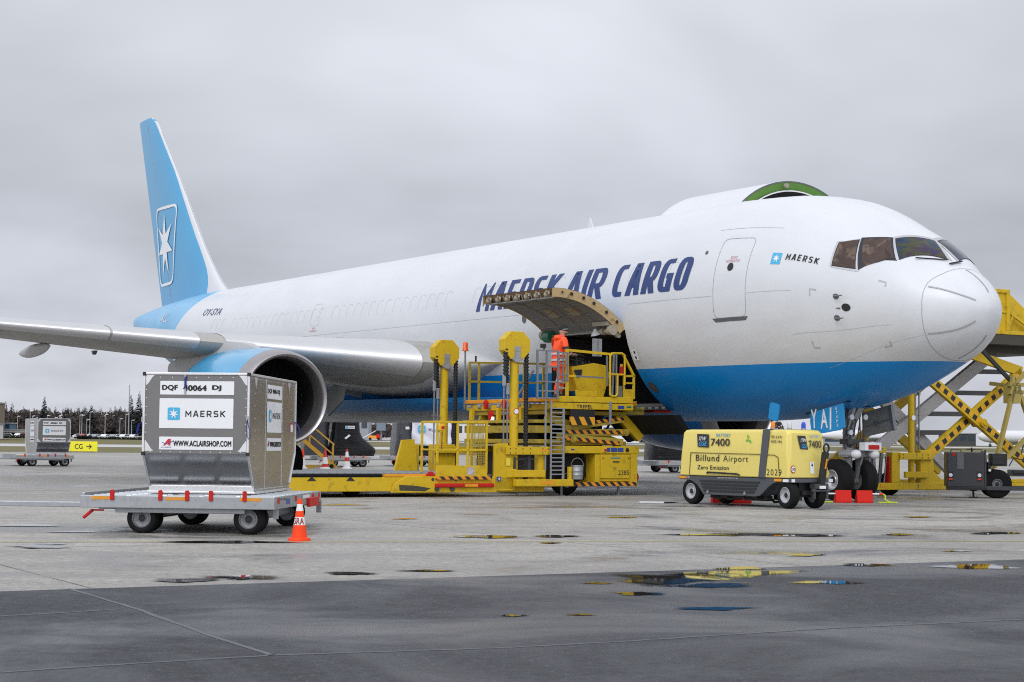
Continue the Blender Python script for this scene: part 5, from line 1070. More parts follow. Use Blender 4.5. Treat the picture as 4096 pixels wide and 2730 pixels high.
# operator's cage over the near edge
cz0, cz1 = .55, 1.72
b = B(); y = NY+.06
for p in (8.05, 7.52, 7.25, 6.75): b.bar(P3(p, y, cz0), P3(p, y, cz1), .05, .05)
for z in (cz1, 1.08): b.bar(P3(8.08, y, z), P3(6.72, y, z), .05, .05)
for p in (6.72, 8.05): b.bar(P3(p, y, cz1), P3(p, y-.75, cz1), .05, .05); b.bar(P3(p, y-.75, .55), P3(p, y-.75, cz1), .05, .05); b.bar(P3(p, y, 1.08), P3(p, y-.75, 1.08), .04, .04)
cage = b.build('operator_cage', YEL, ldr, bevel=.008)
b = B(); b.prism([(X(8.1), .42), (X(8.06), .72), (X(6.76), .72), (X(6.72), .42)], (0, y+.03, 0), (1, 0, 0), (0, 0, 1), .04); b.build('kick_plate', YEL, cage, bevel=.008)
b = B(); b.box(*lb(6.62, 8.08, .40, .47, y+.0, y+.06)); b.build('hazard_strip', HAZ, cage)
def mesh_panel(nm, p0, p1, yy0, yy1, z0, z1, par):
    b = B(); n = 12
    for i in range(n+1): t = i/n; b.bar(P3(p0+(p1-p0)*t, yy0+(yy1-yy0)*t, z0), P3(p0+(p1-p0)*t, yy0+(yy1-yy0)*t, z1), .007, .007)
    m_ = int((z1-z0)/.05)
    for i in range(m_+1): z = z0+(z1-z0)*i/m_; b.bar(P3(p0, yy0, z), P3(p1, yy1, z), .007, .007)
    b.build(nm, YELD, par)
mesh_panel('wire_mesh', 7.25, 6.75, y, y, 1.1, 1.7, cage); mesh_panel('wire_mesh', 7.25, 6.75, y, y, .73, 1.06, cage); mesh_panel('wire_mesh', 6.72, 6.72, y, y-.74, .6, 1.7, cage)
lplate('warning_label', 7.08, 7.28, .5, .68, mat('picture_label', (.45, .40, .40), .5, noise=.8, scale=25, stain=((.5, .05, .03), .9, 18)), cage, y+.034)
b = B(); b.box(*lb(7.92, 8.06, 1.52, 1.66, y+.03, y+.1)); eb = b.build('control_box', mat('switch_yellow', (.7, .45, .02), .4), cage, bevel=.01); b = B(); b.tube(P3(7.97, y+.1, 1.59), P3(7.97, y+.14, 1.59), .035, 12); b.build('stop_button', RED, eb)
b = B(); b.pipe([P3(7.95, y+.04, 1.5), P3(7.95, y+.03, 1.1)], .012, 6); b.build('cable', HOSE, cage)
# engine house at the front: bay with a wheel, cabinet, control strip
b = B(); b.box(*lb(2.42, 2.62, .22, 1.2, NY-.42, NY)); b.box(*lb(3.52, 3.66, .3, 1.0, NY-.42, NY-.01)); b.box(*lb(2.38, 4.72, 1.02, 1.20, NY-.5, NY+.012)); b.box(*lb(2.62, 3.52, .34, 1.02, NY-.4, NY-.02)); b.box(*lb(2.38, 4.72, .98, 1.16, -1.95, -1.6)); b.box(*lb(2.4, 2.55, .3, 1.1, -1.9, NY-.42)); eh = b.build('engine_house', YEL, ldr, bevel=.012)
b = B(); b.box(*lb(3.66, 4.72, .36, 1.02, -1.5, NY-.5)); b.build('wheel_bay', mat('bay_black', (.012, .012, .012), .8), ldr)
b = B(); b.box(*lb(2.66, 3.50, .42, .985, NY-.02, NY+.012)); cd = b.build('cabinet_door', YEL, ldr, bevel=.008)
ltext('fleet_number', '2385', 3.0, .5, .32, .115, INK, cd, NY+.016)
b = B(); b.box(*lb(2.98, 3.16, .81, .835, NY+.01, NY+.03)); b.build('handle', INK, cd)
lplate('green_label', 2.95, 3.22, .895, .93, mat('label_green', (.0, .16, .11), .4), cd, NY+.015); ltext('label_text', 'NORBERT JENSEN', 3.21, .90, .25, .025, WHT, cd, NY+.018)
for p in (2.7, 3.45):
    b = B(); b.tube(P3(p, NY+.01, .91), P3(p, NY+.025, .91), .015, 8); b.build('lock', INK, cd)
for p0, p1 in ((2.85, 3.02), (3.03, 3.22), (3.24, 3.34)): lplate('blue_label', p0, p1, 1.06, 1.16, MATS['label_blue'], ldr, NY+.016)
b = B(); b.tube(P3(2.74, NY+.01, 1.11), P3(2.74, NY+.03, 1.11), .05, 16); b.build('round_vent', INK, ldr)
b = B(); b.box(*lb(3.36, 3.46, 1.05, 1.16, NY+.01, NY+.04)); sb = b.build('stop_box', MATS['switch_yellow'], ldr); b = B(); b.tube(P3(3.41, NY+.04, 1.105), P3(3.41, NY+.075, 1.105), .03, 10); b.build('stop_button', RED, sb)
lplate('blue_label', 4.28, 4.38, 1.09, 1.13, MATS['label_blue'], ldr, NY+.016)
b = B(); b.box(*lb(2.45, 4.5, .23, .33, NY-.3, NY+.01)); b.build('hazard_strip', HAZ, ldr)
for p in (4.15, 9.9):
    for yy in (NY-.62, -1.3): wheel(ldr, P3(p, yy, .36 if p < 5 else .2), .36 if p < 5 else .2, .3, (0, 1, 0), RIMG, .5)
b = B(); b.tube(P3(2.85, NY-.2, .02), P3(2.85, NY-.2, .25), .03, 8); b.tube(P3(2.85, NY-.2, 0), P3(2.85, NY-.2, .02), .09, 12); b.tube(P3(4.5, NY-.2, .02), P3(4.5, NY-.2, .25), .03, 8); b.tube(P3(4.5, NY-.2, 0), P3(4.5, NY-.2, .02), .09, 12); b.tube(P3(5.75, NY-.2, 0.02), P3(5.75, NY-.2, .2), .03, 8); b.build('stabiliser_foot', GALVD, ldr)
b = B(); b.box(*lb(4.42, 6.0, .235, .40, NY+.02, NY+.22)); fb = b.build('foot_board', YEL, ldr, bevel=.02); lplate('reflector', 4.95, 5.35, .29, .36, ORG, fb, NY+.224)
b = B(); b.box(*lb(4.42, 4.5, .4, .70, NY+.05, NY+.12)); b.build('step_post', YEL, ldr)
b = B(); b.ball(P3(2.36, NY-.1, .45), .06, 10, 8, (.5, 1, 1.6)); b.build('tow_hook', RED, ldr)
# scissor lift under the bridge platform
b = B()
SCP = [((2.72, 1.30), (4.62, 1.42)), ((2.66, 1.54), (4.45, 1.52)), ((2.7, 1.86), (4.4, 1.62))]
for k, (a, c) in enumerate(SCP):
    for yy in (NY-.22, -1.6): b.bar(P3(a[0], yy, a[1]), P3(c[0], yy, c[1]), .09, .16 if k < 2 else .14)
b.bar(P3(2.7, NY-.32, 1.25), P3(4.9, NY-.32, 1.9), .1, .2); b.bar(P3(2.7, -1.45, 1.25), P3(4.9, -1.45, 1.9), .1, .2)
for z in (1.22, 1.95): b.box(*lb(2.55, 4.9, z, z+.1, -1.7, NY-.3))
b.box(*lb(4.75, 5.2, 1.5, 1.68, -1.7, NY-.25)); b.box(*lb(4.75, 5.25, 1.74, 1.82, -1.7, NY-.2)); b.box(*lb(4.6, 5.2, 1.25, 1.35, -1.7, NY-.1)); sc_ = b.build('scissor_lift', YELD, ldr, bevel=.01)
for a, c, hh in (((2.75, 1.545), (4.42, 1.535), .085), ((2.85, 1.27), (4.55, 1.40), .085), ((2.72, 1.88), (3.6, 1.78), .08)):
    b = B(); b.bar(P3(a[0], NY-.165, a[1]), P3(c[0], NY-.165, c[1]), .012, hh); b.build('hazard_strip', HAZ, sc_)
for p, z in ((2.66, 1.54), (4.2, 1.36)):
    b = B(); b.tube(P3(p, NY-.2, z), P3(p, NY-.13, z), .085, 16); b.tube(P3(p, NY-.13, z), P3(p, NY-.11, z), .05, 12); b.build('pivot_pin', YELD, sc_, smooth=40)
b = B()
for i in range(7): b.tube(P3(2.8+i*.3, NY-.5, 1.95), P3(3.1+i*.28, NY-.55, 1.4+.1*(i % 3)), .03, 6)
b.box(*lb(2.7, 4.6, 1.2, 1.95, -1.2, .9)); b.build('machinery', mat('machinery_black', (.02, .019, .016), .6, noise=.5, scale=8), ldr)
b = B(); b.prism([(X(2.75), 2.02), (X(2.42), 1.93), (X(1.98), 1.46), (X(2.13), 1.32), (X(2.85), 1.95)], (0, NY-.35, 0), (1, 0, 0), (0, 0, 1), .16); pr = b.build('hinged_ramp_arm', YEL, ldr, bevel=.01)
b = B(); b.prism([(X(2.5), 1.96), (X(2.02), 1.50), (X(1.93), 1.53), (X(2.25), 1.96)], (0, NY-.36, 0), (1, 0, 0), (0, 0, 1), -1.9); b.prism([(X(2.8), 1.95), (X(2.15), 1.34), (X(2.3), 1.30), (X(3.0), 1.9)], (0, NY-.5, 0), (1, 0, 0), (0, 0, 1), .12); b.build('ramp_buffer', RUB, pr)
# bridge platform
BZ = 2.24
b = B(); b.box(*lb(2.55, 4.95, 2.08, BZ-.005, NY-.14, NY)); b.box(*lb(2.55, 4.95, 2.08, BZ-.01, -NY, -NY+.14)); b.box(*lb(4.82, 4.95, 2.06, 2.2, -NY+.14, NY-.14)); b.box(*lb(2.5, 2.62, 2.06, 2.2, -NY+.14, NY-.14)); b.box(*lb(2.62, 4.82, 2.1, BZ-.06, -NY+.14, NY-.14)); brg = b.build('bridge_platform', YEL, ldr, bevel=.012)
b = B()
for i in range(14): b.tube(P3(2.75+i*.155, -NY+.25, BZ-.03), P3(2.75+i*.155, .75, BZ-.03), .04, 8)
b.build('deck_roller', GALV, brg, smooth=50)
b = B(); b.box(*lb(4.9, 4.99, 2.25, 2.34, -NY, NY-.9)); b.box(*lb(4.72, 5.3, 2.25, 2.34, NY-.95, NY-.1)); b.build('orange_edge', ORG, brg, bevel=.01)
for i in range(7):
    yy = -NY+.25+i*.48; b = B(); b.tube(P3(4.96, yy-.05, 2.16), P3(4.96, yy+.07, 2.16), .055, 12); b.build('edge_roller', GALV, brg, smooth=40)
for yy in (-.9, .0):
    b = B(); b.prism([(-.05, 0), (.05, 0), (.09, .16), (.0, .24), (-.09, .16)], P3(5.0, yy, 2.1), (0, 1, 0), (0, 0, 1), .07); b.prism([(-.08, -.2), (.08, -.2), (.1, -.05), (.0, .05), (-.1, -.05)], P3(5.0, yy+.25, 2.03), (0, 1, 0), (0, 0, 1), .07); b.build('pallet_stop', RED, brg, bevel=.01)
for yy in (-1.55, -.2, .9):
    b = B(); b.prism([(-.06, 0), (.06, 0), (.06, -.36), (-.0, -.42), (-.06, -.36)], P3(5.02, yy, 2.12), (0, 1, 0), (0, 0, 1), .1); b.build('guide_horn', YEL, brg, bevel=.01)
b = B(); b.box(*lb(5.0, 5.06, 1.78, 1.9, -.62, -.54)); b.build('work_lamp', mat('lamp_lit', (.85, .95, 1.0), .3, emit=3.5), brg)
# cab deck of the bridge platform: tray, console, rails
b = B(); b.prism([(X(4.72), 2.25), (X(4.70), 2.39), (X(2.57), 2.40), (X(2.57), 2.25)], (0, NY+.01, 0), (1, 0, 0), (0, 0, 1), .14); b.box(*lb(2.57, 4.72, 2.3, 2.34, NY-1.0, NY-.14)); tray = b.build('operator_tray', YEL, brg, bevel=.01)
lplate('blue_label', 2.83, 3.02, 2.11, 2.19, MATS['label_blue'], brg, NY+.004); lplate('green_label', 2.62, 2.76, 2.14, 2.18, MATS['label_green'], brg, NY+.004)
ltext('maker_name', 'TREPEL', 4.22, 2.252-.145, .46, .085, mat('blue_black', (.01, .012, .05), .4), brg, NY+.004, bold=.035, spacing=1.15)
b = B(); b.box(*lb(3.68, 4.38, 1.9, 2.075, NY-.05, NY-.02)); b.build('bumper_box', BLK, brg); b = B(); b.box(*lb(3.68, 4.38, 1.7, 1.9, NY-.06, NY-.01)); b.build('hazard_panel', hazard_mat('hazard_wide', (.012, .012, .012), (.72, .33, .01), .30, 45, (1, 0, -.55)), brg)
b = B(); b.box(X(3.25)-.03, X(3.25)+.03, NY+.0, NY+.03, 1.74, 2.24); b.box(X(3.25)-.035, X(3.25)+.035, NY, NY+.035, 2.2, 2.28); b.build('hanging_strut', GALV, brg)
b = B(); b.prism([(X(4.1), 2.4), (X(4.13), 2.56), (X(3.93), 2.52), (X(3.5), 2.54), (X(3.48), 2.4)], (0, NY-.2, 0), (1, 0, 0), (0, 0, 1), .04); b.prism([(X(4.16), 3.12), (X(3.98), 2.54), (X(3.72), 2.5), (X(3.62), 2.4), (X(3.2), 2.4), (X(3.02), 2.95), (X(3.12), 3.18), (X(3.5), 3.23)], (0, NY-.35, 0), (1, 0, 0), (0, 0, 1), .03); b.prism([(X(4.16), 3.12), (X(4.05), 2.75), (X(3.75), 2.75), (X(3.5), 3.24)], (0, NY-.75, 0), (1, 0, 0), (0, 0, 1), .03)
b.face([P3(4.16, NY-.35, 3.12), P3(3.5, NY-.35, 3.23), P3(3.5, NY-.75, 3.23), P3(4.16, NY-.75, 3.12)]); b.face([P3(4.16, NY-.35, 3.12), P3(4.16, NY-.75, 3.12), P3(3.98, NY-.75, 2.54), P3(3.98, NY-.35, 2.54)]); b.face([P3(3.5, NY-.35, 3.23), P3(3.12, NY-.35, 3.18), P3(3.02, NY-.75, 2.95), P3(3.5, NY-.75, 3.23)])
con = b.build('control_console', YEL, brg, bevel=.015)
b = B(); b.prism([(X(4.10), 3.04), (X(4.0), 2.86), (X(3.88), 2.9), (X(3.85), 3.06)], (0, NY-.318, 0), (1, 0, 0), (0, 0, 1), .004); b.build('console_recess', INK, con)
b = B(); random.seed(3)
b.face([P3(4.14, NY-.37, 3.135), P3(3.52, NY-.37, 3.24), P3(3.52, NY-.73, 3.24), P3(4.14, NY-.73, 3.135)])
for i in range(14): p = 3.56+.04*i; yy = NY-.4-.3*random.random(); b.tube(P3(p, yy, 3.13+(4.15-p)*.16), P3(p, yy, 3.2+(4.15-p)*.16), .013, 6)
b.build('switch_panel', BLK, con)
b = B(); c_ = P3(3.88, NY-.55, 3.36); n = 20; uu, vv = Vector((.21, 0, .045)), Vector((0, .2, .05)); pts = [c_+uu*cos(2*pi*k/n)+vv*sin(2*pi*k/n) for k in range(n+1)]; b.pipe(pts, .014, 6); b.tube(c_, c_+Vector((-.08, 0, -.3)), .02, 8); b.bar(pts[0], pts[10], .03, .012); b.build('steering_wheel', BLK, con, smooth=40)
# rails: near side yellow, front frame, grey ladder cage, far rail
b = B(); y = NY-.03
b.bar(P3(4.48, y, 2.4), P3(4.48, y, 3.52), .07, .06); b.bar(P3(4.5, y, 3.50), P3(3.18, y, 3.44), .06, .06); b.bar(P3(4.45, y, 2.88), P3(4.25, y, 2.88), .05, .05)
b.pipe([P3(3.27, y+.06, 2.75), P3(3.27, y+.06, 3.40), P3(3.22, y+.06, 3.46), P3(2.92, y+.06, 3.47), P3(2.84, y+.06, 3.42), P3(2.84, y+.06, 2.7)], .026, 8); b.pipe([P3(3.27, y+.06, 2.95), P3(2.84, y+.06, 2.95)], .024, 8); b.pipe([P3(3.27, y+.06, 2.95), P3(3.27, y+.06, 2.45), P3(3.22, y+.06, 2.42), P3(3.1, y+.06, 2.42), P3(3.05, y+.06, 2.48), P3(3.05, y+.06, 2.95)], .024, 8)
b.bar(P3(2.85, y, 3.45), P3(2.52, y, 2.92), .05, .05); b.bar(P3(2.53, y, 2.36), P3(2.53, y, 2.94), .05, .05); b.bar(P3(2.82, y, 2.92), P3(2.5, y, 2.93), .05, .05); b.bar(P3(2.8, y, 2.75), P3(2.55, y, 2.75), .04, .04); b.bar(P3(2.82, y, 2.4), P3(2.82, y, 2.95), .04, .04); b.box(*lb(2.53, 2.82, 2.38, 2.6, y-.02, y+.01)); b.build('guard_rail', YEL, brg, smooth=40)
b = B(); b.bar(P3(4.25, y, 2.88), P3(3.42, y, 2.86), .04, .04); b.bar(P3(3.32, y+.02, 2.66), P3(3.34, y+.02, 3.4), .05, .03); b.tube(P3(3.1, y-.1, 2.35), P3(3.05, y-.1, 3.5), .03, 8); b.tube(P3(2.98, y-.1, 2.35), P3(2.98, y-.1, 3.45), .025, 8); b.box(*lb(2.84, 2.98, 2.38, 2.68, y-.12, y-.04)); b.build('grey_rail', GALVD, brg, smooth=40)
b = B(); b.box(*lb(3.0, 3.1, 3.42, 3.86, NY-.8, NY-.74)); b.box(*lb(3.14, 3.25, 3.42, 3.86, NY-.8, NY-.74)); b.build('upright_plate', GALV, brg)
b = B(); b.tube(P3(2.78, NY-.2, 2.95), P3(2.78, NY-.2, 3.16), .05, 12); fx_ = b.build('fire_extinguisher', RED, brg, smooth=40); b = B(); b.tube(P3(2.78, NY-.2, 3.16), P3(2.78, NY-.2, 3.22), .035, 10); b.build('cap', MATS['switch_yellow'], fx_)
b = B(); y = NY+.07
for p in (5.38, 5.12, 4.80): b.bar(P3(p, y, 2.3 if p > 4.9 else 2.36), P3(p, y, 3.47), .045, .045)
for z in (3.46, 3.08, 2.72, 2.5, 2.33): b.bar(P3(5.4, y, z), P3(4.78, y, z), .04, .035)
for p in (4.76, 4.62, 4.50): b.bar(P3(p, y-.05, 2.75), P3(p, y-.05, 3.44), .035, .03)
for z in (3.43, 3.3, 3.17, 2.9, 2.78): b.bar(P3(4.78, y-.05, z), P3(4.48, y-.05, z), .03, .03)
b.bar(P3(5.38, y-1.0, 2.3), P3(5.12, y-.6, 3.0), .04, .04); b.build('ladder_cage', GALVD, brg)
b = B(); b.box(*lb(5.15, 5.27, 3.52, 3.62, y-.06, y+.02)); b.tube(P3(5.2, y, 3.46), P3(5.2, y, 3.54), .02, 8); b.build('flood_lamp', BLK, brg)
b = B(); y = NY+.10
for p in (5.10, 5.0, 4.66, 4.58): b.bar(P3(p, y+(.0 if p in (5.0, 4.66) else -.09), .36 if p in (5.0, 4.66, 4.58) else .6), P3(p, y+(.0 if p in (5.0, 4.66) else -.09), 2.28 if p > 4.7 else 2.1), .032, .032)
for i in range(17): z = .52+i*.098; b.bar(P3(5.0, y, z), P3(4.62, y, z), .026, .026)
b.build('ladder', GALV, ldr)
b = B(); y = -NY+.06
b.bar(P3(4.9, y, 2.3), P3(4.9, y, 3.33), .05, .05); b.bar(P3(4.62, y, 2.3), P3(4.62, y, 3.33), .05, .05); b.bar(P3(4.92, y, 3.32), P3(2.6, y, 3.36), .05, .05); b.bar(P3(4.92, y, 2.83), P3(2.6, y, 2.85), .05, .05)
for p in (3.25, 2.65): b.bar(P3(p, y, 2.3), P3(p, y, 3.34), .05, .05)
b.build('far_guard_rail', YELD, brg)
b = B(); b.bar(P3(4.98, -NY-.04, 2.1), P3(4.98, -NY-.04, 3.62), .035, .035); bp2 = b.build('beacon_pole', GALV, brg); b = B(); b.lathe([(.085, 0), (.085, .03), (.07, .05), (.066, .20), (.05, .225), (.0, .225)], P3(4.98, -NY-.04, 3.62), (0, 0, 1), 16, caps=False); b.build('beacon', mat('amber_lens', (.75, .10, .005), .2, noise=.2), bp2, smooth=50)
b = B(); b.bar(P3(4.72, -NY+.06, 3.3), P3(4.72, -NY+.06, 3.5), .035, .035); b.build('rail_grip', INK, brg)
b = B(); b.box(*lb(2.2, 2.56, 2.2, 2.32, NY-.9, NY-.35)); b.build('orange_bumper', ORG, brg, bevel=.015)
b = B(); b.box(*lb(1.9, 2.56, 1.98, 2.17, NY-.75, NY-.45)); b.build('docking_pad', YELD, brg, bevel=.02)
# ================================================================== bucket hanging on the loader
bk = thing('bucket', 'ribbed metal bucket hanging on the side of the yellow loader beside the ladder', 'bucket', ldr.matrix_basis @ P3(4.26, NY+.14, .42))
bk.location = Matrix.Translation(ldr.location) @ Matrix.Rotation(ldr.rotation_euler.z, 4, 'Z') @ P3(4.26, NY+.12, .40)
b = B(); b.lathe([(.13, 0), (.135, .02), (.138, .1), (.144, .11), (.139, .12), (.141, .2), (.147, .21), (.142, .22), (.145, .31), (.155, .32), (.155, .335), (.14, .335), (.13, .03), (.0, .03)], (0, 0, 0), (0, 0, 1), 24, caps=False); b.build('body', GALV, bk, smooth=40)
b = B(); b.pipe([Vector((.15*cos(a), 0, .31+.2*sin(a))) for a in [pi*k/10 for k in range(11)]], .008, 6); b.build('handle', GALVD, bk, smooth=40)

# ================================================================== the second loader on the far side of the nose
L2S = 10.
l2 = thing('high_loader', 'tall yellow loader with crossed hazard-striped arms standing beyond the nose', 'cargo loader', pw(L2S, -7), atan2(PLY.y, PLY.x))
N2 = -2.0     # near side is at -y here
def X2(p): return -p-7.
def Q3(p, y, z): return Vector((X2(p), y, z))
def qb(p0, p1, z0, z1, y0, y1): a, c = sorted((X2(p0), X2(p1))); return (a, c, y0, y1, z0, z1)
b = B(); b.box(*qb(-3.79, -11.5, .15, .33, N2, N2+.3)); b.box(*qb(-3.79, -11.5, .15, .33, 1.7, 2.0)); b.box(*qb(-4.45, -4.72, .33, 1.12, N2, N2+.25)); b.box(*qb(-7.2, -11.5, .33, .42, N2, N2+.3)); b.prism([(X2(-5.45), .14), (X2(-5.45), 1.18), (X2(-5.88), 1.18), (X2(-5.93), .62), (X2(-6.2), .42), (X2(-6.6), .34), (X2(-6.6), .14)], (0, N2+.01, 0), (1, 0, 0), (0, 0, 1), -.2); c_ = b.build('chassis', YEL, l2, bevel=.012)
b = B(); b.box(*qb(-4.68, -5.82, .93, 1.11, N2-.06, N2)); cb = b.build('cross_beam', YEL, l2, bevel=.012)
b = B()
for p in (-4.78, -5.25, -5.45, -5.65):
    for z in (.98, 1.06): b.tube(Q3(p, N2-.06, z), Q3(p, N2-.068, z), .015, 8)
b.build('bolt', DGREY, cb)
b = B(); b.box(*qb(-4.86, -5.66, .46, .62, N2-.07, N2+.02)); b.build('lower_beam', YEL, l2, bevel=.012)
b = B(); b.box(*qb(-5.35, -5.36, .2, .2+.1, N2-.012, N2-.008)); b.build('blue_label', MATS['label_blue'], l2)
b = B(); b.box(*qb(-4.05, -4.2, .22, .28, N2-.008, N2-.004)); b.build('reflector', ORG, l2)
b = B(); b.tube(Q3(-5.25, N2+.14, .3), Q3(-5.25, N2+.14, 3.6), .085, 20); lc = b.build('lift_column', YEL, l2, smooth=40)
b = B(); b.prism([(-.36, -.12), (-.17, -.33), (.17, -.33), (.36, -.12), (.36, .14), (.17, .33), (-.17, .33), (-.36, .14)], Q3(-5.25, N2+.0, 3.9), (1, 0, 0), (0, 0, 1), -.26); b.build('chain_guard', YEL, lc)
for dx in (.2, .33):
    b = B(); b.tube(Q3(-5.25-dx, N2+.2, 1.15), Q3(-5.25-dx, N2+.2, 3.6), .02, 8); b.box(*qb(-5.22-dx, -5.28-dx, 2.62, 2.8, N2+.17, N2+.23)); b.build('tie_rod', GALVD, lc)
b = B(); b.face([Q3(-5.25+.07*cos(a), N2+.05, 2.02+.07*sin(a)) for a in [2*pi*k/20 for k in range(20)]]); b.build('warning_label', WHT, lc, fix=False)
b = B(); b.box(*qb(-3.85, -4.22, 1.10, 1.25, N2-.02, N2+.4)); vb = b.build('valve_cover', YEL, l2, bevel=.01); b = B(); b.box(*qb(-3.95, -4.1, 1.19, 1.22, N2-.03, N2-.02)); b.build('green_label', MATS['label_green'], vb)
b = B(); random.seed(11)
for k in range(16): p = -3.85-.55*random.random(); yy = N2+.1+.8*random.random(); b.tube(Q3(p, yy, .33), Q3(p+random.uniform(-.1, .1), yy, 1.1), random.choice((.02, .03, .05)), 6)
b.box(*qb(-4.0, -4.3, .35, .95, N2+.5, N2+.9)); b.build('hydraulic_lines', GALVD, l2); b = B(); b.box(*qb(-4.38, -4.43, .33, 1.0, N2+.05, N2+.2)); b.build('red_panel', RED, l2)
b = B(); b.tube(Q3(-4.15, N2+.2, .0), Q3(-4.15, N2+.2, .18), .04, 8); b.tube(Q3(-8.5, N2+.4, .0), Q3(-8.5, N2+.4, .18), .04, 8); b.build('stabiliser_foot', GALVD, l2)
for p in (-4.9, -10.8):
    for yy in (-1.4, 1.4): wheel(l2, Q3(p, yy, .3), .3, .28, (0, -1, 0), RIMG, .5)
def arm(a, c, yy, hz, m_=YEL, wd=.12, ht=.27):
    b = B(); b.bar(Q3(a[0], yy, a[1]), Q3(c[0], yy, c[1]), wd, ht); o = b.build('scissor_arm', m_, l2, bevel=.01)
    if hz:
        a_, c2_ = Q3(a[0], yy-wd/2-.003, a[1]), Q3(c[0], yy-wd/2-.003, c[1]); b = B(); b.bar(a_.lerp(c2_, .04), a_.lerp(c2_, .96), .004, ht*.5); b.build('hazard_blocks', hz, o)
arm((-5.55, .80), (-9.4, 3.35), N2+.25, HAZU); arm((-4.9, 3.62), (-9.8, .58), N2+.06, HAZD); arm((-5.55, .80), (-9.4, 3.35), 1.6, None); arm((-4.9, 3.62), (-9.8, .58), 1.75, None)
arm((-9.4, 3.35), (-5.6, 4.2), N2+.25, None); arm((-9.8, .58), (-11.2, 1.6), N2+.1, None)
b = B(); b.tube(Q3(-7.66, N2+.3, 1.92), Q3(-7.66, N2-.1, 1.92), .11, 18); b.tube(Q3(-7.66, N2-.1, 1.92), Q3(-7.66, N2-.13, 1.92), .06, 12); b.build('pivot_pin', YEL, l2, smooth=40)
GREYA = mat('grey_arm_paint', (.50, .50, .51), .5, noise=.12, stain=((.22, .14, .07), .5, 4))
arm((-5.0, 1.0), (-9.6, 3.9), -.5, None, GREYA, .14, .34); arm((-5.3, 2.82), (-8.1, .68), -.3, None, GREYA, .14, .32)
b = B()
for p0, p1, z in ((-8.86, -10.1, 3.38), (-8.2, -9.97, 2.77), (-7.1, -8.9, 2.17), (-6.6, -8.0, 1.65)): b.bar(Q3(p0, -.45, z), Q3(p1, -.45, z+.02), .1, .13)
b.build('cross_bar', mat('bar_dark_grey', (.10, .10, .105), .5), l2)
b = B(); b.box(*qb(-3.2, -12.5, 4.05, 4.32, N2-.1, 2.0)); b.box(*qb(-6.9, -10.5, 3.85, 4.05, -1.5, 1.5)); hp = b.build('high_platform', mat('platform_dark', (.05, .045, .03), .6, noise=.3), l2)
b = B(); b.box(*qb(-3.2, -12.5, 4.32, 4.42, N2-.12, N2)); b.box(*qb(-6.4, -8.62, 5.44, 5.54, N2-.12, N2)); b.box(*qb(-8.5, -8.62, 4.42, 5.44, N2-.12, N2)); b.box(*qb(-6.4, -6.52, 4.42, 5.44, N2-.12, N2)); b.box(*qb(-6.5, -8.6, 4.42, 5.46, N2-.07, N2-.03)); b.box(*qb(-6.5, -8.5, 4.9, 4.94, N2-.1, N2-.07)); sp2 = b.build('side_wall', YEL, hp, bevel=.01)
b = B(); b.prism([(X2(-8.62), 4.42), (X2(-8.62), 5.5), (X2(-8.95), 5.5), (X2(-9.7), 5.0), (X2(-9.7), 4.42)], (0, N2+.3, 0), (1, 0, 0), (0, 0, 1), .05); b.bar(Q3(-8.8, N2+.1, 4.95), Q3(-9.8, N2+.1, 4.45), .06, .08); b.bar(Q3(-8.8, N2+.1, 4.55), Q3(-9.0, N2+.1, 4.98), .05, .06); b.build('cab_side', YEL, hp, bevel=.01)
YB = mat('truss_yellow_brown', (.34, .27, .07), .55, noise=.25)
b = B()
for a, c in (((-8.3, 2.9), (-7.55, .75)), ((-8.42, 2.9), (-9.5, .6)), ((-9.9, 2.35), (-7.85, .9)), ((-8.1, 2.95), (-9.9, 2.95)), ((-8.1, 2.75), (-9.9, 2.75)), ((-8.3, 2.95), (-9.7, 4.05)), ((-8.2, 2.9), (-8.25, 3.2))): b.bar(Q3(a[0], N2-.55, a[1]), Q3(c[0], N2-.55, c[1]), .1, .1)
b.box(*qb(-8.15, -8.5, 2.45, 2.95, N2-.6, N2-.3)); b.bar(Q3(-8.3, N2-.5, 2.9), Q3(-8.3, N2+.3, 3.0), .1, .1); b.bar(Q3(-7.55, N2-.55, .8), Q3(-7.55, N2+.1, .42), .1, .1); b.bar(Q3(-9.5, N2-.55, .62), Q3(-9.5, N2+.1, .42), .1, .1); b.build('support_truss', YB, l2)
b = B()
for k in range(5): b.pipe([Q3(-8.9-.12*k, N2-.5, 2.9-.1*k), Q3(-8.95-.1*k, N2-.52, 2.2), Q3(-8.75-.05*k, N2-.5, 1.6+.1*k), Q3(-8.6, N2-.5, 1.1)], .012, 6)
b.bar(Q3(-7.1, N2-.3, 4.05), Q3(-8.35, N2-.5, 2.95), .07, .1); b.build('hose_bundle', HOSE, l2)
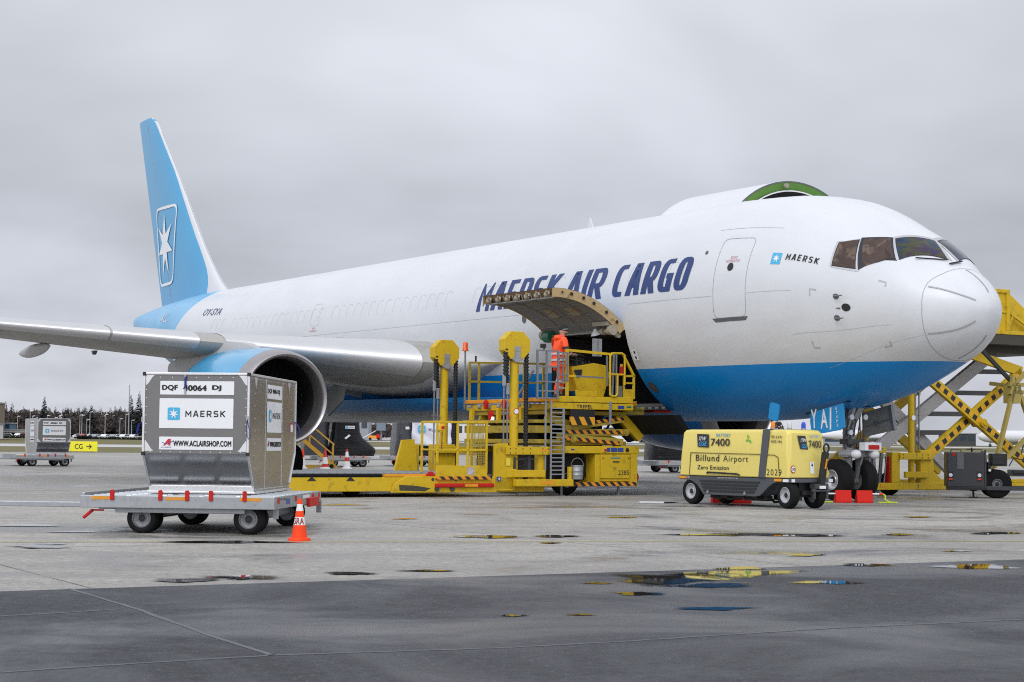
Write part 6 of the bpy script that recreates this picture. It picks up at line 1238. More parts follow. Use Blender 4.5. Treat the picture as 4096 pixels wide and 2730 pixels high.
# ================================================================== container dollies and containers
AMB = mat('amber_reflector', (.65, .27, .01), .35, stain=((.5, .5, .5), .9, 14))
def make_dolly(name, label, group=None, loc=(0, 0, 0), rz=0.):
    """origin on the ground under the front left corner; x along the tow direction, y away"""
    t = thing(name, label, 'container dolly', loc, rz, group); Lx, Ly = 2.62, 3.3
    b = B(); b.box(0, Lx, 0, .07, .335, .50); b.box(0, Lx, Ly-.07, Ly, .335, .50); b.prism([(0, .335), (Ly-.07, .335), (Ly-.07, .535), (0, .535)], (0, .07, 0), (0, 1, 0), (0, 0, 1), .05); b.box(Lx-.05, Lx, .07, Ly-.07, .335, .50)
    b.box(.1, Lx-.1, .5, .6, .30, .40); b.box(.1, Lx-.1, Ly-.6, Ly-.5, .30, .40); b.box(.45, 2.2, .10, Ly-.1, .27, .335); fr = b.build('frame', GALV, t, bevel=.008)
    b = B()
    for i in range(11):
        for k in range(5): x = .12+k*.5; b.tube((x, .25+i*.28, .475), (x+.42, .25+i*.28, .475), .03, 10)
    b.build('roller', mat('roller_pale', (.62, .65, .68), .35, .5, noise=.1), t, smooth=50)
    b = B(); b.box(0.05, Lx-.05, .12, Ly-.1, .40, .43); b.build('deck_plate', GALVD, t)
    for p in (.30, 1.30, 2.30):
        b = B(); b.box(p-.14, p+.14, -.004, 0, .445, .487); b.build('reflector', AMB, t)
    for p in (1.02, 1.42, 1.80, .58, 2.35):
        pass
    for x in (.80, 2.24):
        for y in (.22, Ly-.36): wheel(t, (x, y, .2), .205, .2, (0, -1 if y < 1 else 1, 0), RIMG, .62)
        for y in (.46, Ly-.60): wheel(t, (x, y, .2), .2, .16, (0, -1 if y < 1 else 1, 0), RIMG, .6)
        b = B(); b.tube((x, .2, .2), (x, Ly-.3, .2), .035, 8); b.box(x-.06, x+.06, .5, Ly-.55, .2, .30); b.build('axle', GALVD, t)
    b = B(); b.tube((.15, .1, .30), (.05, .02, .20), .022, 8); b.tube((.15, .1, .30), (.3, .1, .30), .012, 6); b.build('brake_lever', RED, t)
    b = B(); b.box(-2.6, .05, 1.0, 1.07, .30, .37); b.box(-2.6, .05, 1.2, 1.27, .30, .37); b.box(-2.9, -1.6, 1.05, 1.22, .335, .395); b.build('tow_bar', GALV, t, bevel=.008)
    for y in (.18, 1.35, 2.6, 3.05):
        b = B(); b.box(Lx, Lx+.004, y, y+.13, .41, .48); b.build('red_reflector', RED, t)
    b = B(); b.box(Lx, Lx+.05, 2.2, 2.9, .30, .43); b.build('coupling', RED, t, bevel=.01)
    b = B(); b.box(Lx-.08, Lx-.03, .3, .42, .20, .34); b.box(Lx-.05, Lx+.02, Ly-.1, Ly-.04, .18, .36); b.build('bracket', GALV, t)
    b = B(); b.box(Lx, Lx+.003, .75, .98, .385, .46); b.build('blue_label', MATS['label_blue'], t); b = B(); b.box(Lx, Lx+.003, 1.9, 2.4, .43, .475); b.build('white_label', WHT, t)
    text_on('lettering', 'TARA 1370 kg', (Lx+.002, .33, .44), (0, 1, 0), (0, 0, 1), .4, .035, INK, t)
    for p, y in ((1.09, -.02), (1.45, -.02), (1.77, -.02), (.44, -.02), (2.22, -.02)):
        b = B(); b.prism([(-.026, .44), (.026, .44), (.026, .51), (.035, .54), (.015, .58), (-.026, .572)], (p, y+.035, 0), (1, 0, 0), (0, 0, 1), .04); b.build('stop_latch', RED, t, bevel=.006)
    return t
dol = make_dolly('container_dolly', 'galvanised container dolly in front, carrying the large metal container, beside the traffic cone', loc=(-5.71, 23.62, 0), rz=radians(-4.5))
def rivets(b, a, c, n, r=.008, nv=(0, -1, 0)):
    a, c, nv = Vector(a), Vector(c), Vector(nv)
    for i in range(n): p = a.lerp(c, i/(n-1)); b.tube(p-nv*.002, p+nv*.004, r, 6)
CW, CL, CH, OV, BD = 1.44, 3.18, 1.63, .37, .55      # front width, length, height, overhang, height of the bend
ALU_SIDE = mat('aluminium_side', (.45, .45, .445), .25, .85, noise=.08, scale=1.5, bump=.02, bscale=1.6, rnoise=.02); ALU_LOW = mat('aluminium_polished', (.42, .42, .43), .20, .95, noise=.10, scale=2, bump=.012, bscale=3, rnoise=.03); ALU_FR = mat('aluminium_front', (.19, .187, .183), .42, .45, noise=.05, scale=4)
LOGOR = mat('logo_red', (.55, .015, .02), .4); LOGOB = mat('logo_blue', (.02, .04, .25), .4)
def make_container(label, loc, rz, number, group=None, detail=True):
    """origin at the bottom front left corner of its base; x along the front, y towards the back"""
    t = thing('air_container', label, 'air cargo container', loc, rz, group)
    b = B(); b.face([(0, -OV, BD), (CW, -OV, BD), (CW, -OV, CH), (0, -OV, CH)]); b.build('front_panel', ALU_FR, t, fix=False)
    b = B(); b.face([(0, 0, .10), (CW, 0, .10), (CW, -OV, BD), (0, -OV, BD)]); b.build('sloping_panel', ALU_LOW, t, fix=False)
    pl = [(0, .0), (CL-2*OV, .0), (CL-2*OV, .1), (CL-OV, BD), (CL-OV, CH), (-OV, CH), (-OV, BD), (0, .1)]
    sp = []
    for x, nm in ((CW, 'side_panel'), (0, 'side_panel')):
        b = B(); f = b.face([(x, y, z) for y, z in pl]); sp.append(b.build(nm, ALU_SIDE, t, fix=True))
    b = B(); b.face([(0, -OV, CH), (CW, -OV, CH), (CW, CL-OV, CH), (0, CL-OV, CH)]); b.face([(0, CL-OV, BD), (CW, CL-OV, BD), (CW, CL-OV, CH), (0, CL-OV, CH)]); b.face([(0, CL-2*OV, .1), (CW, CL-2*OV, .1), (CW, CL-OV, BD), (0, CL-OV, BD)]); b.build('roof_panel', ALU_SIDE, t, fix=False)
    b = B(); b.box(-.03, CW+.03, -.035, CL-2*OV+.03, 0, .03); b.box(-.01, CW+.01, -.012, 0, .03, .11); b.build('base', ALUL, t, bevel=.004)
    b = B(); e = .03
    for x in (0, CW): b.bar((x, -OV, BD), (x, -OV, CH), e, e); b.bar((x, -OV, BD), (x, 0, .1), e, e); b.bar((x, -OV, CH), (x, CL-OV, CH), e, e); b.bar((x, CL-OV, BD), (x, CL-OV, CH), e, e); b.bar((x, CL-OV, BD), (x, CL-2*OV, .1), e, e)
    for y in (-OV, CL-OV): b.bar((0, y, CH), (CW, y, CH), e, e)
    b.build('edge_rail', ALUL, t, bevel=.004)
    for x in (0, CW):
        for z in (CH, BD):
            b = B(); b.box(x-.022, x+.022, -OV-.022, -OV+.02, z-.03, z+.02); b.build('corner_cap', INK, t)
    y = -OV-.006
    def dec(nm, x0, x1, z0, z1, m_): return decal(nm, rrect(x0, x1, z0, z1, .008, 2), (0, y, 0), (1, 0, 0), (0, 0, 1), m_, t)
    for x, z, sx, sz in ((.02, CH-.02, 1, -1), (CW-.02, CH-.02, -1, -1), (.02, BD+.03, 1, 1), (CW-.02, BD+.03, -1, 1)): decal('gusset', [(x, z), (x+sx*.12, z), (x+sx*.09, z+sz*.03), (x+sx*.03, z+sz*.12), (x, z+sz*.14)][::1 if sx*sz > 0 else -1], (0, y+.003, 0), (1, 0, 0), (0, 0, 1), ALUL, t)
    p0 = dec('number_plate', .22, 1.24, CH-.285, CH-.10, WHT); p1 = dec('logo_plate', .215, 1.235, .87+.02, 1.295, WHT); p2 = dec('web_plate', .22, 1.235, .60, .775, WHT)
    k = number.split()
    text_on('lettering', k[0], (.245, y-.003, CH-.235), (1, 0, 0), (0, 0, 1), .22, .082, INK, p0, bold=.07); text_on('lettering', k[1], (.535, y-.003, CH-.235), (1, 0, 0), (0, 0, 1), .33, .082, INK, p0, bold=.07); text_on('lettering', k[2], (.935, y-.003, CH-.235), (1, 0, 0), (0, 0, 1), .13, .082, INK, p0, bold=.07)
    def emblem(px, pz, r, par, oo, uu):
        decal('emblem', rrect(px-r, px+r, pz-r, pz+r, r*.2), oo+Vector((0, -.003, 0)) if uu[0] else oo+Vector((.003, 0, 0)), uu, (0, 0, 1), LBLUE, par); decal('star', star7(px, pz, r*.85), oo+Vector((0, -.006, 0)) if uu[0] else oo+Vector((.006, 0, 0)), uu, (0, 0, 1), WHT, par)
    emblem(.415, 1.085, .085, p1, Vector((0, y, 0)), (1, 0, 0)); stroke_on('lettering', 'MAERSK', (.575, y-.003, 1.045), (1, 0, 0), (0, 0, 1), .55, .085, INK, p1, th=.18, gap=.3)
    def alogo(px, pz, h, par, oo, uu, yy):
        decal('logo_letter', [(px, pz), (px+.03*h/.09, pz), (px+.05*h/.09, pz+.3*h), (px+.075*h/.09, pz+.3*h), (px+.072*h/.09, pz), (px+.102*h/.09, pz), (px+.108*h/.09, pz+h), (px+.07*h/.09, pz+h)], oo+yy, uu, (0, 0, 1), LOGOR, par); decal('logo_swoosh', [(px-.02, pz+.45*h), (px+.06, pz+.15*h), (px+.15, pz+.7*h), (px+.13, pz+.72*h), (px+.06, pz+.22*h), (px-.01, pz+.5*h)], oo+yy*1.6, uu, (0, 0, 1), LOGOB, par)
    alogo(.275, .655, .09, p2, Vector((0, y, 0)), (1, 0, 0), Vector((0, -.003, 0))); text_on('lettering', 'ACL AIRSHOP', (.245, y-.003, .622), (1, 0, 0), (0, 0, 1), .145, .018, LOGOB, p2); text_on('lettering', 'WWW.ACLAIRSHOP.COM', (.415, y-.003, .645), (1, 0, 0), (0, 0, 1), .80, .08, INK, p2, bold=.06)
    # right-hand side plates (and the left ones on the copy that shows that side)
    for sx, xx, uu in ((1, CW+.004, (0, 1, 0)), (-1, -.004, (0, -1, 0))):
        o = Vector((xx, 0, 0)); y0 = .78 if sx > 0 else -1.55
        o2 = o if sx > 0 else o
        def sd(nm, a, c, z0, z1): return decal(nm, rrect(a, c, z0, z1, .01, 2), o, uu, (0, 0, 1), WHT, t)
        n0, n1, n2 = sd('number_plate', y0, y0+1.0, CH-.30, CH-.10), sd('logo_plate', y0, y0+1.0, .85, 1.29), sd('web_plate', y0, y0+1.0, .59, .77)
        dx = Vector((.003*sx, 0, 0)); text_on('lettering', number, o+dx+Vector(uu)*(y0+.04)+Vector((0, 0, CH-.24)), uu, (0, 0, 1), .80, .085, INK, n0, bold=.025)
        decal('emblem', rrect(y0+.12, y0+.29, 1.0, 1.17, .03), o+dx, uu, (0, 0, 1), LBLUE, n1); decal('star', star7(y0+.205, 1.085, .075), o+dx*2, uu, (0, 0, 1), WHT, n1)
        stroke_on('lettering', 'MAERSK', o+dx+Vector(uu)*(y0+.37)+Vector((0, 0, 1.05)), uu, (0, 0, 1), .54, .085, INK, n1, th=.18, gap=.3); alogo(y0+.06, .65, .085, n2, o, uu, dx); text_on('lettering', 'WWW.ACLAIRSHOP.COM', o+dx+Vector(uu)*(y0+.22)+Vector((0, 0, .645)), uu, (0, 0, 1), .74, .075, INK, n2, bold=.025)
    if detail:
        b = B(); rivets(b, (.05, y+.004, CH-.05), (CW-.05, y+.004, CH-.05), 9); rivets(b, (.03, y+.004, BD+.05), (.03, y+.004, CH-.1), 9); rivets(b, (CW-.035, y+.004, BD+.05), (CW-.035, y+.004, CH-.1), 9); rivets(b, (.1, y+.004, BD+.02), (CW-.1, y+.004, BD+.02), 10); rivets(b, (.05, -.015, .085), (CW-.05, -.015, .085), 18)
        for yy in (.05, .72, 1.85, 2.5): rivets(b, (CW+.002, yy, .35), (CW+.002, yy, CH-.08), 8, .007, (1, 0, 0))
        rivets(b, (CW+.002, -.3, CH-.05), (CW+.002, CL-OV-.05, CH-.05), 24, .008, (1, 0, 0)); rivets(b, (CW+.002, .05, .06), (CW+.002, CL-2*OV-.05, .06), 22, .008, (1, 0, 0)); b.build('rivet', ALUL, t, smooth=40)
        b = B()
        for yy in (.72, 1.85): b.box(CW+.0005, CW+.003, yy-.012, yy+.012, .05, CH-.02)
        b.build('panel_joint', ALUL, t)
        for yy in (-.05, 2.2):
            b = B(); b.face([(CW+.004, yy, CH-.03), (CW+.004, yy+.2, CH-.03), (CW+.004, yy+.1, CH-.2)]); b.build('gusset', ALUL, t, fix=False)
        b = B(); b.prism(rrect(2.42, 2.62, .86, 1.0, .008, 2), (CW+.003, 0, 0), (0, 1, 0), (0, 0, 1), .002); rl = b.build('red_label', RED, t); b = B(); b.prism(rrect(2.44, 2.60, .865, .98, .004, 2), (CW+.005, 0, 0), (0, 1, 0), (0, 0, 1), .002); b.build('label_paper', WHT, rl)
        def strap(pts, wv):
            b = B(); wv = Vector(wv); pr = None
            for p in pts: p = Vector(p); c_ = (b.bm.verts.new(p-wv), b.bm.verts.new(p+wv)); pr and b.bm.faces.new((pr[0], pr[1], c_[1], c_[0])); pr = c_
            o = b.build('webbing_strap', STRAP, t, fix=False); md = o.modifiers.new('solid', 'SOLIDIFY'); md.thickness = .004
        strap([(.57, y-.01, CH-.02), (.57, y-.014, CH-.10), (.568, y-.012, CH-.2)], (.014, 0, 0)); b = B(); b.tube((.57, y-.014, CH-.03), (.57, y-.03, CH-.03), .014, 8); b.prism(rrect(-.012, .012, -.02, .06, .008), (.568, y-.008, CH-.26), (1, 0, 0), (0, 0, 1), .004); b.build('strap_hook', GALV, t)
        strap([(CW-.01, y-.02, 1.02), (CW+.01, y-.03, .92), (CW+.035, y-.035, .84), (CW+.04, y-.035, .78), (CW+.02, y-.04, .75), (CW-.0, y-.035, .78), (CW-.012, y-.03, .88), (CW-.01, y-.022, 1.0)], (0, .012, .0)); b = B(); b.box(CW-.025, CW+.01, y-.02, y-.004, 1.0, 1.06); b.build('strap_hook', GALV, t)
        strap([(-.01, y-.0, .97), (-.06, y-.01, .94), (-.075, y-.015, .88), (-.085, y-.01, .82), (-.095, y, .80)], (.012, .010, 0)); b = B(); b.box(-.03, .0, y-.01, y+.02, .97, 1.04); b.build('strap_hook', GALV, t)
        strap([(CW+.01, 2.78, 1.02), (CW+.06, 2.76, .95), (CW+.08, 2.74, .87), (CW+.075, 2.74, .82)], (.006, .02, 0))
    return t
P_ = Matrix.Translation((-5.71, 23.62, 0)) @ Matrix.Rotation(radians(-4.5), 4, 'Z')
make_container('large metal air container in front on the dolly, its number plate ending in 64', P_ @ Vector((.68, .93, .51)), radians(-4.5), 'DQF 40064 DJ')
# ---- traffic cone beside the dolly
def make_cone(label, loc, r0, h, bands, group=None, word=None, base_m=CONE, rz=0.):
    t = thing('traffic_cone', label, 'traffic cone', loc, rz, group); k = r0/.2
    b = B(); b.lathe([(r0, 0), (r0*1.01, .025*k), (r0*.93, .05*k), (r0*.72, .055*k), (r0*.70, .07*k)], (0, 0, 0), (0, 0, 1), 40); b.build('base', base_m, t, smooth=40)
    rr = lambda z: r0*.70+(r0*.17-r0*.70)*(z-.07*k)/(h-.07*k)
    for z0, z1, m_ in bands:
        b = B(); q = .07*k; z0, z1 = q+(h-q)*z0, q+(h-q)*z1; b.lathe([(rr(z0), z0), (rr(z1), z1)], (0, 0, 0), (0, 0, 1), 40, caps=(z1 >= h-.001)); b.build('band', m_, t, smooth=40)
    if word:
        bm = text_bm(word, .15, .085, bold=.03)
        for _ in range(1): bmesh.ops.subdivide_edges(bm, edges=bm.edges[:], cuts=2)
        for v in bm.verts: a = (v.co.x-.079)/.074-pi/2; z = .202+v.co.y; v.co = Vector((cos(a)*(rr(z)+.003), sin(a)*(rr(z)+.003), z))
        b = B(); b.bm.free(); b.bm = bm; b.build('lettering', mat('cone_lettering', (.30, .02, .02), .5), t, fix=False)
    return t
g = ray_ground(1197, 2163); make_cone('bright orange traffic cone with red letters standing beside the front container dolly', g, .14, .52, ((0, .31, CONE), (.31, .52, CONEW), (.52, .68, CONE), (.68, .86, CONEW), (.86, 1, CONE)), word='SRA')
# ---- second container set far left
d2o = ray_ground(70, 1872); d2 = make_dolly('container_dolly', 'galvanised dolly far away at the left, carrying the small looking container', loc=(0, 0, 0))
DA = radians(25)
d2.location = ray_ground(322, 1866)+Vector((-2.45, -2.0, 0)); d2.rotation_euler = (0, 0, DA)
M2 = Matrix.Translation(d2.location) @ Matrix.Rotation(DA, 4, 'Z')
make_container('metal air container far away at the left in front of the yellow sign', M2 @ Vector((1.05, .75, .51)), DA, 'DQF 40062 DJ', detail=False)
# ================================================================== wrapped pallets on dollies under the aircraft
WRAPD = mat('black_stretch_film', (.006, .006, .008), .28, noise=.5, scale=3, bump=1., bscale=5, rnoise=.1, spec=.3); WRAPG = mat('grey_stretch_film', (.055, .055, .066), .3, noise=.6, scale=3, bump=1., bscale=6, rnoise=.12)
def film(m):
    # folds run round the load: squash the bump noise
    nt = m.node_tree
    for n in nt.nodes:
        if n.type == 'TEX_NOISE':
            mp = nt.nodes.new('ShaderNodeMapping'); mp.inputs['Scale'].default_value = (.5, .5, 4.5); nt.links.new(nt.nodes['Texture Coordinate'].outputs['Object'], mp.inputs[0]); nt.links.new(mp.outputs[0], n.inputs[0])
film(WRAPD); film(WRAPG)
def wrapped(name, label, loc, rz, prof, dep, m, group, seed=1):
    """a film-wrapped load: prof is its outline seen from the front"""
    rnd = random.Random(seed); t = thing(name, label, 'wrapped pallet', loc, rz, group); b = B(); rings = []; n = len(prof)
    for i in range(13):
        z0 = i/12.
        z = z0*prof[-1][1] if False else z0
        rings.append(z)
    R = []
    for (xl, xr, z) in prof:
        ring = []
        for k in range(28):
            a = 2*pi*k/28; cx, cw = (xl+xr)/2, (xr-xl)/2; sx, sy = cos(a), sin(a); q = 1/max(abs(sx), abs(sy))**.82; ring.append(Vector((cx+sx*q*cw+rnd.uniform(-.025, .025), dep/2+sy*q*dep/2+rnd.uniform(-.025, .025), z+rnd.uniform(-.02, .02))))
        R.append(ring)
    b.loft(R); b.build('wrapped_load', m, t, smooth=75)
    b = B(); b.box(min(p[0] for p in prof)-.05, max(p[1] for p in prof)+.05, -.03, dep+.03, -.03, .0); b.build('pallet', ALUL, t)
    return t
PA = radians(14)
def place_dolly(x, y, label):
    p = ray_ground(x, y); t = dup(d2, loc=p, rotz=PA, label=label, group='dollies with wrapped pallets'); return t, Matrix.Translation(p) @ Matrix.Rotation(PA, 4, 'Z')
dA, MA = place_dolly(1330, 1868, 'dolly under the stair flight, carrying the tall black wrapped pallet'); dA.location = MA @ Vector((-.7, 0, 0)); MA = Matrix.Translation(dA.location) @ Matrix.Rotation(PA, 4, 'Z')
grp = 'film wrapped pallets on dollies'
lo = wrapped('wrapped_pallet', 'tall black film wrapped pallet with a bulging foot, left of the loader', MA @ Vector((.55, .2, .54)), PA, [(.02, 2.35, 0), (.0, 2.42, .25), (.05, 2.40, .38), (.14, 2.1, .62), (.2, 1.72, .9), (.22, 1.6, 1.2), (.24, 1.55, 1.6), (.26, 1.55, 2.0), (.3, 1.5, 2.35)], 2.0, WRAPD, grp, 3)
decal('address_label', rrect(.78, 1.25, 1.35, 1.49, .01), (0, -.06, 0), (1, 0, 0), (0, 0, 1), WHT, lo); decal('emblem', rrect(.80, .91, 1.365, 1.475, .02), (0, -.065, 0), (1, 0, 0), (0, 0, 1), LBLUE, lo); text_on('lettering', 'MAERSK', (.94, -.065, 1.40), (1, 0, 0), (0, 0, 1), .27, .045, INK, lo, bold=.01)
decal('white_label', [(.74, .88), (.82, .82), (1.05, 1.0), (.97, 1.07)], (0, -.06, 0), (1, 0, 0), (0, 0, 1), WHT, lo)
lo2 = wrapped('wrapped_pallet', 'grey film wrapped pallet behind the stair, touching the black one', MA @ Vector((-.5, .6, .54)), PA, [(-.1, 1.05, 0), (-.12, 1.08, .3), (-.08, 1.1, .9), (-.05, 1.1, 1.6), (.0, 1.1, 2.3)], 2.2, WRAPG, grp, 4); decal('white_label', rrect(.25, .45, 1.3, 1.45, .01), (0, -.06, 0), (1, 0, 0), (0, 0, 1), WHT, lo2)
dB, MB = place_dolly(1600, 1866, 'dolly behind the left column, carrying the pallet with the white sheet'); dB.location = MB @ Vector((-.5, 0, 0)); MB = Matrix.Translation(dB.location) @ Matrix.Rotation(PA, 4, 'Z')
lo3 = wrapped('wrapped_pallet', 'grey film wrapped pallet half covered by the white logo sheet', MB @ Vector((.1, .25, .54)), PA, [(.22, 1.3, 0), (.21, 1.32, .3), (.27, 1.3, .9), (.32, 1.3, 1.6), (.38, 1.3, 2.25)], 2.2, WRAPG, grp, 6); decal('white_label', rrect(.7, .9, 1.38, 1.52, .01), (0, -.07, 0), (1, 0, 0), (0, 0, 1), WHT, lo3)
lo4 = wrapped('wrapped_pallet', 'black film wrapped load under the white logo sheet, behind the left column', MB @ Vector((1.15, .2, .54)), PA, [(.0, 2.4, 0), (.0, 2.4, .4), (.05, 2.35, 1.2), (.08, 2.3, 2.2)], 2.0, WRAPD, grp, 7)
b = B(); rnd = random.Random(9); n, m_ = 22, 14; G = []
for i in range(n+1):
    x = 1.12+2.1*i/n; G.append([b.bm.verts.new((x+.02*sin(j), .1+.025*sin(i*1.3+j*.6)+.03*sin(j*.9+i*.5)+rnd.uniform(-.008, .008), 1.12+1.72*j/m_-.05*sin(pi*i/n))) for j in range(m_+1)])
for i in range(n):
    for j in range(m_): b.bm.faces.new((G[i][j], G[i+1][j], G[i+1][j+1], G[i][j+1]))
SHEET = mat('white_sheet', (.72, .73, .80), .6, noise=.03); o = b.build('cover_sheet', SHEET, None, smooth=80, fix=False); o.location = MB.translation; o.rotation_euler = (0, 0, PA); md = o.modifiers.new('solid', 'SOLIDIFY'); md.thickness = .006; md.offset = 1
tag(o, 'white cloth sheet with blue star logo hung over a pallet behind the left column', 'cloth sheet'); 
decal('emblem', rrect(1.45, 1.83, 1.75, 2.13, .06), (0, .04, 0), (1, 0, 0), (0, 0, 1), LBLUE, o); decal('star', star7(1.64, 1.94, .16), (0, .034, 0), (1, 0, 0), (0, 0, 1), WHT, o); stroke_on('lettering', 'MAERSK', (2.0, .034, 1.83), (1, 0, -.06), (0, 0, 1), 1.0, .17, NAVY, o, th=.18, gap=.3)
pC = ray_ground(2690, 1892); dC = dup(d2, loc=pC+Vector((-.6, 0, 0)), rotz=PA, label='dolly seen under the far engine, carrying a dark load', group='dollies with wrapped pallets'); MC = Matrix.Translation(dC.location) @ Matrix.Rotation(PA, 4, 'Z')
wrapped('wrapped_pallet', 'black wrapped load under the far blue engine, left of the yellow power unit', MC @ Vector((-.1, .3, .54)), PA, [(.0, 2.6, 0), (-.02, 2.6, .3), (.05, 2.5, .9), (.15, 2.3, 1.5)], 2.0, WRAPD, grp, 12)
for ch in list(dA.children)+list(dB.children)+list(dC.children)+list(d2.children): pass
# ---- cones near the stair
FCW = mat('far_cone_red', (.55, .02, .02), .45)
for x, y, lb, bands in ((1209, 1875, 'orange topped white cone beside the main wheel, left of the stair foot', ((0, .52, CONEW), (.52, 1, CONE))), (1300, 1876, 'red and white cone standing at the stair foot', ((0, .18, FCW), (.18, .55, CONEW), (.55, 1, FCW))), (1387, 1876, 'red and white banded cone in front of the black wrapped pallet', ((0, .32, CONEW), (.32, .55, FCW), (.55, .86, CONEW), (.86, 1, FCW)))):
    make_cone(lb, ray_ground(x, y), .23, .9, bands, group='cones around the aircraft stair', base_m=CONEW)
# ---- yellow stair under the engine
st = thing('access_stair', 'narrow yellow mobile stair with handrails standing behind the engine', 'stair', ray_ground(1300, 1874), radians(4)); SY = mat('stair_yellow', (.55, .30, .02), .5, noise=.2)
b = B()
for y in (0, .8):
    b.bar((.4, y, .1), (-2.1, y, 2.2), .06, .16); b.bar((-.9, y, .02), (-.55, y, .05), .06, .1)
b.bar((.5, 0, .05), (.5, .8, .05), .1, .1); b.build('stringer', SY, st)
for i in range(8):
    b = B(); b.box(.12-.3*i-.13, .12-.3*i+.13, .03, .77, .28+.25*i, .31+.25*i); b.build('tread', DGREY, st)
b = B()
for y in (0, .8):
    for x, z in ((.35, .1), (-.75, 1.1), (-1.85, 2.0)): b.bar((x, y, z), (x, y, z+1.0), .045, .045)
    b.bar((.4, y, 1.1), (-1.95, y, 3.05), .05, .05); b.bar((.38, y, .62), (-1.9, y, 2.5), .04, .04); b.bar((.35, y, .1), (.35, y, 1.1), .05, .05)
b.build('handrail', SY, st)
b = B(); b.bar((-1.9, .1, 0.1), (-1.9, .1, 2.0), .06, .06); b.bar((-1.9, .7, 0.1), (-1.9, .7, 2.0), .06, .06); b.bar((-2.0, .4, .1), (.5, .4, .1), .08, .08); b.build('base_frame', SY, st)
for x in (-1.8, .3):
    for y in (-.05, .85): b = B(); b.tube((x, y-.04, .1), (x, y+.04, .1), .1, 12); b.build('wheel', RUB, st)
# ================================================================== the battery ground power unit
G0 = ray_ground(*(2600+405*900/2353, 1600+1090*500/1307)); GA_ = radians(-53.9)
gpu = thing('ground_power_unit', 'yellow wheeled battery power unit with dark grey base in front of the nose gear', 'ground power unit', G0, GA_)
# local: x towards its drawbar end, y away from the camera; the near wheels' outer faces lie in y = 0
GY = mat('pale_yellow_body', (.74, .61, .15), .34, noise=.04, scale=2, coat=.2, stain=((.50, .38, .10), .35, 2.2)); GG = mat('slate_base', (.075, .082, .092), .5, noise=.1); GB = mat('louvre_black', (.02, .021, .023), .5)
W_ = 1.22
def gpu_body():
    # horizontal outlines at three heights: softly tapered hood, narrower and cut back at the drawbar end
    def ring(z, x0, x1, y0, y1, x2, yf): return [Vector(q) for q in ((x0, y0+.07, z), (x0+.07, y0, z), (x1-.06, y0, z), (x1, y0+.06, z), (x2, (y0+yf)/2, z), (x1-.02, yf-.05, z), (x1-.08, yf, z), (x0+.07, y1, z), (x0, y1-.07, z))]
    b = B(); b.loft([ring(.61, -.35, 2.95, .0, W_, 3.0, W_), ring(1.0, -.32, 2.95, .01, W_-.01, 2.98, W_-.08), ring(1.50, -.265, 2.93, .03, W_-.03, 2.94, W_-.19), ring(1.565, -.22, 2.87, .07, W_-.07, 2.88, W_-.23), ring(1.58, -.14, 2.78, .14, W_-.14, 2.78, W_-.3)]); return b.build('hood', GY, gpu, smooth=35, bevel=.02)
hood = gpu_body()
b = B(); b.prism([(2.10, .605), (2.235, 1.572), (2.42, 1.578), (2.30, .605)], (0, .02, 0), (1, 0, 0), (0, 0, 1), .03); b.prism([(2.235, .06), (2.235, W_-.06), (2.42, W_-.06), (2.42, .06)], (0, 0, 1.573), (1, 0, 0), (0, 1, 0), .014); b.build('grey_band', GG, gpu, bevel=.004)
b = B()
def gl(p, q, w_=.012): b.bar((p[0], -.004+.02*max(0, (p[1]-1.0)), p[1]), (q[0], -.004+.02*max(0, (q[1]-1.0)), q[1]), .012, w_)
gl((.02, .63), (.06, 1.09)); gl((.06, 1.09), (2.15, 1.075)); gl((2.30, 1.07), (2.55, 1.065)); gl((2.55, 1.065), (2.66, 1.02)); gl((2.66, 1.02), (2.70, .64)); b.build('panel_gap', mat('gap_brown', (.12, .09, .02), .6), gpu)
b = B(); b.pipe([Vector((.58, -.015, .665)), Vector((.62, -.035, .685)), Vector((1.5, -.035, .665)), Vector((1.56, -.015, .64))], .018, 8); b.build('grab_handle', BLK, gpu, smooth=40)
def gtext(t_, x, z, wd, ht, m_, par=hood, y=-.006, **k): return text_on('lettering', t_, (x, y+.03*max(0, z-1.0)*1.0, z), (1, 0, 0), (0, .04 if z > 1 else .02, 1), wd, ht, m_, par, **k)
TINK = mat('dark_grey_lettering', (.03, .032, .036), .5); TBL = mat('light_blue_lettering', (.05, .33, .62), .45)
b = B(); b.face([(.275, -.005+.0, 1.215), (.62, -.005, 1.20), (.605, .012, 1.475), (.24, .012, 1.485)]); bdg = b.build('badge', mat('badge_dark', (.02, .022, .03), .4), hood, fix=False)
gtext('ITW', .31, 1.345, .235, .08, WHT, bdg, y=-.012, bold=.02, shear=.25); gtext('GSE', .31, 1.235, .26, .09, TBL, bdg, y=-.012, bold=.03, shear=.25)
gtext('7400', .67, 1.235, .58, .155, TINK, bold=.022); gtext('BATTERY', .83, 1.43, .44, .062, TBL, bold=.005, shear=.1)
gtext('Billund', .22, .915, .72, .135, TINK, bold=.012, spacing=1.15); gtext('Airport', 1.06, .875, .74, .165, TINK, spacing=1.15); gtext('Zero Emission', .27, .74, .96, .088, TINK, bold=.008, spacing=1.05)
gtext('90 kVA', 2.46, 1.40, .30, .058, TINK, bold=.004, spacing=1.1); gtext('400 Hz', 2.45, 1.31, .31, .058, TINK, bold=.004, spacing=1.1); gtext('2029', 2.34, .655, .42, .125, TINK, spacing=1.2)
LEAF = mat('logo_green', (.10, .45, .04), .5)
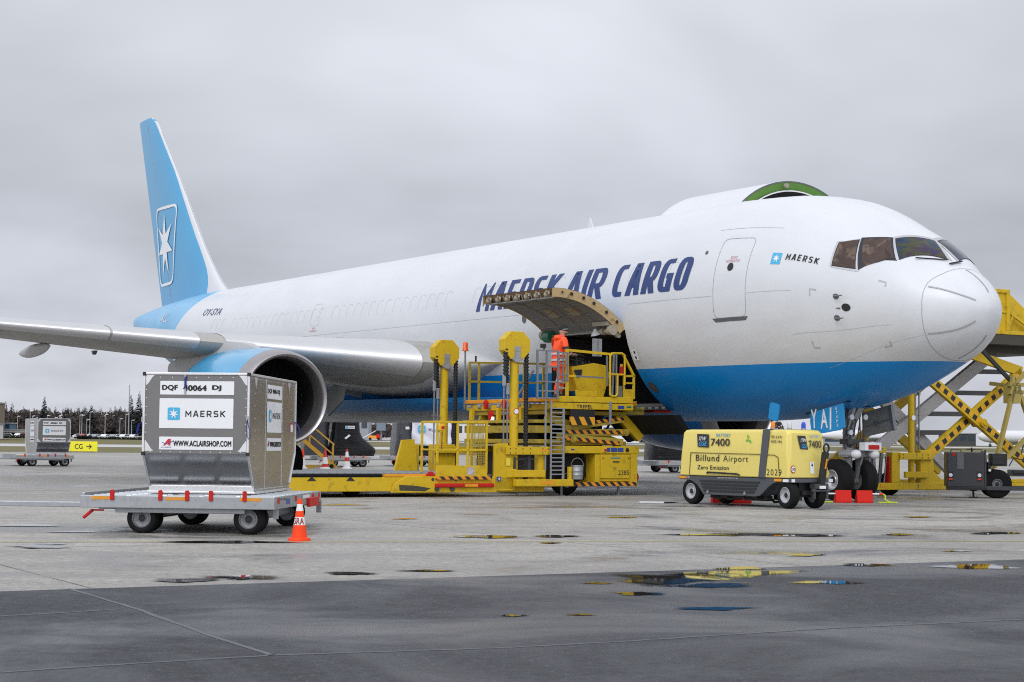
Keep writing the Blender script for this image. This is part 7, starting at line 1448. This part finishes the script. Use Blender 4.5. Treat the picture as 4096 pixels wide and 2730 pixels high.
for a, l in ((100, .12), (-35, .11), (200, .09)): x, z = 1.80, 1.37; d = Vector((cos(radians(a)), sin(radians(a)))); n_ = Vector((-d.y, d.x)); decal('leaf', [(x, z), (x+d.x*l*.5+n_.x*.025, z+d.y*l*.5+n_.y*.025), (x+d.x*l, z+d.y*l), (x+d.x*l*.5-n_.x*.025, z+d.y*l*.5-n_.y*.025)], (0, .004, 0), (1, 0, 0), (0, 0, 1), LEAF, hood)
# front end lettering on the slanted corner face
def ept(y, z): t = (z-.61)/.89; yf = W_-.19*t; m = yf/2; x = 2.95-.02*t; x2 = 3.0-.06*t; k = min(max((y-.06)/(m-.06), 0), 1) if y < m else min(max((yf-.05-y)/(yf-.05-m), 0), 1); return Vector((x+(x2-x)*k+.014, y, z))
def edec(nm, poly, m_, off=.0):
    b = B(); f = b.face([ept(y, z)+Vector((off, 0, 0)) for y, z in poly]); tri(b.bm, [f]); return b.build(nm, m_, hood, fix=False)
def etext(t_, y0, z0, wd, h, m_, **k):
    bm = text_bm(t_, 1, 1, **k)
    for v in bm.verts: v.co = ept(y0+wd*v.co.x, z0+h*v.co.y)+Vector((.008+v.co.z, 0, 0))
    b = B(); b.bm.free(); b.bm = bm; b.build('lettering', m_, hood, fix=False)
edec('badge', [(.32, 1.19), (.53, 1.18), (.47, 1.45), (.25, 1.46)], MATS['badge_dark']); etext('ITW', .325, 1.325, .15, .075, WHT, bold=.02, shear=.2); etext('GSE', .345, 1.205, .155, .08, TBL, bold=.03, shear=.2); etext('7400', .55, 1.215, .36, .15, TINK, bold=.022); etext('BATTERY', .60, 1.42, .28, .05, TBL, shear=.1)
n = 22
edec('speed_disc', [(.12+.062*cos(2*pi*k/n), .785+.078*sin(2*pi*k/n)) for k in range(n)], RED); edec('speed_disc_centre', [(.12+.048*cos(2*pi*k/n), .785+.06*sin(2*pi*k/n)) for k in range(n)], WHT, .003); etext('20', .085, .762, .07, .05, INK, bold=.01)
edec('white_label', rrect(.56, .68, .70, .93, .008), WHT); edec('pictogram', [(.59, .85), (.65, .85), (.62, .92)], TINK, .004); edec('warning_triangle', [(1.07, .68), (1.15, .68), (1.11, .77)], mat('sticker_yellow', (.75, .6, .02), .5)); edec('panel_edge', [(.93, .62), (.937, .62), (.937, 1.45), (.93, 1.45)], MATS['gap_brown'], -.006)
b = B(); b.prism([(-.36, .60), (3.0, .60), (3.0, .52), (2.62, .52), (2.5, .50), (2.35, .42), (2.2, .30), (2.1, .235), (1.95, .215), (.42, .215), (.34, .30), (.22, .42), (.05, .50), (-.2, .52), (-.36, .53)], (0, .03, 0), (1, 0, 0), (0, 0, 1), -.05); b.prism([(-.36, .60), (3.02, .60), (3.02, .52), (-.36, .52)], (0, .08, 0), (1, 0, 0), (0, 0, 1), -W_+.12); b.box(.45, 2.0, .3, W_-.1, .24, .52); base = b.build('base_skirt', GG, gpu, bevel=.008)
for i in range(4):
    z = .50-.066*i; b = B(); b.prism([(.30+.04*i, z+.02), (2.12-.05*i, z+.02), (2.09-.05*i, z-.018), (.36+.04*i, z-.018)], (0, .024, 0), (1, 0, 0), (0, 0, 1), .012); b.build('louvre', GB, base)  # slats in a near-black colour on the slate skirt
for x in (-.3, 2.55):
    b = B(); b.box(x, x+.2, -.006, .03, .54, .59); b.build('amber_reflector', ORG, base)
b = B(); b.box(2.80, 2.93, -.006, .03, .53, .585); b.box(3.018, 3.026, .02, .11, .53, .59); b.box(3.018, 3.026, 1.06, 1.18, .53, .59); b.build('white_reflector', WHT, base)
gtext('Close cable door when not in use', .86, .565, .62, .028, WHT, base, y=.022); gtext('6.2 bar', -.13, .572, .13, .026, WHT, base, y=.022); gtext('90 psi', -.12, .542, .12, .026, WHT, base, y=.022)
for x in (.55, 1.66):
    b = B(); b.box(x, x+.06, .0, .03, .245, .29); b.tube((x+.03, .01, .275), (x+.03, .01, .31), .018, 8); b.build('tie_down', GALV, base)
b = B()
for x0, x1 in ((.48, .72), (.9, 1.1), (1.42, 1.66), (1.8, 2.0)): b.box(x0, x1, .25, .5, .12, .225); b.box(x0, x1, 1.1, 1.35, .12, .225)
b.box(.4, 2.1, .25, .32, .15, .22); b.build('fork_pocket', BLK, base)
b = B(); b.pipe([Vector((1.9, .5, .22)), Vector((2.05, .5, .1)), Vector((2.4, .55, .14)), Vector((2.7, .6, .25))], .025, 8); b.pipe([Vector((2.0, .6, .25)), Vector((2.3, .6, .16)), Vector((2.6, .7, .3))], .02, 8); b.box(2.4, 3.0, .35, W_-.35, .28, .36); b.build('axle_frame', BLK, gpu)
for x, y, s_ in ((0., .14, -1), (0., W_-.14, 1)): wheel(gpu, (x, y, .275), .275, .2, (0, s_, 0), RIMS, .6, bolts=4)
ca = radians(-26)
for y, s_ in ((.12, -1), (.86, 1)): wheel(gpu, (2.83, y, .27), .27, .2, (sin(ca)*-s_*-1, s_*cos(ca), 0) if 0 else (.12*s_, s_, 0), RIMS if s_ < 0 else RIMG, .6, bolts=4)
b = B(); b.tube((0, .2, .27), (0, W_-.2, .27), .05, 8); b.tube((2.83, .25, .27), (2.83, W_-.4, .27), .045, 8); b.box(2.75, 2.9, .35, .75, .3, .52); b.build('axle', BLK, gpu)
b = B(); b.box(2.98, 3.14, .56, .94, .40, .50); b.tube((3.1, .5, .36), (3.1, 1.0, .36), .03, 10); b.box(3.05, 3.12, .54, .60, .2, .42); b.box(3.05, 3.12, .90, .96, .2, .42); b.build('drawbar_bracket', DGREY, gpu, bevel=.006)
b = B(); b.bar((3.1, .76, .44), (3.13, .86, 1.13), .12, .10, up=(1, 0, 0)); db = b.build('drawbar', BLK, gpu, bevel=.008)
b = B(); b.bar((3.16, .80, .80), (3.17, .84, 1.0), .01, .08, up=(1, 0, 0)); b.build('amber_reflector', ORG, db)
b = B(); c_ = Vector((3.14, .87, 1.21)); pts = [c_+Vector((0, .075*cos(a), .085*sin(a))) for a in [2*pi*k/16 for k in range(17)]]; b.pipe(pts, .02, 8); b.build('tow_eye', BLK, db, smooth=40)
b = B(); b.box(3.14, 3.16, .68, .84, .40, .46); b.build('number_plate', WHT, gpu)
LENS = {'amber': mat('amber_dome', (.80, .22, .01), .15, noise=.1), 'clear': mat('clear_dome', (.55, .57, .6), .12, noise=.1), 'blue': mat('blue_dome', (.02, .05, .55), .15, noise=.1)}
for x, y, k in ((2.33, .18, 'amber'), (2.36, .62, 'clear'), (2.38, 1.0, 'blue')):
    b = B(); b.lathe([(.05, 0), (.05, .035)], (x, y, 1.58), (0, 0, 1), 16); fb_ = b.build('beacon_base', GALV, gpu); b = B(); b.lathe([(.045, .035), (.045, .12), (.03, .155), (.0, .165)], (x, y, 1.58), (0, 0, 1), 16, caps=False); b.build('beacon_lens', LENS[k], fb_, smooth=50)
# ================================================================== wheel chocks
CHR = mat('chock_red', (.62, .016, .008), .55, noise=.06, spec=.2); ROPE = mat('rope_lime', (.50, .62, .02), .7, noise=.2)
def chock(label, loc, rz, rope, group, wd=.35):
    t = thing('wheel_chock', label, 'wheel chock', loc, rz, group)
    b = B(); b.prism([(0, 0), (.36, 0), (.30, .05), (.10, .28), (.06, .28), (.0, .04)], (0, 0, 0), (0, 1, 0), (0, 0, 1), wd); b.build('body', CHR, t, bevel=.01)
    if rope:
        s_ = rope; x0 = wd if s_ > 0 else 0
        b = B(); b.tube((x0, .1, .2), (x0+s_*.16, .1, .2), .02, 10); b.build('handle', WHT, t, smooth=40); b = B(); b.tube((x0+s_*.16, .1, .2), (x0+s_*.25, .1, .2), .021, 10); b.build('handle_end', CONE, t, smooth=40)
        b = B(); b.pipe([Vector((x0+s_*.25, .1, .2)), Vector((x0+s_*.29, .06, .16)), Vector((x0+s_*.27, .0, .08)), Vector((x0+s_*.36, -.06, .025)), Vector((x0+s_*.52, -.08, .02)), Vector((x0+s_*.30, -.12, .02)), Vector((x0+s_*.1, -.1, .02))], .016, 8); b.build('rope', ROPE, t, smooth=40)
    return t
ck = 'red chocks at the nose wheels'
a_ = atan2(PLY.y, PLY.x)
q = Matrix.Translation(pw(4.05, .66)) @ Matrix.Rotation(a_, 4, 'Z')
chock('red chock with lime rope in front of the near nose wheel', ray_ground(3345, 2012), radians(2), -1, ck); chock('red chock with lime rope at the far nose wheel, right of the other chock', ray_ground(3430, 2013), radians(2), 1, ck)
chock('small red chock under the yellow power unit, left one', ray_ground(2850, 2012), radians(2), 0, 'red chocks seen under the power unit', .4); chock('small red chock under the yellow power unit, near its middle', ray_ground(2930, 2014), radians(2), 0, 'red chocks seen under the power unit', .42)
# ================================================================== dark tow tractor at the right
TR = Vector((11.15, 43.4, 0)); tr = thing('tow_tractor', 'dark grey tow tractor with round headlights parked by the high loader', 'tractor', ray_ground(3785, 1992)+Vector((.03, 0, 0)), radians(-9))
b = B(); b.box(0, .9, 0, 1.0, .27, 1.14); bd = b.build('bonnet', mat('tractor_grey', (.042, .042, .047), .5, noise=.15, scale=4), tr, bevel=.02)
b = B(); b.box(-.03, .94, -.05, .1, .20, .28); b.build('bumper', BLK, tr, bevel=.01)
b = B(); b.box(.24, .40, -.012, 0, .72, 1.12); b.build('grille', hazard_mat('grille_mesh', (.05, .05, .055), (.20, .20, .21), .03, 0, (1, 0, 1)), bd)
for x in (.08, .78):
    b = B(); b.box(x-.06, x+.06, -.008, 0, .42, .66); hp_ = b.build('headlight_recess', INK, bd); b = B(); b.tube((x, -.004, .57), (x, -.025, .57), .047, 16); b.build('headlight', MATS['lamp_glass'], hp_, smooth=40); b = B(); b.box(x-.045, x+.045, -.02, -.006, .45, .49); b.build('indicator', CONE, hp_)
b = B(); b.box(.12, .2, -.006, 0, 1.05, 1.12); b.build('red_label', RED, bd)
for x0, x1 in ((.08, .36), (.6, .88)):
    b = B(); b.pipe([Vector((x0, .1, 1.14)), Vector((x0+.04, .1, 1.21)), Vector((x1-.04, .1, 1.21)), Vector((x1, .1, 1.14))], .012, 6); b.build('grab_rail', DGREY, bd)
b = B(); b.box(.9, .95, 0, 1.0, .2, 1.16); b.box(.95, 2.4, .0, .08, .20, .30); b.box(.95, 2.4, .92, 1.0, .2, .3); b.box(1.1, 1.5, .15, .85, .3, .55); b.box(1.5, 2.4, .3, .4, .55, .72); fr_ = b.build('frame', DGREY, tr, bevel=.008)
b = B(); b.box(1.08, 1.46, .05, .8, .80, 1.12); b.box(1.1, 1.4, .03, .05, .84, 1.06); b.box(1.0, 1.08, .2, .6, .3, .9); b.box(1.62, 2.3, .2, .6, .62, .7); b.build('battery_box', BLK, tr, bevel=.01)
b = B(); b.bar((.95, .3, 1.2), (1.0, .4, .7), .03, .03); b.pipe([Vector((1.5, .05, .8)), Vector((1.62, .05, 1.02)), Vector((1.75, .1, .98)), Vector((2.4, .1, .95))], .014, 6); b.tube((.62, .3, 1.14), (.62, .3, 1.26), .02, 6); b.box(.5, .7, .28, .33, 1.2, 1.23); b.build('mirror', BLK, tr)
wheel(tr, (1.22, .18, .3), .36, .26, (0, -1, 0), RIMG, .35); wheel(tr, (1.22, .85, .3), .36, .26, (0, 1, 0), RIMG, .35); wheel(tr, (2.9, .18, .3), .36, .26, (0, -1, 0), RIMG, .35)
for w__ in tr.children:
    if w__.name.startswith('wheel'): w__.location.z += .06
b = B(); b.tube((.66, .3, .02), (.66, .3, .28), .025, 8); b.box(.56, .76, .2, .4, 0, .03); b.build('stabiliser_leg', BLK, tr)
b = B(); b.tube((1.03, .02, .70), (1.03, -.02, .70), .035, 10); b.build('side_lamp', MATS['lamp_glass'], tr, smooth=40)
# ================================================================== loose things on the apron
wp = thing('wooden_batten', 'short white painted batten lying flat behind the power unit', 'batten', ray_ground(2560, 2013), radians(3)); b = B(); b.box(0, .52, 0, .12, 0, .03); b.build('board', WHT, wp, bevel=.006)
# ================================================================== the loader's operator
pp = ldr.location; MPRS = Matrix.Translation(pp) @ Matrix.Rotation(ldr.rotation_euler.z, 4, 'Z')
per = thing('person', 'man in orange high visibility jacket and black knit hat standing on the loader', 'person', MPRS @ P3(4.46, NY-.42, 2.345), ldr.rotation_euler.z+pi)
# local: x is where he faces (towards the aircraft), y to his left, z up; 1.72 m tall
HV = mat('hi_vis_orange', (.95, .085, .012), .6, noise=.06, scale=8); HVB = mat('trouser_black', (.015, .015, .017), .7); SILV = mat('reflective_tape', (.55, .55, .57), .35); SKIN = mat('skin', (.42, .24, .17), .5, noise=.08, scale=20); KNIT = mat('black_knit', (.012, .012, .013), .85); BOOT = mat('boot_black', (.015, .014, .013), .5)
def skin_mesh(name, m, parent, verts, edges, radii, sub=2, root=0):
    me = bpy.data.meshes.new(name); me.from_pydata([Vector(v) for v in verts], edges, []); me.materials.append(m); o = bpy.data.objects.new(name, me); COL.objects.link(o); o.parent = parent
    sk = o.modifiers.new('skin', 'SKIN'); sk.use_smooth_shade = True
    if not me.skin_vertices: me.attributes
    for i, r in enumerate(radii):
        r = r if isinstance(r, tuple) else (r, r); d = me.skin_vertices[0].data[i]; d.radius = r; d.use_root = (i == root)
    s_ = o.modifiers.new('sub', 'SUBSURF'); s_.levels = sub; s_.render_levels = sub
    return o
# joints: stride with the left foot ahead, right hand reaching to the rail
V = [(0, 0, .93), (0, 0, 1.10), (.02, 0, 1.28), (.05, 0, 1.42), (.08, 0, 1.50),                      # pelvis .. neck
     (0, -.10, .88), (-.04, -.10, .48), (-.16, -.10, .09), (-.04, -.10, .05),                          # right leg
     (.02, .10, .88), (.14, .10, .50), (.10, .10, .09), (.23, .10, .05),                              # left leg
     (.03, -.19, 1.40), (.02, -.26, 1.13), (.22, -.25, 1.06),                                        # right arm to wrist
     (.03, .19, 1.40), (.04, .26, 1.14), (.24, .22, 1.02),
     (.11, 0, 1.60), (.125, 0, 1.68)]
E_ = [(0, 1), (1, 2), (2, 3), (3, 4), (0, 5), (5, 6), (6, 7), (7, 8), (0, 9), (9, 10), (10, 11), (11, 12), (3, 13), (13, 14), (14, 15), (3, 16), (16, 17), (17, 18), (4, 19), (19, 20)]
RR = [(.13, .15), (.12, .14), (.13, .16), (.10, .12), .055, .085, .06, .045, .035, .085, .06, .045, .035, .06, .045, .032, .06, .045, .032, .085, .075]
# right hand: palm and five bent fingers round the rail
hv = len(V); V += [(.28, -.25, 1.06)]; E_ += [(15, hv)]; RR += [.03]
for k, (dy, ln) in enumerate(((-.03, .06), (-.01, .07), (.012, .065), (.03, .05))):
    i = len(V); V += [(.315, -.25+dy, 1.075), (.315+ln*.5, -.25+dy, 1.05), (.31, -.25+dy, 1.025)]; E_ += [(hv, i), (i, i+1), (i+1, i+2)]; RR += [.010, .009, .008]
i = len(V); V += [(.28, -.215, 1.05), (.31, -.205, 1.035)]; E_ += [(15, i), (i, i+1)]; RR += [.011, .009]
skin_mesh('body', SKIN, per, V, E_, RR)
JV = [(0, 0, .80), (0, 0, .95), (.02, 0, 1.15), (.03, 0, 1.32), (.05, 0, 1.44), (.03, -.20, 1.41), (.02, -.275, 1.15), (.17, -.26, 1.07), (.03, .20, 1.41), (.04, .275, 1.16), (.19, .235, 1.05)]
skin_mesh('jacket', HV, per, JV, [(0, 1), (1, 2), (2, 3), (3, 4), (3, 5), (5, 6), (6, 7), (3, 8), (8, 9), (9, 10)], [(.165, .205), (.17, .21), (.17, .21), (.155, .19), (.08, .09), .088, .078, .062, .088, .078, .062], root=1)
b = B(); b.lathe([(.085, -.02), (.105, .03), (.10, .07), (.08, .08)], (.035, 0, 1.45), (.2, 0, 1), 18); b.ball((-.06, 0, 1.47), .085, 14, 10, (.9, 1.25, .8)); b.build('hood', HV, per, smooth=70)
skin_mesh('trousers', HV, per, [(0, 0, .90), (0, -.10, .84), (-.04, -.10, .48), (-.15, -.10, .15), (.02, .10, .84), (.14, .10, .50), (.10, .10, .15)], [(0, 1), (1, 2), (2, 3), (0, 4), (4, 5), (5, 6)], [(.13, .17), .105, .083, .075, .105, .083, .075])
for z0, xo in ((.90, 0), (1.05, .01)):
    b = B(); R = [[Vector((xo+(.19 if z0 < 1 else .192)*cos(a), (.232)*sin(a), z)) for a in [2*pi*k/28 for k in range(28)]] for z in (z0, z0+.05)]; b.loft(R, caps=False); b.build('reflective_band', SILV, per, smooth=60)
for x, y, z, d in ((-.045, -.10, .42, (-.11, 0, -.33)), (.135, .10, .42, (-.04, 0, -.35)), (-.08, -.10, .28, (-.11, 0, -.33)), (.125, .10, .28, (-.04, 0, -.35))):
    b = B(); d = Vector(d).normalized(); b.tube(Vector((x, y, z)), Vector((x, y, z))+d*.05, .092, 16, .09); b.build('reflective_band', SILV, per, smooth=60)
for x, y, z, e in ((.02, -.272, 1.19, (.02, -.27, 1.24)), (.1, -.265, 1.115, (.14, -.26, 1.09))):
    b = B(); b.tube((x, y, z), e, .088, 16, .086); b.build('sleeve_patch' if z > 1.15 else 'reflective_band', HVB if z > 1.15 else SILV, per, smooth=60)
b = B(); b.box(.10, .18, .04, .18, .45, .72); b.build('knee_patch', HVB, per, bevel=.03)
for x, y, a in ((-.15, -.10, 0), (.11, .10, 0)):
    b = B(); b.loft([[Vector((x+.05+sx*l, y+sy*w2, z)) for sx, sy in [(cos(t), sin(t)) for t in [2*pi*k/16 for k in range(16)]]] for z, l, w2 in ((0, .14, .05), (.03, .145, .052), (.07, .12, .05), (.12, .065, .05), (.17, .06, .055))]); b.build('boot', BOOT, per, smooth=60)
b = B(); b.ball((.115, 0, 1.625), .098, 20, 14, (1.05, .84, 1.22)); b.prism([(0, 0), (.028, -.005), (.0, .05)], (.212, .012, 1.60), (1, 0, 0), (0, 0, 1), .024); b.box(.19, .205, -.02, .02, 1.565, 1.572)
for y in (-.085, .085): b.ball((.105, y, 1.62), .026, 10, 8, (.8, .4, 1.3))
for y in (-.03, .03): b.ball((.205, y, 1.635), .011, 8, 6)
b.build('head', SKIN, per, smooth=70)
b = B(); b.ball((.125, 0, 1.585), .088, 18, 12, (1.02, .86, .72)); b.build('beard', mat('dark_stubble', (.09, .055, .04), .8), per, smooth=70)
b = B(); b.lathe([(.103, 0), (.109, .02), (.107, .06), (.10, .07), (.09, .115), (.06, .145), (.0, .155)], (.11, 0, 1.645), (.12, 0, 1), 24, caps=False); hat = b.build('knit_hat', KNIT, per, smooth=60)
bm = text_bm('YORNMA', .2, .022, bold=.02); b = B(); b.bm.free(); b.bm = bm
for v in b.bm.verts: a = -pi*.75+v.co.x/.11; z = v.co.y; v.co = Vector((.112+.112*cos(a), .112*sin(a), 1.668+z+.012*cos(a)))
b.build('lettering', WHT, hat, fix=False)
